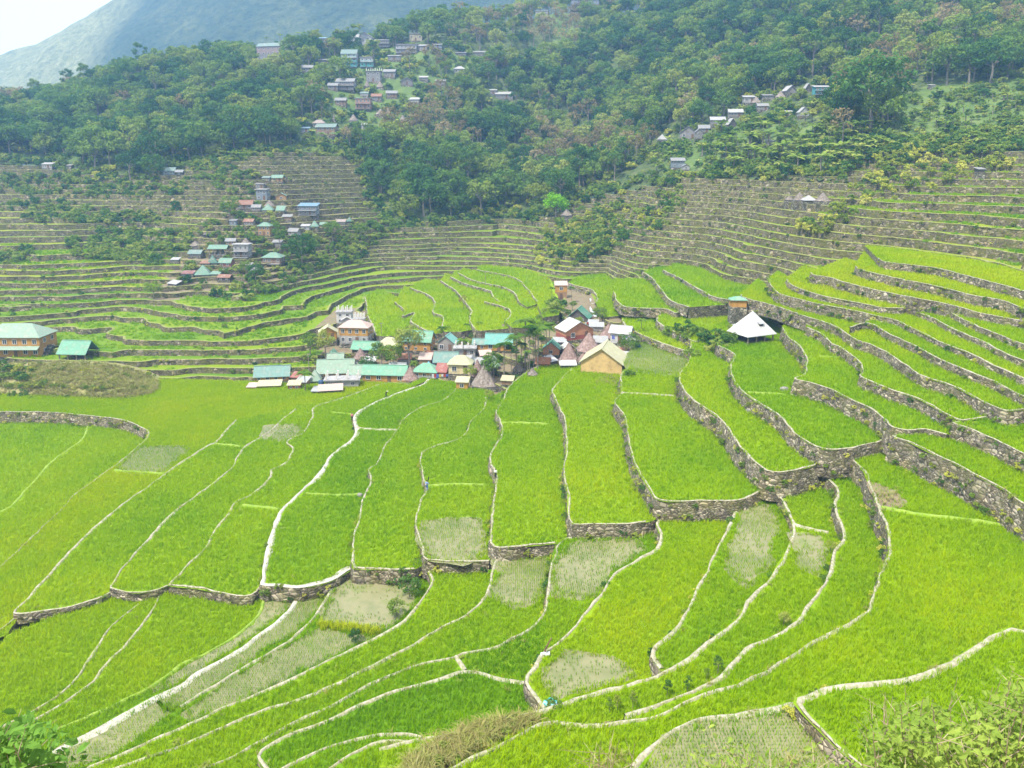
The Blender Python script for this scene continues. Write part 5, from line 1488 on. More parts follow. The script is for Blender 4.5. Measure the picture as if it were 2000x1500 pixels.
HOUSES = """gx;531;745;70;12;15;.5;8;teal2;ochre;4x1;;long ochre house with speckled blue-green roof, first at the village's near edge
shed;526;758;46;5;5;.3;8;cream;brown;;;cream lean-to shed in front of the speckled blue-green roof;shed
shed;491;760;20;4;3;.4;0;pink;brown;;;tiny pinkish shed roof at the tip of the cream lean-to;shed
shed;574;761;27;9;4;.5;3;cream;red;2x1;;small red hut with a cream sheet roof beside a dark palm;shed
shed;577;744;22;7;6;.5;-12;red;brown;;;red sheet roof behind the small red hut;shed
pyr;615;748;26;4;20;1;10;gg;dark;;;grey-green pyramid roofed hut beside a dark young palm;hut
gx;655;735;74;9;20;.55;6;gg;ochre;4x1;;house with the long faded grey-green roof above the concrete deck
flat;668;757;70;14;10;.4;5;grey;conc;3x1;C;unfinished concrete deck with bare white columns
shed;646;768;48;6;6;.4;12;pink;dark;;;low hut with rusty pinkish sheets at the field corner;shed
shed;618;769;22;5;4;.5;-5;grey;dark;;;low grey shack beside the rusty pinkish sheets;shed
gx;750;747;90;17;13;.4;-5;mint;ochre;4x1;;long ochre house with bright mint roof facing the paddies
gx;705;742;50;13;13;.6;-3;gg;brown;3x1;B;veranda house with pale green roof adjoining the long mint-roofed house
shed;722;712;24;7;4;.5;0;white;wood;;;small shed with white sheet roof behind the mint roof;shed
thatch;702;706;30;4;19;1;0;red;dark;;;pinkish thatched hut below the double green roof;hut
gx;712;690;56;9;11;.6;-8;mint;dark;2x1;;dark house with stepped double green roof
hip;757;686;48;11;13;.7;-6;cream;ochre;3x1;;ochre house with broad pale cream hipped roof amid trees
hip;691;672;62;33;11;.6;-6;pink;ochre/conc;4x2;;two-storey ochre and concrete house with pale pink roof
gy;641;664;38;16;10;.7;12;cream;ochre;2x1;;brown house with rounded cream gable left of the two-storey ochre house
flat;672;632;32;22;6;.6;0;white;white;2x2;C;tall white concrete house at the back of the village
gy;678;634;24;9;6;.6;4;white;conc;1x1;;small grey gabled house before the tall white house
flat;701;640;24;16;8;.7;0;grey;conc;2x2;C;bare concrete frame right of the tall white house
pyr;653;692;14;2;8;1;20;mint;white;;;small pale green tent-shaped roof near the round tree;hut
gx;812;686;64;21;16;.6;-10;mint;ochre;3x2;;tall ochre house with double mint roof in the village centre
gy;871;688;38;19;13;.8;-14;turq;wood;2x1;;grey timber house with turquoise gabled roof
flat;908;697;46;16;5;.5;0;pink;conc;3x1;C;flat concrete terrace house behind a lone palm
gx;941;684;40;12;8;.6;-6;teal2;ochre;3x1;;ochre house with worn teal roof behind the blue-edged roof
gx;974;686;56;17;15;.5;-6;turq;ochre;3x1;;ochre house with long turquoise and cream roof left of the palms
thatch;983;655;28;3;17;1;0;red;dark;;;pinkish thatched hut behind the long turquoise roof;hut
thatch;899;662;20;3;13;1;0;grey;dark;;;small grey thatched hut behind the flat terrace house;hut
gx;870;713;50;8;15;.6;-4;teal2;red;3x1;;red walled house with dull teal roof
shed;830;712;27;10;9;.5;-4;pink;brown;;;shack with bright pink sheet roof;shed
pyr;838;722;18;3;11;1;10;blue;dark;;;small hut with blue pointed roof;hut
hip;829;739;52;13;13;.7;-10;mint;ochre/conc;3x1;;small ochre house with mint hipped roof at the paddy edge
shed;861;735;24;8;13;.7;-10;red;red;;;red sheet roofed shack right of the small mint-hipped house;shed
hip;898;731;50;20;14;.7;-6;cream;cream;2x1;;yellow house with cream hipped roof behind a palm pole
thatch;932;740;28;5;31;1;0;red;dark;;;tall steep reddish thatched hut behind the big thatched one;hut
thatch;945;760;54;4;38;1;0;grey;dark;;;largest thatched hut on a stone platform at the paddy edge;hut
shed;902;761;27;15;5;.6;-6;cream;ochre;1x1;;narrow ochre shed left of the largest thatched hut;shed
gx;968;720;30;5;16;1.1;55;gg;wood;;;house with steep slanting grey-green roof behind palms
thatch;800;748;34;5;25;1;0;red;brown;;;brownish thatched hut between two mint roofs;hut
shed;990;752;26;9;4;.6;-10;cream;brown;;;plank shed right of the largest thatched hut;shed
thatch;1012;728;24;3;13;1;0;grey;dark;;;grey thatched hut under the palm cluster;hut
shed;1096;584;26;27;5;.8;0;pink;ochre/brown;1x2;;narrow two-storey ochre tower house on the bushy knoll
gy;1128;628;46;8;17;.8;-18;teal;dark;2x1;;dark green gabled house on the bushy knoll
shed;1158;637;22;5;4;.5;-10;grey;wood;;;small grey shed right of the dark green gabled house;shed
gy;1132;664;66;20;16;.7;24;pale;orange/red;2x1;;reddish house with broad pale roof above the thatched cluster
thatch;1190;664;38;3;25;1;0;red;dark;;;shaggy thatched hut between the pale roof and the white house;hut
gx;1210;672;44;23;10;.8;-22;white;white;3x1;U;white house with blue windows at the village's upper right
flat;1232;674;26;9;2;.7;-12;grey;wood;2x1;;grey porch deck attached beside the blue-windowed house;porch
thatch;1152;692;52;4;34;1;0;red;dark;;;wide brown thatched hut above the big gabled house;hut
gy;1112;688;26;9;8;.8;14;pale;brown;1x1;;tiny gabled hut between two thatched roofs;hut
gy;1076;694;36;13;13;.8;-10;teal;orange;1x1;;red-fronted house with dark teal gable by the palms
thatch;1112;712;44;4;35;1;0;red;dark;;;brown thatched hut left of the big gabled house;hut
shed;1082;710;20;5;7;.6;40;white;dark;;;white sheet roof leaning by the brown thatched hut;shed
shed;1110;720;34;7;4;.3;3;white;dark;;;white sheet shelter in front of the brown thatched hut;shed
gy;1174;730;88;22;28;.9;-16;cream;straw;;;largest ochre gabled house with cream roof at the wide paddy
shed;1222;708;18;5;12;.5;-16;white;conc;;;white sheet lean-to along the largest gabled house;shed
pyr;1486;671;72;17;42;.85;24;white;dark;;PTH;white pyramid-roofed pavilion with a green side on the terrace
shed;1440;652;16;12;2;.8;0;grey;conc;1x1;;small concrete annex left of the white pavilion;shed
hip;1443;601;34;15;5;.7;-4;mint;ochre;;;lone ochre shed with pale green roof under a terrace wall;shed
hip;22;698;122;40;21;.5;0;gg;ochre;6x2;LK;big two-storey ochre house with grey-green hipped roof at the frame edge
gx;141;706;62;17;20;.7;-6;mint;dark;;P;open shed with mint roof on posts beside the big ochre house;shed
shed;519;353;18;6;3;.6;0;teal2;wood;;;uppermost small green roofed shed of the left hamlet;shed
gx;541;355;27;9;5;.6;-4;mint;ochre;2x1;;ochre house with pale green roof near the top of the left hamlet
flat;511;391;28;22;4;.8;-6;grey;bg;2x2;;blue-grey concrete tower house in the left hamlet
flat;507;368;20;9;2;.7;-6;grey;wood;2x1;;dark timber upper room behind the concrete tower house;shed
gy;549;391;24;9;6;.8;12;mint;ochre;1x1;;little ochre gabled house right of the concrete tower
gx;477;408;38;10;8;.6;8;rust;wood;3x1;;house with patchy orange rusted roof in the left hamlet
thatch;524;404;24;2;12;1;0;grey;dark;;;thatched hut behind the twin green roofs;hut
pyr;522;413;25;3;12;1;8;mint;wood;;;left of the twin pointed green roofs in the hamlet;hut
shed;547;415;20;4;9;.7;0;mint;wood;;;right of the twin green roofs in the hamlet, square one;hut
shed;601;420;44;19;5;.5;-4;blue;bg;4x2;B;blue-roofed two-storey house with dark open balconies
shed;455;441;17;11;2;.7;0;grey;bg;1x1;;grey box-shaped shed on the path of the left hamlet;shed
hip;516;460;30;20;7;.7;-4;mint;ochre;3x2;;two-storey ochre house with twin-tier green roof mid hamlet
shed;596;450;20;9;3;.6;0;white;white;1x1;;small white house left of a green pointed roof
pyr;614;447;19;5;12;1;10;mint;wood;;;green pointed roof between white and ochre huts;hut
gx;632;445;18;7;4;.6;0;mint;ochre;2x1;;small ochre house right of the green pointed roof
shed;665;438;22;5;4;.5;0;pink;wood;;;pinkish sheet roof at the hamlet's far right end;shed
pyr;682;436;13;4;9;1;0;teal;dark;;;tiny teal pointed roof at the hamlet's far right tip;hut
gx;572;460;25;9;6;.6;-15;grey;white;2x1;;grey roofed white house on the hamlet's bare bank
shed;402;465;13;7;2;.8;0;dark;dark;;;tiny dark hut alone on the terraces;hut
flat;471;503;38;27;3;.6;-5;white;white/conc;3x2;B;tall whitish house with balcony and thatched cone behind
thatch;478;476;20;1;11;1;0;red;dark;;;thatched cone rising behind the tall whitish house;hut
gx;425;499;42;15;6;.6;0;mint;conc;4x1;P;open concrete house on white columns with green roof
thatch;378;484;25;4;9;1;0;grey;dark;;;dark thatched hut left of the columned green-roofed house;hut
gx;380;501;32;7;6;.6;-8;teal2;wood;2x1;;teal roofed house at the lower left of the hamlet
shed;341;511;19;4;3;.6;0;white;wood;;;little white roofed shack outside the hamlet;shed
hip;530;515;45;13;9;.7;-6;mint;brown;4x1;B;brown house with two-tier green roof and long balcony
pyr;415;517;21;4;15;1;15;teal;wood;;;steep dark green pointed roof beside an ochre-red house;hut
gx;439;521;30;9;8;.7;-8;mint;red;2x1;;red walled house with light green roof in the lower hamlet
shed;484;525;17;8;3;.7;0;grey;bg;;;small blue-grey shed below the tall whitish house;shed
pyr;395;541;34;5;19;1;12;mint;wood;;;large green pyramid roof at the bottom of the hamlet
shed;366;540;27;6;4;.6;0;red;wood;;;red roofed shack left of the large green pyramid;shed
shed;420;542;22;7;4;.6;0;mint;wood;;;green roofed shack right of the large green pyramid;shed
gx;437;549;30;8;5;.6;-6;rust;dark;2x1;;dark house with brown roof at the hamlet's lowest edge
shed;336;558;30;4;5;.5;-28;white;dark;;;tilted white sheet roof below the hamlet;shed
gx;330;346;28;14;6;.7;0;teal2;bg;2x1;S;grey-blue house on stilts left of the forest foot
gx;350;347;18;12;4;.7;4;grey;dark;1x1;S;narrower stilted hut beside the grey-blue house;hut
shed;92;329;24;9;3;.6;0;white;white;4x1;;tiny white row-windowed building alone at far left
shed;135;327;12;4;2;.6;0;grey;wood;;;tiny grey shack right of the white row-windowed building;shed
gx;525;118;58;30;8;.5;-12;teal2;pink2/conc;5x3;;large weathered lodge on tall concrete legs, uppermost left
shed;564;98;20;8;3;.6;0;pale;wood;1x1;;small pale house touching the large weathered lodge
shed;625;82;28;8;4;.5;-6;blue;bg;3x1;;low blue-grey house alone on the upper left ridge
gy;712;88;34;17;10;.7;-6;pale;white;2x2;;white gabled lodge at the top of the ridge village
gx;690;80;26;9;6;.7;0;pale;white;2x1;;pale roofed wing left of the white gabled lodge
shed;746;92;34;14;4;.6;4;grey;wood;3x2;B;grey timber house right of the white gabled lodge
shed;793;104;48;17;5;.5;-6;dark;white;5x2;B;long two-tone house with white lower band and dark balcony
flat;812;80;30;15;3;.6;0;grey;cream;3x1;;flat-topped brownish house above the long two-tone house
shed;824;98;25;9;4;.6;-6;white;wood;2x1;;white roofed house right of the long two-tone house
shed;855;94;20;7;3;.6;0;grey;bg;1x1;;small blue-grey hut at the right end of the ridge row
gx;682;131;36;28;9;.6;0;teal2;white/teal;3x3;BG;teal and white three-storey lodge with long balconies
flat;716;131;30;20;3;.6;0;grey;white/teal;3x2;BG;flat-topped wing of the teal and white lodge
shed;632;124;26;7;4;.6;0;grey;wood;2x1;;low grey house in trees left of the teal lodge
flat;729;160;34;22;7;.6;-6;grey;conc;3x2;C;bare concrete skeleton house below the teal lodge
gx;674;176;42;18;7;.6;-4;grey;wood;4x2;B;old grey two-storey house left of two thatched cones
thatch;716;170;14;2;12;1;0;grey;dark;;;slim left cone of the pair beside the old grey house;hut
thatch;741;172;20;2;13;1;0;grey;dark;;;broader right cone of the pair beside the old grey house;hut
gy;795;166;28;9;7;.8;14;pale;wood;1x1;;grey gabled house alone right of the thatched pair
shed;827;157;21;6;4;.6;0;white;wood;1x1;;small white roofed hut upper right of the grey gabled house;hut
flat;709;213;36;22;3;.6;-4;grey;orange;4x2;B;orange three-tier house in the middle of the ridge village
shed;711;187;19;5;4;.6;0;teal2;white;;;small pale blue roof peeping above the orange house;hut
thatch;742;226;25;3;12;1;0;grey;dark;;;larger left cone of the pair below the orange house;hut
thatch;757;222;14;2;12;1;0;grey;dark;;;smaller right cone of the pair below the orange house;hut
thatch;689;237;20;3;12;1;0;grey;wood;;;thatched hut with a skirt roof left below the orange house;hut
thatch;786;238;18;2;13;1;0;red;dark;;;lone thatched cone right below the orange house;hut
thatch;652;235;9;2;11;1;0;grey;dark;;;tiny thatched cone above the two-winged house;hut
shed;711;255;13;12;4;.8;0;white;white;1x2;;narrow white hut right of the two-winged house;hut
gx;636;264;46;17;7;.6;-4;teal2;brown;4x2;;wide right wing of the two-winged house under the forest
hip;622;248;28;8;7;.6;-4;pink;white;3x1;;pale topped upper block of the two-winged house
shed;593;258;26;8;3;.6;0;blue;bg;2x1;;bluish left wing of the two-winged house under the forest
hip;897;143;27;9;6;.8;-4;white;white;2x1;;white hip-roofed house alone in the forest
shed;809;200;25;6;5;.6;-10;white;white;;;white sheet roof in trees right of the orange house;shed
shed;900;107;25;4;3;.5;0;grey;wood;2x1;;left one of two low grey houses high in the trees
shed;936;107;27;5;4;.5;0;grey;wood;2x1;;right one of two low grey houses high in the trees
shed;1067;95;25;8;3;.6;0;white;white;3x1;;little white house high in the central forest
shed;1005;112;25;5;3;.6;0;grey;wood;;;low grey shack left below the little white forest house;shed
flat;1058;34;30;13;3;.6;-4;white;white;3x1;B;white flat-topped house high on the right ridge
shed;1143;8;62;10;4;.4;0;grey;bg;6x1;;long grey building cut by the top of the picture
gx;985;193;40;10;5;.5;0;pale;wood;4x1;;low long house with pale roof in mid forest
shed;963;184;18;8;3;.6;0;pale;wood;1x1;;small hut at the left end of the low long house;hut
shed;1463;201;27;12;4;.6;-4;white;white;2x1;;white two-tier house next to a thatched cone
thatch;1479;203;22;3;13;1;0;red;dark;;;thatched cone touching the white two-tier house;hut
shed;1502;193;28;7;3;.6;-3;grey;wood;2x1;;low grey house left of the A-frame row
thatch;1527;192;23;3;13;1;0;red;dark;;;thatched hut between the low grey and white gabled houses;hut
gy;1546;182;27;6;10;.9;10;white;wood;1x1;;white gabled hut left of the bright turquoise house;hut
gy;1579;177;18;3;12;1;0;white;dark;1x1;;narrow white A-frame touching the turquoise house;hut
shed;1606;185;37;16;4;.5;0;white;turq;3x2;B;bright turquoise two-storey house on the right slope
gx;1437;228;33;10;6;.6;-6;white;wood;2x1;;white roofed timber house in the middle of the right hamlet
gx;1402;243;34;10;6;.6;-6;white;wood;2x1;;stacked white roofs left of the middle timber house
gy;1431;246;20;4;12;1;6;white;dark;;;white pointed gable below the middle timber house;hut
gy;1344;271;40;13;13;.8;-14;pale;wood;2x1;;big grey gabled house at the lower end of the right hamlet
gy;1365;271;16;15;6;.8;0;grey;wood;1x2;;narrow tall annex right of the big grey gabled house
pyr;1294;276;19;4;11;1;0;white;white;;;white pyramid roofed hut at the lowest end of the right hamlet;hut
gy;1571;227;23;9;10;.9;0;white;white;1x1;;white steep gabled hut under a coconut palm;hut
shed;1542;223;17;5;3;.6;0;pale;wood;;;pale low roof left of the steep gabled hut;shed
gx;1324;328;32;16;5;.6;-4;grey;bg;2x2;;grey timber house above the right terraces by banana plants
gy;1340;332;18;8;4;.7;0;grey;white;1x1;;small white annex of the grey timber house
shed;1504;280;19;5;3;.6;-8;pale;wood;;;pale low roof lost among banana plants;shed
thatch;1543;394;18;4;8;1;0;grey;dark;;;smallest cone of the hut row on the right terraces;hut
thatch;1565;394;27;3;17;1;0;grey;dark;;;tall grey cone left in the hut row on the right terraces;hut
pyr;1583;395;28;4;10;1;0;white;dark;;;low whitish pyramid between two tall cones;hut
thatch;1611;396;32;3;18;1;0;grey;dark;;;tall grey cone right in the hut row on the right terraces;hut
thatch;1107;425;27;5;13;1;0;grey;dark;;;thatched hut beside the lime-green crowned tree;hut
shed;1917;337;18;7;3;.7;0;grey;dark;;;dark hut in scrub near the right frame edge;hut
shed;1822;170;13;4;2;.7;0;white;white;;;tiny white hut on the road at the upper right;hut
shed;588;752;26;6;6;.6;-15;grey;brown;;;grey shack between the red hut and the faded green roof;shed
gx;700;728;40;7;9;.6;8;grey;brown;;;grey roofed house behind the veranda house
gx;775;728;36;7;10;.6;-8;grey;brown;2x1;;brown house with grey sheet roof behind the long mint roof
shed;790;708;30;7;6;.6;5;rust;wood;;;rust-brown roof under the tall mint-roofed house;shed
gx;845;704;34;7;9;.6;-14;rust;wood;2x1;;rust roofed timber house by the pink sheet roof
shed;905;712;36;8;5;.5;4;grey;conc;2x1;;grey roofed concrete house in front of the flat terrace house
gx;932;716;30;7;9;.6;-20;grey;brown;;;grey-brown roof behind the yellow cream-roofed house
shed;950;702;26;8;6;.6;12;pink;brown;;;pale pinkish roof under the long turquoise roof;shed
thatch;1040;736;22;3;12;1;0;grey;dark;;;low grey thatch at the right foot of the palm cluster;hut
gx;1060;716;30;7;9;.6;-10;rust;brown;2x1;;rust roofed house right of the palm cluster
shed;1092;676;28;8;5;.6;-8;grey;wood;;;grey sheet roof between the red-fronted and reddish houses;shed
gx;1172;676;30;9;9;.6;-12;grey;wood;;;grey roofed house wedged behind the wide brown thatch
shed;1206;696;24;6;6;.7;-14;rust;brown;;;rust-brown roof behind the largest gabled house;shed
thatch;1140;708;24;3;14;1;0;red;dark;;;small thatch squeezed left of the largest gabled house;hut
shed;1165;646;30;8;5;.6;-6;grey;wood;;;low grey roof behind the shaggy thatch;shed
gx;655;708;34;7;9;.6;6;gg;wood;;;green-grey roof behind the faded long roof
gx;500;412;22;8;5;.6;0;grey;wood;2x1;;grey house beside the patchy rusted roof in the hamlet
shed;560;430;22;7;4;.6;0;grey;brown;;;grey-brown shed below the twin green roofs;shed
gx;485;440;24;8;5;.6;-8;rust;wood;2x1;;brown house above the two-storey ochre house in the hamlet
shed;540;480;22;7;4;.6;-5;grey;wood;;;grey shack on the slope below the two-storey ochre house;shed
gx;450;478;24;8;5;.6;0;grey;brown;2x1;;grey-brown house above the columned green-roofed house
shed;500;535;26;7;4;.6;-8;grey;wood;;;grey shack on the hamlet's lower right flank;shed
shed;400;520;22;6;4;.6;0;rust;wood;;;rust roofed shack between the teal roof and the green point;shed
gx;650;175;24;9;5;.6;0;grey;wood;2x1;;grey house left of the old grey two-storey house
gx;765;190;26;9;5;.6;5;grey;brown;2x1;;brown-grey house upper right of the orange house
gx;760;150;28;11;5;.6;-5;grey;wood;2x1;;weathered house right of the concrete skeleton
gx;665;205;26;10;5;.6;0;grey;brown;2x1;;brown-grey house left of the orange house
shed;770;118;30;9;4;.6;0;grey;wood;3x1;;weathered long shed below the long two-tone house;shed
gx;600;140;26;9;5;.6;0;grey;wood;2x1;;weathered house between the big lodge and the teal lodge
gx;735;196;24;9;5;.6;0;rust;wood;2x1;;rust roofed house above the orange house's right end
shed;860;165;24;7;4;.6;0;grey;wood;1x1;;grey hut left of the dry trees under the white hip-roofed house;shed
gx;100;188;34;6;5;.6;0;pink;wood;;;pale roof hidden in trees at the far upper left;shed
gx;1490;215;26;9;5;.6;-4;grey;wood;2x1;;grey timber house below the low grey one in the right hamlet
gx;1375;258;26;9;6;.6;-8;grey;wood;2x1;;grey timber house between gabled house and stacked roofs"""
WC['straw'] = (.47, .325, .14)
WC['pink2'] = (.38, .27, .235)
for ln in HOUSES.split('\n'):
    q = ln.split(';')
    wn_ = tuple(int(k) for k in q[10].split('x')) if q[10] else None
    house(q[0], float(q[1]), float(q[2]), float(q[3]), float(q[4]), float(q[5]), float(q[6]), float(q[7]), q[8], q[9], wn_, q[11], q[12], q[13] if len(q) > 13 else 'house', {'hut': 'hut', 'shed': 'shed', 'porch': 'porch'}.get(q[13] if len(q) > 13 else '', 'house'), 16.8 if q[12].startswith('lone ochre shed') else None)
print("houses", len(HB))
# ------------------------------------------------------------------ trees placed
lw = lat[ok]; lwz = lz[ok]; lwu = lu[ok]; lwv = lv[ok]
keep = np.ones(len(lw), bool)
for (a, b, c, d, y) in HB:
    # crowns reach about 8 m up the picture from their foot
    mpp = 1511.0 / np.maximum(lw[:, 1], 1)
    keep &= ~((lwu > a - 3.2 * mpp) & (lwu < c + 3.2 * mpp) & (lwv > b - 0 * mpp) & (lwv - 7.5 * mpp < d) & (lw[:, 1] < y + 5))
lw, lwz, lwu, lwv = lw[keep], lwz[keep], lwu[keep], lwv[keep]
order = np.argsort(lw[:, 1] + 25 * rng.random(len(lw)))
LANDT = [("the orange house", 709, 200), ("the teal lodge", 693, 120), ("the uppermost left lodge", 525, 105), ("the turquoise house", 1606, 176), ("the grey timber house by the bananas", 1330, 315),
         ("the white house alone in the forest", 897, 138), ("the two-winged house", 618, 255), ("the white pyramid hut", 1294, 270), ("the lime-green crowned tree", 1085, 400), ("the low long forest house", 983, 190),
         ("the stilted grey-blue house", 337, 340), ("the little white forest house", 1067, 95), ("the tiny white hut on the road", 1822, 170), ("the low blue-grey ridge house", 625, 80), ("the tiny white row-windowed building", 92, 320)]
PH = {'dark': 'dark round-crowned tree', 'light': 'light green tree', 'tall': 'tall narrow dark tree', 'dry': 'dry pale brown tree'}
def species(x, y, u, v):
    n = float(vnoise(x, y, 38)) + .5 * float(vnoise(x, y, 11)) + rng.uniform(-.5, .5)
    if 740 < u < 1250 and v > 180: n += .22
    if 640 < u < 960 and 60 < v < 300: n += .25
    if u < 640 and v < 300: n -= .25
    if u > 1300 and v < 230: n -= .2
    if n > .68: return 'dry'
    if n > .22: return 'light'
    return 'tall' if n > .08 else 'dark'
NK = {'dark': 4, 'light': 3, 'tall': 2, 'dry': 2}
recs_t, stuff_t = [], []
protos = []; pidx = {}
for k in ('dark', 'light', 'tall', 'dry'):
    for s in range(NK[k]):
        pidx[(k, s)] = len(protos); protos.append(TREES[(k, s)][2])
cell = {}
for i in order:
    x, y = lw[i]; z = float(lwz[i]) - .6; u, v = lwu[i], lwv[i]
    k = species(x, y, u, v); s = int(rng.integers(NK[k]))
    sc_ = rng.uniform(.95, 1.75)
    # the individually kept trees : the near ones, spread over the picture
    c = (int(u // 55), int(v // 45))
    if len(recs_t) < 268 and cell.get(c, 0) < 2 and -10 < u < 2010 and v > 20:
        cell[c] = cell.get(c, 0) + 1
        recs_t.append((plant((k, s), x, y, z, sc_ * 1.08, rng.uniform(0, 6.28)), PH[k], u, v - 4))
    else:
        stuff_t.append((x, y, z, pidx[(k, s)], rng.uniform(0, 6.28), sc_, 0, rng.uniform(-.06, .06)))
print("trees", len(recs_t), "in the wood", len(stuff_t))
label_by_place(recs_t, LANDT, 'tree', 'trees of the hillside forest')
scatter("forest", stuff_t, protos)

def foot(u, v, dz=0):
    p = hit(u, v)
    return (p[0], p[1], p[2] + dz)

# --- named single trees
def single(kind, u, v, hpx, base_h, label, cat='tree', name='tree', group=None):
    p = foot(u, v, -.2)
    S = p[1] * CA + (CAMZ - p[2]) * SA
    e = plant(kind, p[0], p[1], p[2], 1.22 * hpx * S / F / base_h, rng.uniform(0, 6.28), name)
    tag(e, label, cat, group, 'thing')
single(('lime', 0), 1085, 424, 36, 6.8, "bright lime-green round tree standing above the central terraces")
single(('light', 0), 606, 692, 36, 8.0, "small dark tree left of the round whitish tree in the village")
single(('light', 1), 636, 694, 42, 8.0, "round whitish-green tree in front of the two-storey ochre house")
single(('light', 2), 745, 720, 44, 8.0, "broad tree left of the village centre, before the cream hipped roof")
single(('dark', 1), 768, 716, 36, 8.0, "dark tree between the cream hipped roof and the tall mint-roofed house")
single(('light', 0), 800, 712, 62, 8.0, "tall leafy tree covering the front of the tall mint-roofed house")
single(('dark', 2), 720, 728, 28, 8.0, "low bushy tree behind the veranda house")
single(('light', 1), 918, 745, 28, 8.0, "bushy tree in front of the yellow cream-roofed house")
single(('dark', 3), 964, 738, 40, 8.0, "dense dark tree at the foot of the palm cluster")
single(('dark', 0), 1084, 618, 22, 8.0, "dark tree left of the dark green gabled house on the knoll")
single(('light', 2), 1118, 606, 17, 8.0, "leafy tree below the narrow tower house")
single(('dark', 1), 1172, 628, 24, 8.0, "dark brownish tree right of the dark green gabled house")
single(('light', 0), 1130, 640, 18, 8.0, "little leafy tree in front of the dark green gabled house")
single(('dark', 2), 1228, 690, 34, 8.0, "grey-green tree in front of the blue-windowed house")
single(('tall', 0), 546, 495, 52, 12.0, "tall bright green tree in the middle of the left hamlet")
single(('dark', 0), 590, 520, 50, 8.0, "dense dark tree on the right flank of the left hamlet")
single(('light', 1), 450, 432, 40, 8.0, "light bushy tree left of the rusted orange roof")
single(('dark', 3), 500, 552, 30, 8.0, "dark tree at the lower right of the hamlet's bottom")
single(('dark', 2), 300, 580, 26, 8.0, "dark shrubby tree below the tilted white sheet roof")
single(('light', 2), 706, 470, 30, 8.0, "tree right of the hamlet's bare bank")
single(('dark', 1), 650, 470, 30, 8.0, "dark tree below the pinkish sheet roof")
single(('light', 0), 480, 540, 26, 8.0, "light bush-like tree under the small blue-grey shed")
single(('dark', 3), 255, 350, 46, 8.0, "broad dark tree left of the stilted grey-blue house")
single(('dark', 0), 300, 352, 40, 8.0, "dark tree touching the stilted grey-blue house")
single(('dry', 0), 1645, 285, 60, 8.5, "bare pale branching tree above the banana grove")
single(('dark', 1), 1700, 250, 110, 8.0, "biggest spreading tree right of the turquoise house")
# palms
def palm(k, u, v, hpx, label, group='palms of the village'):
    base = {0: 10, 1: 8.5, 2: 11.5, 3: 6}[k]
    p = foot(u, v, -.2)
    S = p[1] * CA + (CAMZ - p[2]) * SA
    e = plant(('palm', k), p[0], p[1], p[2], hpx * S / F / base, rng.uniform(0, 6.28), 'palm_tree')
    tag(e, label, 'palm', group, 'thing')
PALMS = [(0, 1018, 722, 82), (1, 1026, 716, 88), (2, 1034, 724, 96), (0, 1042, 718, 92), (1, 1050, 722, 84), (2, 1058, 712, 86), (0, 1066, 706, 74), (2, 1030, 735, 76), (1, 1008, 728, 70), (0, 998, 735, 66), (2, 1046, 706, 90), (1, 985, 742, 74), (0, 975, 738, 60), (2, 1072, 700, 72)]
for n, (k, u, v, h_) in enumerate(PALMS):
    palm(k, u, v, h_ * (.78, 1.3, 1.05, .9, 1.22, .7, 1.12)[n % 7], "slender areca palm of the dense cluster, %s counted from the slanting grey-green roof" % ORD[sorted(range(len(PALMS)), key=lambda q: PALMS[q][1]).index(n)])
palm(3, 1252, 648, 34, "lone small palm in the paddy above the blue-windowed house")
palm(0, 905, 722, 72, "tall lone palm before the flat concrete terrace house")
palm(0, 912, 662, 36, "palm just behind the small grey thatched hut")
palm(3, 937, 650, 28, "short palm standing on the paddy edge behind the worn teal roof")
palm(3, 862, 660, 30, "short palm right behind the turquoise gabled roof")
palm(3, 872, 658, 28, "bushy palm beside the short one behind the turquoise gable")
palm(3, 596, 764, 52, "dark young palm between the red hut and the grey-green pyramid hut")
palm(0, 1116, 590, 36, "palm right of the narrow tower house")
palm(1, 1078, 587, 32, "thin palm left of the narrow tower house")
palm(0, 1573, 232, 44, "coconut palm over the steep white gabled hut", 'palms on the hillside')
palm(0, 668, 172, 30, "palm in front of the old grey two-storey house", 'palms on the hillside')

# --- bananas : the larger ones one by one
bn = []
for k in range(46):
    u = rng.uniform(1360, 1680); v = rng.uniform(262, 335)
    if k > 34: u, v = rng.uniform(1720, 1880), rng.uniform(155, 185)
    if k > 40: u, v = rng.uniform(440, 700), rng.uniform(262, 298)
    p = foot(u, v, -.1)
    bn.append((plant(('banana', k % 3), p[0], p[1], p[2], rng.uniform(1.3, 2.1), rng.uniform(0, 6.28), 'banana_plant'), 'broad-leaved banana plant', u, v))
label_by_place(bn, LANDT, 'banana plant', 'banana plants on the hillside')

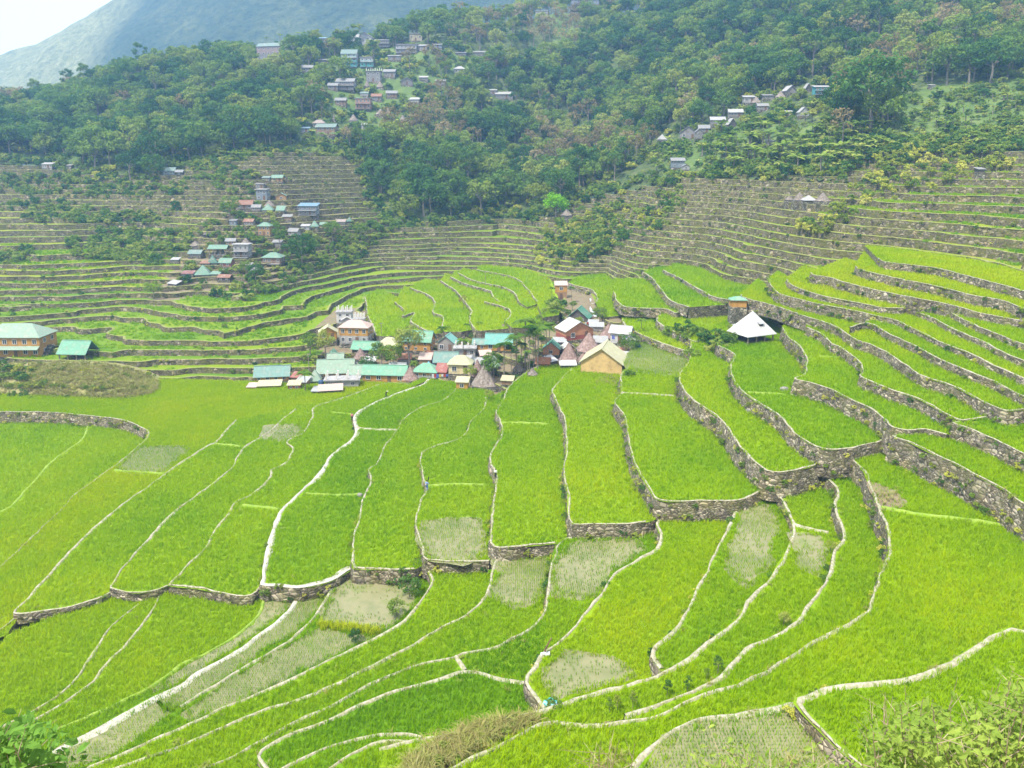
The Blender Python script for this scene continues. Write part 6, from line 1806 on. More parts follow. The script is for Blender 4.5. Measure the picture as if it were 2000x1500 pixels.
# --- shrubs : patches between the terraces
SCRUB = [P("1045,500 1060,440 1130,425 1180,440 1200,480 1160,500 1120,520 1060,520"), P("1690,330 1800,300 1960,290 1980,320 1860,350 1760,390 1700,400 1660,430 1600,460 1540,440 1580,420 1640,400 1660,360"),
         P("1120,400 1250,395 1330,420 1280,450 1160,440"), P("130,470 280,455 300,490 240,510 150,505"), P("340,560 440,400 470,330 500,350 560,470 640,430 720,440 700,490 560,560 470,590"), P("-20,340 200,345 330,350 430,340 330,385 100,385 -20,380"),
         P("1700,290 2010,230 2010,285 1720,300"), P("1090,560 1110,610 1085,625 1070,590"), P("0,490 60,480 60,510 0,520"), P("1270,360 1330,340 1340,400 1300,420"), P("700,430 770,450 700,520 640,510"), P("60,410 260,415 250,440 60,432"), P("1660,300 1990,270 1990,292 1700,318"), P("1340,700 1420,660 1440,690 1380,700"), P("0,395 120,390 250,420 350,400 330,440 120,435 0,420"), P("180,445 300,455 420,430 400,480 300,520 170,500"), P("380,330 470,325 520,345 430,370"), P("1090,430 1200,420 1230,470 1180,500 1060,500"), P("1290,640 1390,655 1400,672 1310,664")]
sh_recs, sh_stuff = [], []
sproto = [TREES[('bush', s)][2] for s in range(4)] + [TREES[('shrub', s)][2] for s in range(3)] + [TREES[('darkshrub', s)][2] for s in range(2)] + [TREES[('banana', s)][2] for s in range(3)]
skeys = [('bush', s) for s in range(4)] + [('shrub', s) for s in range(3)] + [('darkshrub', s) for s in range(2)]
def clear_of_houses(u, v, y):
    for (a, b, c, d, hy) in HB:
        if a - 4 < u < c + 4 and b - 2 < v < d + 9 and y < hy + 4: return False
    return True
for n, pl in enumerate(SCRUB):
    us = [p[0] for p in pl]; vs = [p[1] for p in pl]
    area = abs(sum(pl[i][0] * pl[(i + 1) % len(pl)][1] - pl[(i + 1) % len(pl)][0] * pl[i][1] for i in range(len(pl)))) / 2
    cnt = 0
    for t_ in range(int(area / 62)):
        u, v = rng.uniform(min(us), max(us)), rng.uniform(min(vs), max(vs))
        if not pip(np.array([u]), np.array([v]), pl)[0]: continue
        p = hit(u, v)
        if not clear_of_houses(u, v, p[1]): continue
        yellow = n in (0, 1, 12) or (n == 2 and rng.random() < .6)
        q = int(rng.integers(0, 4)) if (yellow and rng.random() < .75) else int(rng.integers(4, 9))
        s = rng.uniform(.55, 1.35)
        if cnt < 9 and s > .9:
            cnt += 1
            sh_recs.append((plant(skeys[q], p[0], p[1], p[2] - .3, s * 1.1, rng.uniform(0, 6.28), 'shrub'), {0: 'yellow-green bush'}.get(0 if q < 4 else 1, 'leafy green bush' if q < 7 else 'dark green bush'), u, v))
        else:
            sh_stuff.append((p[0], p[1], p[2] - .3, q, rng.uniform(0, 6.28), s, 0, 0))
# undergrowth beneath and before the woods
for t_ in range(15000):
    x, y = rng.uniform(-320, 420), rng.uniform(150, 480)
    z = float(bil(H, x, y)); u, v = project(x, y, z)
    if not (-60 < u < 2060 and -40 < v < 460): continue
    if not pip(np.array([u]), np.array([v]), WOOD)[0] or (u > 1700 and v > 150): continue
    if not clear_of_houses(u, v, y): continue
    sh_stuff.append((x, y, z - .3, int(rng.integers(2, 9)), rng.uniform(0, 6.28), rng.uniform(.8, 1.9), 0, 0))
for pl_, n_ in ((P("1280,285 1380,240 1480,210 1620,195 1720,235 1720,300 1640,338 1330,345 1240,350"), 700), (P("1690,300 1740,200 2020,140 2020,290 1760,290"), 650), (P("500,80 1060,0 1060,120 960,150 900,260 640,290 560,270 480,160"), 900), (P("430,330 520,295 640,288 705,310 705,290 420,290"), 120)):
    for t_ in range(n_):
        u, v = rng.uniform(min(p[0] for p in pl_), max(p[0] for p in pl_)), rng.uniform(min(p[1] for p in pl_), max(p[1] for p in pl_))
        if not pip(np.array([u]), np.array([v]), pl_)[0]: continue
        p = hit(u, v, 150, False)
        if clear_of_houses(u, v, p[1]): sh_stuff.append((p[0], p[1], p[2] - .3, int(rng.integers(4, 9) if rng.random() < .72 else rng.integers(9, 12)), rng.uniform(0, 6.28), rng.uniform(.35, .9) if u > 1730 and rng.random() < .8 else rng.uniform(.7, 1.5), 0, 0))
for k in range(900):
    q = rng.uniform(0, len(T_LINE) - 1.001); i_ = int(q); a_ = q - i_
    u = T_LINE[i_][0] * (1 - a_) + T_LINE[i_ + 1][0] * a_ + rng.normal() * 6; v = T_LINE[i_][1] * (1 - a_) + T_LINE[i_ + 1][1] * a_ + rng.normal() * 6 - 3
    if -40 < u < 2040:
        p = hit(u, v, 120, False)
        if clear_of_houses(u, v, p[1]): sh_stuff.append((p[0], p[1], p[2] - .6, int(rng.integers(3, 9)), rng.uniform(0, 6.28), rng.uniform(.6, 1.5), 0, 0))
label_by_place(sh_recs, LANDW, 'bush', 'bushes among the terraces')
# weeds in the terrace walls
for (x, y, z, r1, s) in weed_pts:
    sh_stuff.append((x, y, z - .1, int(r1 * 9), r1 * 40 % 6.28, s * .30, 0, 0))
for k, (x, y) in enumerate([(rng.uniform(-230, 230), rng.uniform(180, 340)) for _ in range(1500)]):
    z = ground(x, y); u, v = project(x, y, z)
    if pip(np.array([u]), np.array([v]), TERR_POLY)[0] and field_z(x, y) < -50 and clear_of_houses(u, v, y):
        if vnoise(x, y, 30) > .05: sh_stuff.append((x, y, z, int(rng.integers(0, 9)), rng.uniform(0, 6.28), rng.uniform(.2, .6), 0, 0))
for k in range(300):      # garden greenery between the houses
    u, v = rng.uniform(560, 1250), rng.uniform(610, 765)
    if not pip(np.array([u]), np.array([v]), P("590,700 640,650 720,690 800,650 900,650 1000,640 1080,560 1170,600 1250,650 1240,740 1180,740 1060,715 960,765 880,750 740,745 620,760"))[0]: continue
    p = hit(u, v)
    if clear_of_houses(u, v, p[1]): sh_stuff.append((p[0], p[1], p[2] - .1, int(rng.integers(4, 9)), rng.uniform(0, 6.28), rng.uniform(.35, .8), 0, 0))
print("shrubs", len(sh_recs), len(sh_stuff))
scatter("undergrowth", sh_stuff, sproto)
# ------------------------------------------------------------------ the dry mound by the big ochre house
mv, mf_ = [], []
us_ = list(range(-220, 316, 12)); NS = 9
for u in us_:
    k = min(max((u - 205) / 108.0, 0), 1)
    vb = np.interp(u, [-220, 0, 110, 200, 270, 300, 316], [772, 772, 776, 780, 778, 770, 757])
    vt = np.interp(u, [-220, 60, 170, 215, 260, 300, 316], [716, 710, 708, 712, 722, 738, 752])
    zt = 2.3 - 4.4 * k ** 1.3
    pb = np.array(at_z(u, vb, -2.3)); pt = np.array(at_z(u, vt, zt))
    for s in range(NS):
        t = s / (NS - 1)
        q = pb + (pt - pb) * t
        q[2] = -2.3 + (zt + 2.3) * (t ** .72) + .35 * float(vnoise(q[0], q[1], 2.2)) * (1 if 0 < s else 0)
        mv.append(tuple(q))
    mv.append((pt[0], pt[1] + 3.5, min(zt, 2.2) - .6))
n_ = NS + 1
for i in range(len(us_) - 1):
    for j in range(n_ - 1):
        mf_.append((i * n_ + j, (i + 1) * n_ + j, (i + 1) * n_ + j + 1, i * n_ + j + 1))
tag(link("mound", mesh("mound", mv, mf_, [M['drysoil']], None, True)), kind='structure')

def straw_tuft(seed, n, h, wid):
    r = random.Random(seed); v, f = [], []
    for k in range(n):
        a = r.uniform(0, 6.283); L_ = h * r.uniform(.5, 1.15); le = r.uniform(.3, 1.1)
        dx, dy = math.cos(a), math.sin(a); sx, sy = -dy * wid, dx * wid
        pts = [(0, 0), (.35 * le * L_ * .6, .55 * L_), (le * L_ * .75, .78 * L_), (le * L_ * 1.1, .62 * L_)]
        i = len(v)
        for j, (q, z) in enumerate(pts):
            ww = 1 - j * .28
            v += [(dx * q - sx * ww, dy * q - sy * ww, z), (dx * q + sx * ww, dy * q + sy * ww, z)]
            if j: f.append((i + 2 * j - 2, i + 2 * j - 1, i + 2 * j + 1, i + 2 * j))
    return mesh("straw_tuft", v, f, [M['straw']])
STRAW = [straw_tuft(s, 22, .8, .022) for s in range(3)]
st = []; gb_extra = []; cap_grass = []
rr = np.random.default_rng(21)
for k in range(5200):
    i = rr.integers(0, len(us_) - 1); j = rr.uniform(0, NS - 1)
    a, b = rr.random(), j % 1
    j = int(j)
    p = sum(np.array(mv[q]) * w_ for q, w_ in ((i * n_ + j, (1 - a) * (1 - b)), ((i + 1) * n_ + j, a * (1 - b)), ((i + 1) * n_ + j + 1, a * b), (i * n_ + j + 1, (1 - a) * b)))
    u, v = project(*p)
    if u < 60 and rr.random() < .75: continue
    st.append((p[0], p[1], p[2], rr.integers(0, 3), rr.uniform(0, 6.28), rr.uniform(.6, 1.3), 0, rr.uniform(-.3, .3)))
HUMP = P("850,1452 910,1428 965,1412 1040,1398 1058,1404 1050,1416 1010,1428 955,1450 885,1486 800,1530 765,1540 800,1485")
hp = [at_z(u, v, 7.4) for u, v in HUMP]
hx = [p[0] for p in hp]; hy = [p[1] for p in hp]
for k in range(1400):
    x, y = rr.uniform(min(hx), max(hx)), rr.uniform(min(hy), max(hy))
    if pip(np.array([x]), np.array([y]), hp)[0]:
        st.append((x, y, 7.2, rr.integers(0, 3), rr.uniform(0, 6.28), rr.uniform(.6, 1.5), 0, rr.uniform(-.3, .3)))
for (uu, vv, ru, rv_, n) in ((1190, 745, 22, 10, 60), (1195, 1495, 30, 30, 16), (1545, 1500, 30, 20, 16), (1420, 672, 16, 8, 40), (640, 520, 50, 22, 160), (1075, 545, 20, 8, 60), (1730, 975, 40, 20, 40), (90, 560, 80, 8, 60)):
    for k in range(n):
        p = hit(uu + rr.normal() * ru * .5, vv + rr.normal() * rv_ * .5)
        st.append((p[0], p[1], p[2], rr.integers(0, 3), rr.uniform(0, 6.28), rr.uniform(.4, 1.0), 0, rr.uniform(-.2, .2)))
for k in range(150):
    x, y = rr.uniform(min(hx), max(hx)), rr.uniform(min(hy), max(hy))
    if pip(np.array([x]), np.array([y]), hp)[0]: gb_extra.append((x, y, 7.2, rr.integers(0, 7), rr.uniform(0, 6.28), rr.uniform(.15, .4), 0, 0))
for fd in FIELDS:
    if fd['drop'] < .5: continue
    ln_ = fd['line']; nl_ = normals_left([tuple(q) for q in ln_])
    for i in range(0, len(ln_)):
        if rr.random() < .26:
            o_ = rr.uniform(-.15, fd['capw'] + .3)
            p = (ln_[i][0] + nl_[i][0] * o_ + rr.normal() * .1, ln_[i][1] + nl_[i][1] * o_ + rr.normal() * .1)
            u, v = project(p[0], p[1], fd['z'])
            if -20 < u < 2020 and v < 1540: cap_grass.append((p[0], p[1], fd['z'] + .05, rr.integers(0, 3), rr.uniform(0, 6.28), rr.uniform(.45, .9), rr.uniform(.25, .95), rr.uniform(-.3, .3)))
# ragged grass along the wall tops
for fd in FIELDS:
    if fd['drop'] < .5: continue
    for u, v in fd['crest']:
        if 0 < u < 2000 and rr.random() < .5:
            for q in range(3):
                p = at_z(u + rr.normal() * 14, v + rr.normal() * 10, fd['z'])
                if not pip(np.array([p[0]]), np.array([p[1]]), fd['world'])[0]: continue
                st.append((p[0], p[1], p[2], rr.integers(0, 3), rr.uniform(0, 6.28), rr.uniform(.3, .7), 0, rr.uniform(-.3, .3)))
scatter("dry_grass", st, STRAW)
gb = []
for k in range(330):
    u = rr.uniform(-40, 80) if k < 130 else rr.uniform(60, 300)
    v = rr.uniform(715, 772) if k < 130 else (rr.uniform(752, 777) if k < 220 else rr.uniform(715, 775))
    best_ = min(((project(*q)[0] - u) ** 2 + (project(*q)[1] - v) ** 2, q) for q in mv[::2])[1]
    gb.append((best_[0] + rr.normal() * .7, best_[1] + rr.normal() * .7, best_[2] - .1, rr.integers(2, 9) if k < 130 else rr.integers(0, 7), rr.uniform(0, 6.28), rr.uniform(.3, .75) if k < 130 else rr.uniform(.2, .45), 0, 0))
scatter("mound_undergrowth", gb + gb_extra, sproto[:9])
scatter("bund_grass", cap_grass, RICE_PROTO)

# ------------------------------------------------------------------ leafy shrubs near the viewer
M['leaf_near'] = leaf_mat("near_leaf", [(.2, (.11, .20, .03)), (.45, (.20, .30, .05)), (.65, (.32, .40, .08)), (.85, (.46, .46, .18))], .45, .0)
M['leaf_near_dark'] = leaf_mat("near_dark_leaf", [(.2, (.05, .13, .02)), (.45, (.09, .21, .035)), (.65, (.15, .29, .05)), (.85, (.28, .38, .07))], .4, .0)
M['twig'] = mottled("twig_bark", (.16, .12, .07), (.34, .28, .18), 8, .3, .01)
def near_shrub(name, label, pl, d0, d1, stems, leaves, size, lm, seed, bare=0):
    r = random.Random(seed)
    us = [p[0] for p in pl]; vs = [p[1] for p in pl]
    tips = []
    while len(tips) < stems:
        u, v = r.uniform(min(us), max(us)), r.uniform(min(vs), max(vs))
        if pip(np.array([u]), np.array([v]), pl)[0]: tips.append(Vector(at_d(u, v, r.uniform(d0, d1))))
    cx_ = sum(t.x for t in tips) / stems; cy_ = sum(t.y for t in tips) / stems
    def gz(y): return float(np.interp(y, py_, pz_))
    e = empty(name, (cx_, cy_, gz(cy_)))
    tag(e, label, 'shrub', None, 'thing')
    o = Vector(e.location)
    tw = MB(); lv_, lf_ = [], []
    for k, t in enumerate(tips):
        by = t.y + r.uniform(-.3, .5)
        b = Vector((t.x + (cx_ - t.x) * r.uniform(.2, .6), by, gz(by) - .1))
        mid = b.lerp(t, .55) + Vector((r.uniform(-.12, .12), r.uniform(-.12, .12), r.uniform(.02, .2)))
        tw.tube([b - o, mid - o, t - o], [.014, .009, .003], 4)
        nl_ = leaves if k >= bare else 4
        subs = []
        for q in range(5 if k >= bare else 2):
            s0 = mid.lerp(t, r.uniform(-.5, .9)); e0 = s0 + Vector((r.gauss(0, .22), r.gauss(0, .22), r.uniform(.02, .30)))
            tw.tube([s0 - o, e0 - o], [.006, .002], 3); subs.append((s0, e0))
        for q in range(nl_):
            s = r.random() ** .6
            c = (b.lerp(mid, s * 1.6) if s < .55 else mid.lerp(t, (s - .55) / .45))
            if s < .3: continue
            if q % 4: a0, b0 = r.choice(subs); c = a0.lerp(b0, r.random() ** .5)
            c = c - o + Vector((r.gauss(0, .05), r.gauss(0, .05), r.gauss(0, .04)))
            L_ = size * r.uniform(.55, 1.25)
            n = Vector((r.gauss(0, .6), r.gauss(-.25, .6), r.gauss(.7, .5))).normalized()
            d = n.orthogonal().normalized(); d.rotate(Matrix.Rotation(r.uniform(0, 6.283), 3, n))
            sd = n.cross(d)
            i = len(lv_)
            fold = n * L_ * .10
            lv_ += [c, c + d * L_ * .4 + sd * L_ * .27 + fold, c + d * L_ * .8 + sd * L_ * .18 + fold, c + d * L_ - n * L_ * .12, c + d * L_ * .8 - sd * L_ * .18 + fold, c + d * L_ * .4 - sd * L_ * .27 + fold, c + d * L_ * .5]
            lf_ += [(i, i + 1, i + 6), (i + 1, i + 2, i + 6), (i + 2, i + 3, i + 6), (i + 3, i + 4, i + 6), (i + 4, i + 5, i + 6), (i + 5, i, i + 6)]
    link('leaves', mesh('leaves', lv_, lf_, [lm]), e)
    tw.build('twigs', M['twig'], e)
near_shrub('leafy_shrub', "large yellow-green leafy shrub filling the bottom right corner", P("1690,1430 1740,1360 1830,1345 1900,1360 1960,1300 2040,1310 2060,1580 1680,1580 1660,1490"), 6.5, 9.5, 150, 75, .095, M['leaf_near'], 5, 10)
near_shrub('leafy_shrub', "tall sparse twigs with few leaves rising behind the bottom right shrub", P("1660,1370 1740,1300 1860,1320 1990,1270 2010,1330 1800,1400 1700,1440"), 9, 10.5, 14, 8, .07, M['leaf_near'], 6, 8)
near_shrub('leafy_shrub', "pale leafy weeds at the bottom edge before the striped seedling plot", P("1360,1490 1440,1462 1480,1458 1540,1480 1600,1470 1640,1500 1620,1560 1360,1560"), 7.5, 10, 46, 46, .085, M['leaf_near'], 7, 5)
near_shrub('leafy_shrub', "dark green bush with big leaves in the bottom left corner", P("-80,1400 -30,1400 20,1415 50,1435 62,1460 40,1510 20,1580 -90,1580"), 5.5, 7.5, 70, 60, .12, M['leaf_near_dark'], 8)
near_shrub('leafy_shrub', "thin dry weed stalks at the bottom edge left of the pale weeds", P("1150,1450 1190,1435 1240,1450 1250,1500 1160,1520"), 9, 11, 14, 7, .06, M['leaf_near'], 9, 8)

# --- small plants standing in the paddies
DP = [(1190, 1392, 30), (1206, 1392, 36), (1236, 1388, 40), (1303, 1362, 36), (1343, 1352, 32), (1402, 1318, 38), (1380, 1330, 26)]
for k, (u, v, h_) in enumerate(DP):
    p = hit(u, v)
    S = p[1] * CA + (CAMZ - p[2]) * SA
    e = plant(('tall', k % 2), p[0], p[1], p[2], h_ * S / F / 10.5, k * 1.3, 'sapling')
    tag(e, "small dark sapling on the lower bund, %s of the row counted from the teal bag" % ['first', 'second', 'third', 'fourth', 'fifth', 'seventh', 'sixth'][k], 'sapling', 'saplings along the lower bund', 'thing')
for u, v, h_, kd, lb in ((1530, 1222, 30, ('light', 1), "yellow-green sapling on a bund among the lower paddies"), (1622, 1082, 26, ('light', 0), "bushy sapling beside the bright seedling plot"), (1616, 1118, 16, ('dark', 0), "tiny sapling below the bushy one by the bright seedling plot"),
                         (818, 1125, 34, ('dark', 1), "grey-green bush at the corner of the flooded seedling plot"), (800, 1165, 40, ('dark', 2), "long grey-green bush along the flooded seedling plot"), (775, 1205, 34, ('dark', 3), "lower grey-green bush along the flooded seedling plot"), (695, 1255, 26, ('dark', 0), "small bush at the end of the yellow plants"),
                         (1660, 805, 18, ('light', 2), "green bush on the wall face below the round paddy"), (1705, 825, 16, ('light', 1), "second green bush on the wall below the round paddy"), (1858, 838, 26, ('light', 0), "leafy bush on the wall corner near the right edge"), (1960, 990, 16, ('light', 1), "small bush on the tall right-edge wall"),
                         (957, 1120, 10, ('lime', 0), "bright weed clump at the foot of the white-shirted person's wall"), (955, 782, 22, ('light', 2), "leafy garden bush right of the largest thatched hut"), (905, 605, 26, ('dry', 1), "shaggy pale bush on the wall behind the village")):
    p = hit(u, v)
    S = p[1] * CA + (CAMZ - p[2]) * SA
    tag(plant(kd, p[0], p[1], p[2] - .1, h_ * S / F / 7.5, u * .7, 'bush'), lb, 'bush', None, 'thing')
yl = []
for k in range(150):
    t = rr.random()
    p = at_z(622 + 120 * t + rr.normal() * 3, 1222 + 12 * t + rr.normal() * 4, -1.0)
    yl.append((p[0], p[1], p[2], rr.integers(0, 3), rr.uniform(0, 6.28), rr.uniform(.8, 1.6), .9, 0))
scatter("yellow_rice_plants", yl, RICE_PROTO)

# --- pole with cloth, teal bag, stones, utility poles
p = hit(1064, 1280); S = p[1] * CA + (CAMZ - p[2]) * SA; m1 = S / F
e = empty('pole', p); tag(e, "crooked dark pole with a white cloth at its foot on the looping bund", 'pole', None, 'thing')
q = MB(); q.tube([(0, 0, -.4), (0, 0, .1), (.03, 0, 12 * m1), (6 * m1, 0, 24 * m1), (13 * m1, 0, 38 * m1)], [.10, .10, .085, .075, .05], 7); q.build('stick', M['doorw'], e, True)
q = MB()
for k in range(4): q.tube([(-.35 + k * .22, -.15 + (k % 2) * .12, .02), (-.28 + k * .22, -.12, .28 - k * .03), (-.1 + k * .15, -.05, .34), (.1 + k * .12, -.1, .06)], [.07, .13, .12, .05], 7)
q.build('cloth', mottled("white_cloth", (.55, .57, .60), (.75, .76, .78), 3, .4, .03), e, True)
p = hit(1074, 1376)
e = empty('sack', (p[0], p[1], p[2] + .05)); tag(e, "crumpled teal sack lying at the bund corner below the flooded plot", 'sack', None, 'thing')
q = MB(); r_ = random.Random(4)
rings = [(0, .50, .34), (.14, .62, .42), (.28, .50, .34), (.38, .30, .24), (.42, .10, .10)]
for k, (z_, a_, b_) in enumerate(rings):
    for i in range(14):
        t = 6.283 * i / 14
        q.v.append((a_ * math.cos(t) * (1 + r_.uniform(-.28, .28)) + z_ * .3, b_ * math.sin(t) * (1 + r_.uniform(-.16, .16)), z_ + r_.uniform(-.09, .09)))
for k in range(4):
    for i in range(14):
        j = (i + 1) % 14
        q.f.append((k * 14 + i, k * 14 + j, k * 14 + 14 + j, k * 14 + 14 + i)); q.m.append(1 if k == 1 else 0)
q.f.append(tuple(56 + i for i in range(14))); q.m.append(0)
q.build('bag', [mottled("teal_plastic", (.03, .25, .22), (.06, .36, .32), 3, .5, .05, .4), mottled("pale_teal", (.20, .42, .44), (.32, .52, .55), 3, .5, .05, .4)], e, True)
def stone(u, v, wpx, hpx, label, flat=False, mat='plinth'):
    p = hit(u, v); S = p[1] * CA + (CAMZ - p[2]) * SA; m1 = S / F
    bm = bmesh.new(); bmesh.ops.create_icosphere(bm, subdivisions=3, radius=1)
    for v_ in bm.verts:
        n = mnoise.noise(v_.co * 1.3 + Vector((u, v, 0))) * .28 + mnoise.noise(v_.co * 3 + Vector((v, u, 0))) * .1
        c = v_.co * (1 + n)
        v_.co = (c.x * wpx * m1 / 2, c.y * wpx * m1 * .4, max(c.z, -.5) * hpx * m1 / 2 + hpx * m1 * .2)
    me = bpy.data.meshes.new('boulder'); bm.to_mesh(me); bm.free(); me.materials.append(M[mat])
    o = link('boulder', me); o.location = p
    tag(o, label, 'boulder', None, 'thing')
M['palestone'] = mottled("pale_boulder", (.13, .125, .11), (.24, .225, .20), 3, .5, .05)
stone(703, 969, 12, 9, "small pale boulder at the corner of a paddy right of the footpath", mat='palestone')
stone(1465, 806, 18, 14, "grey boulder built into the massive wall below the round paddy", mat='palestone')
stone(1532, 762, 18, 10, "grey boulder at the near corner of the round paddy", mat='palestone')
stone(1690, 634, 26, 8, "flat slab stone on the wall top of the right hillside", mat='palestone')
stone(1826, 822, 16, 12, "grey boulder on the wall by the right-edge bush", mat='palestone')
p = hit(1592, 628)
e = empty('tarp', p); tag(e, "crumpled white sheet lying on the long wall right of the pavilion", 'sheet', None, 'thing')
q = MB(); r_ = random.Random(9)
for i in range(9):
    for j in range(5): q.v.append((-1 + i * .25, -.3 + j * .2, .35 + .12 * r_.random() + .1 * j))
for i in range(8):
    for j in range(4): q.f.append((i * 5 + j, i * 5 + 5 + j, i * 5 + 6 + j, i * 5 + 1 + j)); q.m.append(0)
q.build('cloth', mottled("sheet_cloth", (.5, .52, .56), (.66, .68, .72), 3, .4, .03), e, True)
for u, v, h_, lb in ((604, 738, 50, "thin utility pole by the young palm at the village edge"), (745, 655, 26, "short pole in the paddy behind the two-storey ochre house"), (948, 560, 30, "thin pole standing in the terraces behind the village")):
    p = hit(u, v); S = p[1] * CA + (CAMZ - p[2]) * SA; m1 = S / F
    e = empty('utility_pole', p); tag(e, lb, 'pole', None, 'thing')
    q = MB(); q.tube([(0, 0, -.5), (0, 0, h_ * m1)], [.09, .06], 8); q.build('post', M['post'], e)
    q = MB(); q.box(-.45, .45, -.05, .05, h_ * m1 - .35, h_ * m1 - .25); q.build('crossarm', M['post'], e)

# --- things between the houses : tanks, washing lines, wires
tank = mottled("tank_plastic", (.02, .05, .10), (.04, .09, .17), 2, .1, .01, .4)
for u, v, lb in ((716, 655, "blue water tank behind the two-storey ochre house"), (850, 712, "blue water tank by the red walled house"), (1245, 684, "blue water tank beside the grey porch deck"), (628, 755, "blue water tank near the concrete deck")):
    p = hit(u, v); e = empty('water_tank', p); tag(e, lb, 'tank', None, 'thing')
    q = MB(); q.tube([(0, 0, 0), (0, 0, .1), (0, 0, 1.3), (0, 0, 1.5), (0, 0, 1.6)], [.62, .66, .66, .5, .2], 16); q.build('tank', tank, e, True)
    q = MB(); q.tube([(0, 0, 1.6), (0, 0, 1.68)], [.22, .22], 12); q.build('lid', M['doorw'], e)
clo = [mottled("washing_" + n, tuple(x * .7 for x in c), c, 4, .3, .02) for n, c in (("white", (.5, .5, .5)), ("red", (.35, .05, .05)), ("blue", (.08, .12, .35)), ("yellow", (.45, .33, .06)))]
for u, v, L_, lb in ((1236, 660, 4.0, "washing line with clothes behind the blue-windowed house"), (770, 742, 4.5, "washing line with clothes by the long mint-roofed house"), (1140, 642, 4.0, "washing line with clothes above the reddish house"), (860, 745, 4.0, "washing line with clothes before the small mint-hipped house")):
    p = hit(u, v); e = empty('washing_line', p); tag(e, lb, 'washing line', None, 'thing')
    for s in (-1, 1):
        q = MB(); q.tube([(s * L_ / 2, 0, -.3), (s * L_ / 2, 0, 1.8)], [.05, .04], 6); q.build('post', M['post'], e)
    q = MB(); q.tube([(-L_ / 2, 0, 1.75), (0, 0, 1.62), (L_ / 2, 0, 1.75)], .012, 4); q.build('line', M['post'], e)
    for k in range(7):
        x = -L_ / 2 + L_ * (k + .7) / 7.6; wd, hg = rr.uniform(.18, .3), rr.uniform(.5, .9)
        q = MB(); q.box(x - wd, x + wd, -.02, .02, 1.66 - hg, 1.68); o_ = q.build('garment', clo[k % 4], e)
# wires from pole to pole
for (u0, v0), (u1, v1), lb in (((604, 690), (745, 630), "thin sagging wire over the village's near-side roofs"), ((745, 630), (948, 532), "thin sagging wire from the paddies behind the village to the terraces")):
    a_, b_ = Vector(hit(u0, v0 + (46 if u0 == 604 else 24))), Vector(hit(u1, v1 + (25 if u1 == 745 else 28)))
    a_.z += 4.4 if u0 == 604 else 2.4; b_.z += 2.4 if u1 == 745 else 3.2
    q = MB(); q.tube([a_.lerp(b_, t / 12) - Vector((0, 0, 1.2 * 4 * (t / 12) * (1 - t / 12))) for t in range(13)], .018, 4)
    tag(q.build('wire', M['doorw']), lb, 'wire', None, 'thing')

# ------------------------------------------------------------------ people
SK = mottled("skin", (.22, .12, .075), (.30, .17, .11), 5, .0, .0, .6)
HAIR = mottled("black_hair", (.008, .007, .006), (.02, .017, .015), 20, .3, .01, .6)
def skin_mesh(name, verts, edges, radii, mat, sub=2):
    me = bpy.data.meshes.new(name)
    me.from_pydata(verts, edges, [])
    o = bpy.data.objects.new(name, me); COL.objects.link(o)
    md = o.modifiers.new('s', 'SKIN')
    for k, v_ in enumerate(me.skin_vertices[0].data):
        v_.radius = (radii[k], radii[k]); v_.use_root = (k == 0)
    ms = o.modifiers.new('d', 'SUBSURF'); ms.levels = sub; ms.render_levels = sub
    dg = bpy.context.evaluated_depsgraph_get()
    nm_ = bpy.data.meshes.new_from_object(o.evaluated_get(dg))
    bpy.data.objects.remove(o)
    nm_.name = name
    nm_.materials.clear(); nm_.materials.append(mat)
    nm_.polygons.foreach_set('use_smooth', [True] * len(nm_.polygons))
    return nm_
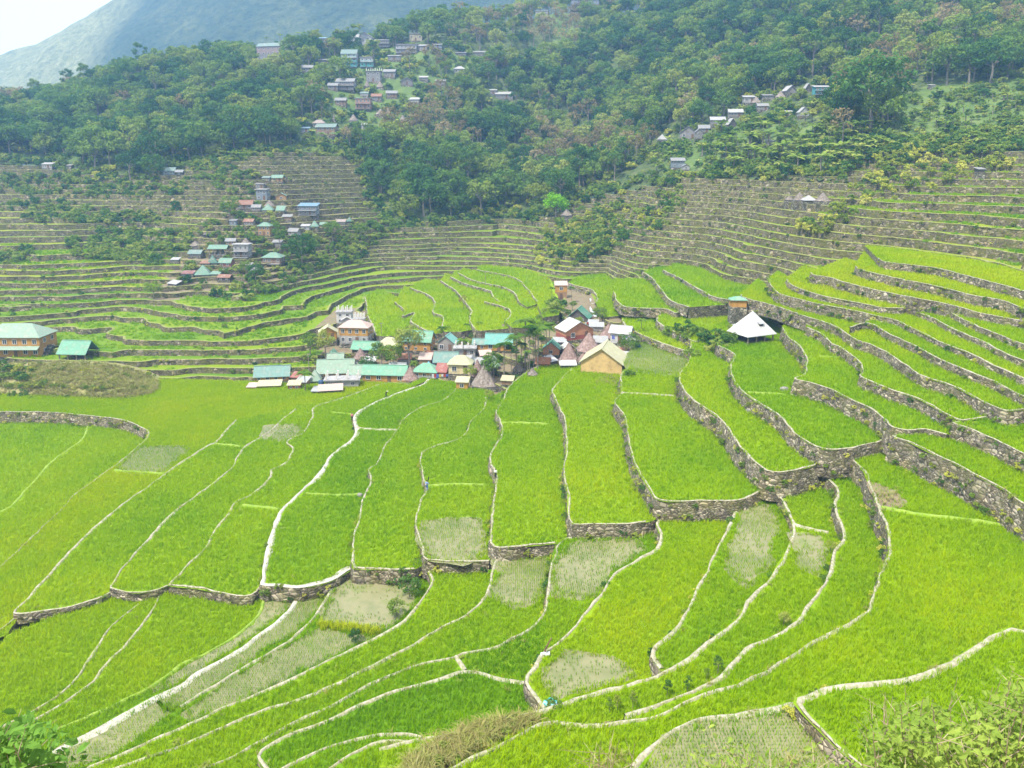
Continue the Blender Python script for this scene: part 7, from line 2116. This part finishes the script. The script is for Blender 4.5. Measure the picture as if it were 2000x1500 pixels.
def person(u, v, hpx, yaw, label, shirt, trousers, bend=0.0, stride=.18, arm=(.0, .0), hat=None, extra=None, z=None):
    p = hit(u, v) if z is None else at_z(u, v, z)
    S = p[1] * CA + (CAMZ - p[2]) * SA; hgt = max(1.5, min(1.75, hpx * S / F)); k = hgt / 1.65
    e = empty('person', (p[0], p[1], p[2] + .02), R(yaw), k); tag(e, label, 'person', None, 'thing')
    def B(x, y, z_):                     # bend the trunk forward at the hips (forward is -y)
        d = z_ - .88
        if d <= 0: return (x, y, z_)
        return (x, y * math.cos(bend) - d * math.sin(bend), .88 + d * math.cos(bend) + y * math.sin(bend))
    V_, E_, R_ = [], [], []
    def ch(pts, rad, root=None):
        i = root
        for q, r in zip(pts, rad):
            V_.append(q); R_.append(r)
            if i is not None: E_.append((i, len(V_) - 1))
            i = len(V_) - 1
        return i
    ch([(0, 0, .90)], [.13])
    ch([B(0, 0, 1.08), B(0, .01, 1.25), B(0, 0, 1.36), B(0, 0, 1.44), B(0, -.02, 1.52), B(0, -.015, 1.60)], [.12, .135, .10, .05, .085, .075], 0)
    legs, arms = [], []
    for s in (-1, 1):
        f = -s * stride
        lg = [(s * .09, 0, .84), (s * .10, f * .45 - .03, .47), (s * .10, f, .09), (s * .105, f - .10, .04)]
        ch(lg, [.085, .055, .04, .034], 0); legs.append(lg)
        ar = [B(s * .17, 0, 1.36), B(s * .22, .03 + s * arm[0] * .2, 1.09), B(s * .21, -.09 + s * arm[0] * .3 - arm[1], .88 + arm[1] * .9), B(s * .21, -.11 + s * arm[0] * .3 - arm[1], .82 + arm[1])]
        hn_ = ch(ar, [.055, .042, .030, .032], 3); arms.append(ar)
        for q in range(4):               # fingers and thumb
            x = (q - 1.5) * .018
            a = V_[hn_]
            ch([(a[0] + x * .3, a[1] + x, a[2] - .05), (a[0] - s * .008, a[1] + x, a[2] - .085 - .01 * (q in (1, 2)))], [.010, .008], hn_)
        a = V_[hn_]; ch([(a[0] - s * .03, a[1] - .03, a[2] - .02), (a[0] - s * .035, a[1] - .04, a[2] - .055)], [.011, .009], hn_)
    link('body', skin_mesh('body', V_, E_, R_, SK), e)
    # shirt
    V2, E2, R2 = [], [], []
    def c2(pts, rad, root=None):
        i = root
        for q, r in zip(pts, rad):
            V2.append(q); R2.append(r)
            if i is not None: E2.append((i, len(V2) - 1))
            i = len(V2) - 1
    c2([B(0, 0, 1.02), B(0, .0, 1.14), B(0, .01, 1.27), B(0, 0, 1.385)], [.145, .15, .16, .10])
    for ar in arms: c2([ar[0], ar[1], tuple(np.array(ar[1]) * .5 + np.array(ar[2]) * .5)], [.075, .06, .05], 2)
    link('shirt', skin_mesh('shirt', V2, E2, R2, shirt), e)
    V2, E2, R2 = [], [], []
    c2([(0, 0, .95), B(0, 0, 1.03)], [.145, .14])
    for lg in legs: c2(lg[:2] + [(lg[2][0], lg[2][1], .14)], [.105, .075, .058], 0)
    link('trousers', skin_mesh('trousers', V2, E2, R2, trousers), e)
    # hair, face
    hd = B(0, -.018, 1.57); q = MB()
    for i in range(7):
        for j in range(12):
            a, b_ = 6.283 * j / 12, 1.75 * i / 6
            q.v.append((hd[0] + .092 * math.sin(b_) * math.cos(a), hd[1] + .022 + .10 * math.sin(b_) * math.sin(a), hd[2] + .02 + .10 * math.cos(b_)))
    for i in range(6):
        for j in range(12): q.f.append((i * 12 + j, (i + 1) * 12 + j, (i + 1) * 12 + (j + 1) % 12, i * 12 + (j + 1) % 12)); q.m.append(0)
    q.build('hair', HAIR, e, True)
    fc = MB()
    for s in (-1, 1): fc.box(hd[0] + s * .03 - .012, hd[0] + s * .03 + .012, hd[1] - .088, hd[1] - .072, hd[2] - .012, hd[2] + .004)
    fc.box(hd[0] - .022, hd[0] + .022, hd[1] - .084, hd[1] - .070, hd[2] - .066, hd[2] - .056)
    fc.build('face', HAIR, e)
    if hat:
        q = MB()
        for k2, (r, z_) in enumerate(((.24, .03), (.22, .045), (.11, .07), (.09, .15), (.0, .165))):
            for j in range(16): q.v.append((hd[0] + r * math.cos(6.283 * j / 16), hd[1] + r * math.sin(6.283 * j / 16), hd[2] + z_))
        for k2 in range(4):
            for j in range(16): q.f.append((k2 * 16 + j, k2 * 16 + (j + 1) % 16, k2 * 16 + 16 + (j + 1) % 16, k2 * 16 + 16 + j)); q.m.append(0)
        tag(q.build('hat', hat, e, True), None)
    return e, arms
cl = lambda n, c: mottled(n, tuple(q * .75 for q in c), c, 6, .2, .01)
person(968, 935, 20, 172, "person in a white shirt and dark trousers walking away along the wall top", cl("white_shirt", (.62, .62, .62)), cl("dark_trousers", (.03, .03, .035)), z=3.5)
e, arms = person(834, 959, 22, 150, "person in light blue on the winding wall, holding up a dark folded umbrella", cl("blue_shirt", (.20, .30, .52)), cl("blue_jeans", (.05, .13, .32)), arm=(.0, .35), z=1.95)
hnd = arms[1][3]
e2 = empty('umbrella', e.location + Vector(e.matrix_basis.to_3x3() @ Vector(hnd))); tag(e2, "dark folded umbrella held up by the person in light blue", 'umbrella', None, 'thing')
q = MB(); q.tube([(0, 0, -.15), (.05, -.03, .1), (.16, -.08, .6), (.22, -.1, .95)], [.012, .05, .075, .015], 8); q.build('canopy', cl("black_cloth", (.015, .015, .02)), e2, True)
person(754, 775, 14, 60, "person in dark clothes and pale hat bending over in the upper paddy", cl("black_shirt", (.02, .02, .025)), cl("black_trousers", (.015, .015, .02)), bend=.75, stride=.12, hat=mottled("straw_hat", (.38, .34, .24), (.5, .46, .34), 8, .3, .01), z=-.55)
person(688, 823, 17, 200, "person in a pink top on the bend of the white footpath", cl("pink_top", (.58, .18, .22)), cl("maroon_skirt", (.05, .02, .025)), z=.1)
print("objects", len(bpy.data.objects))
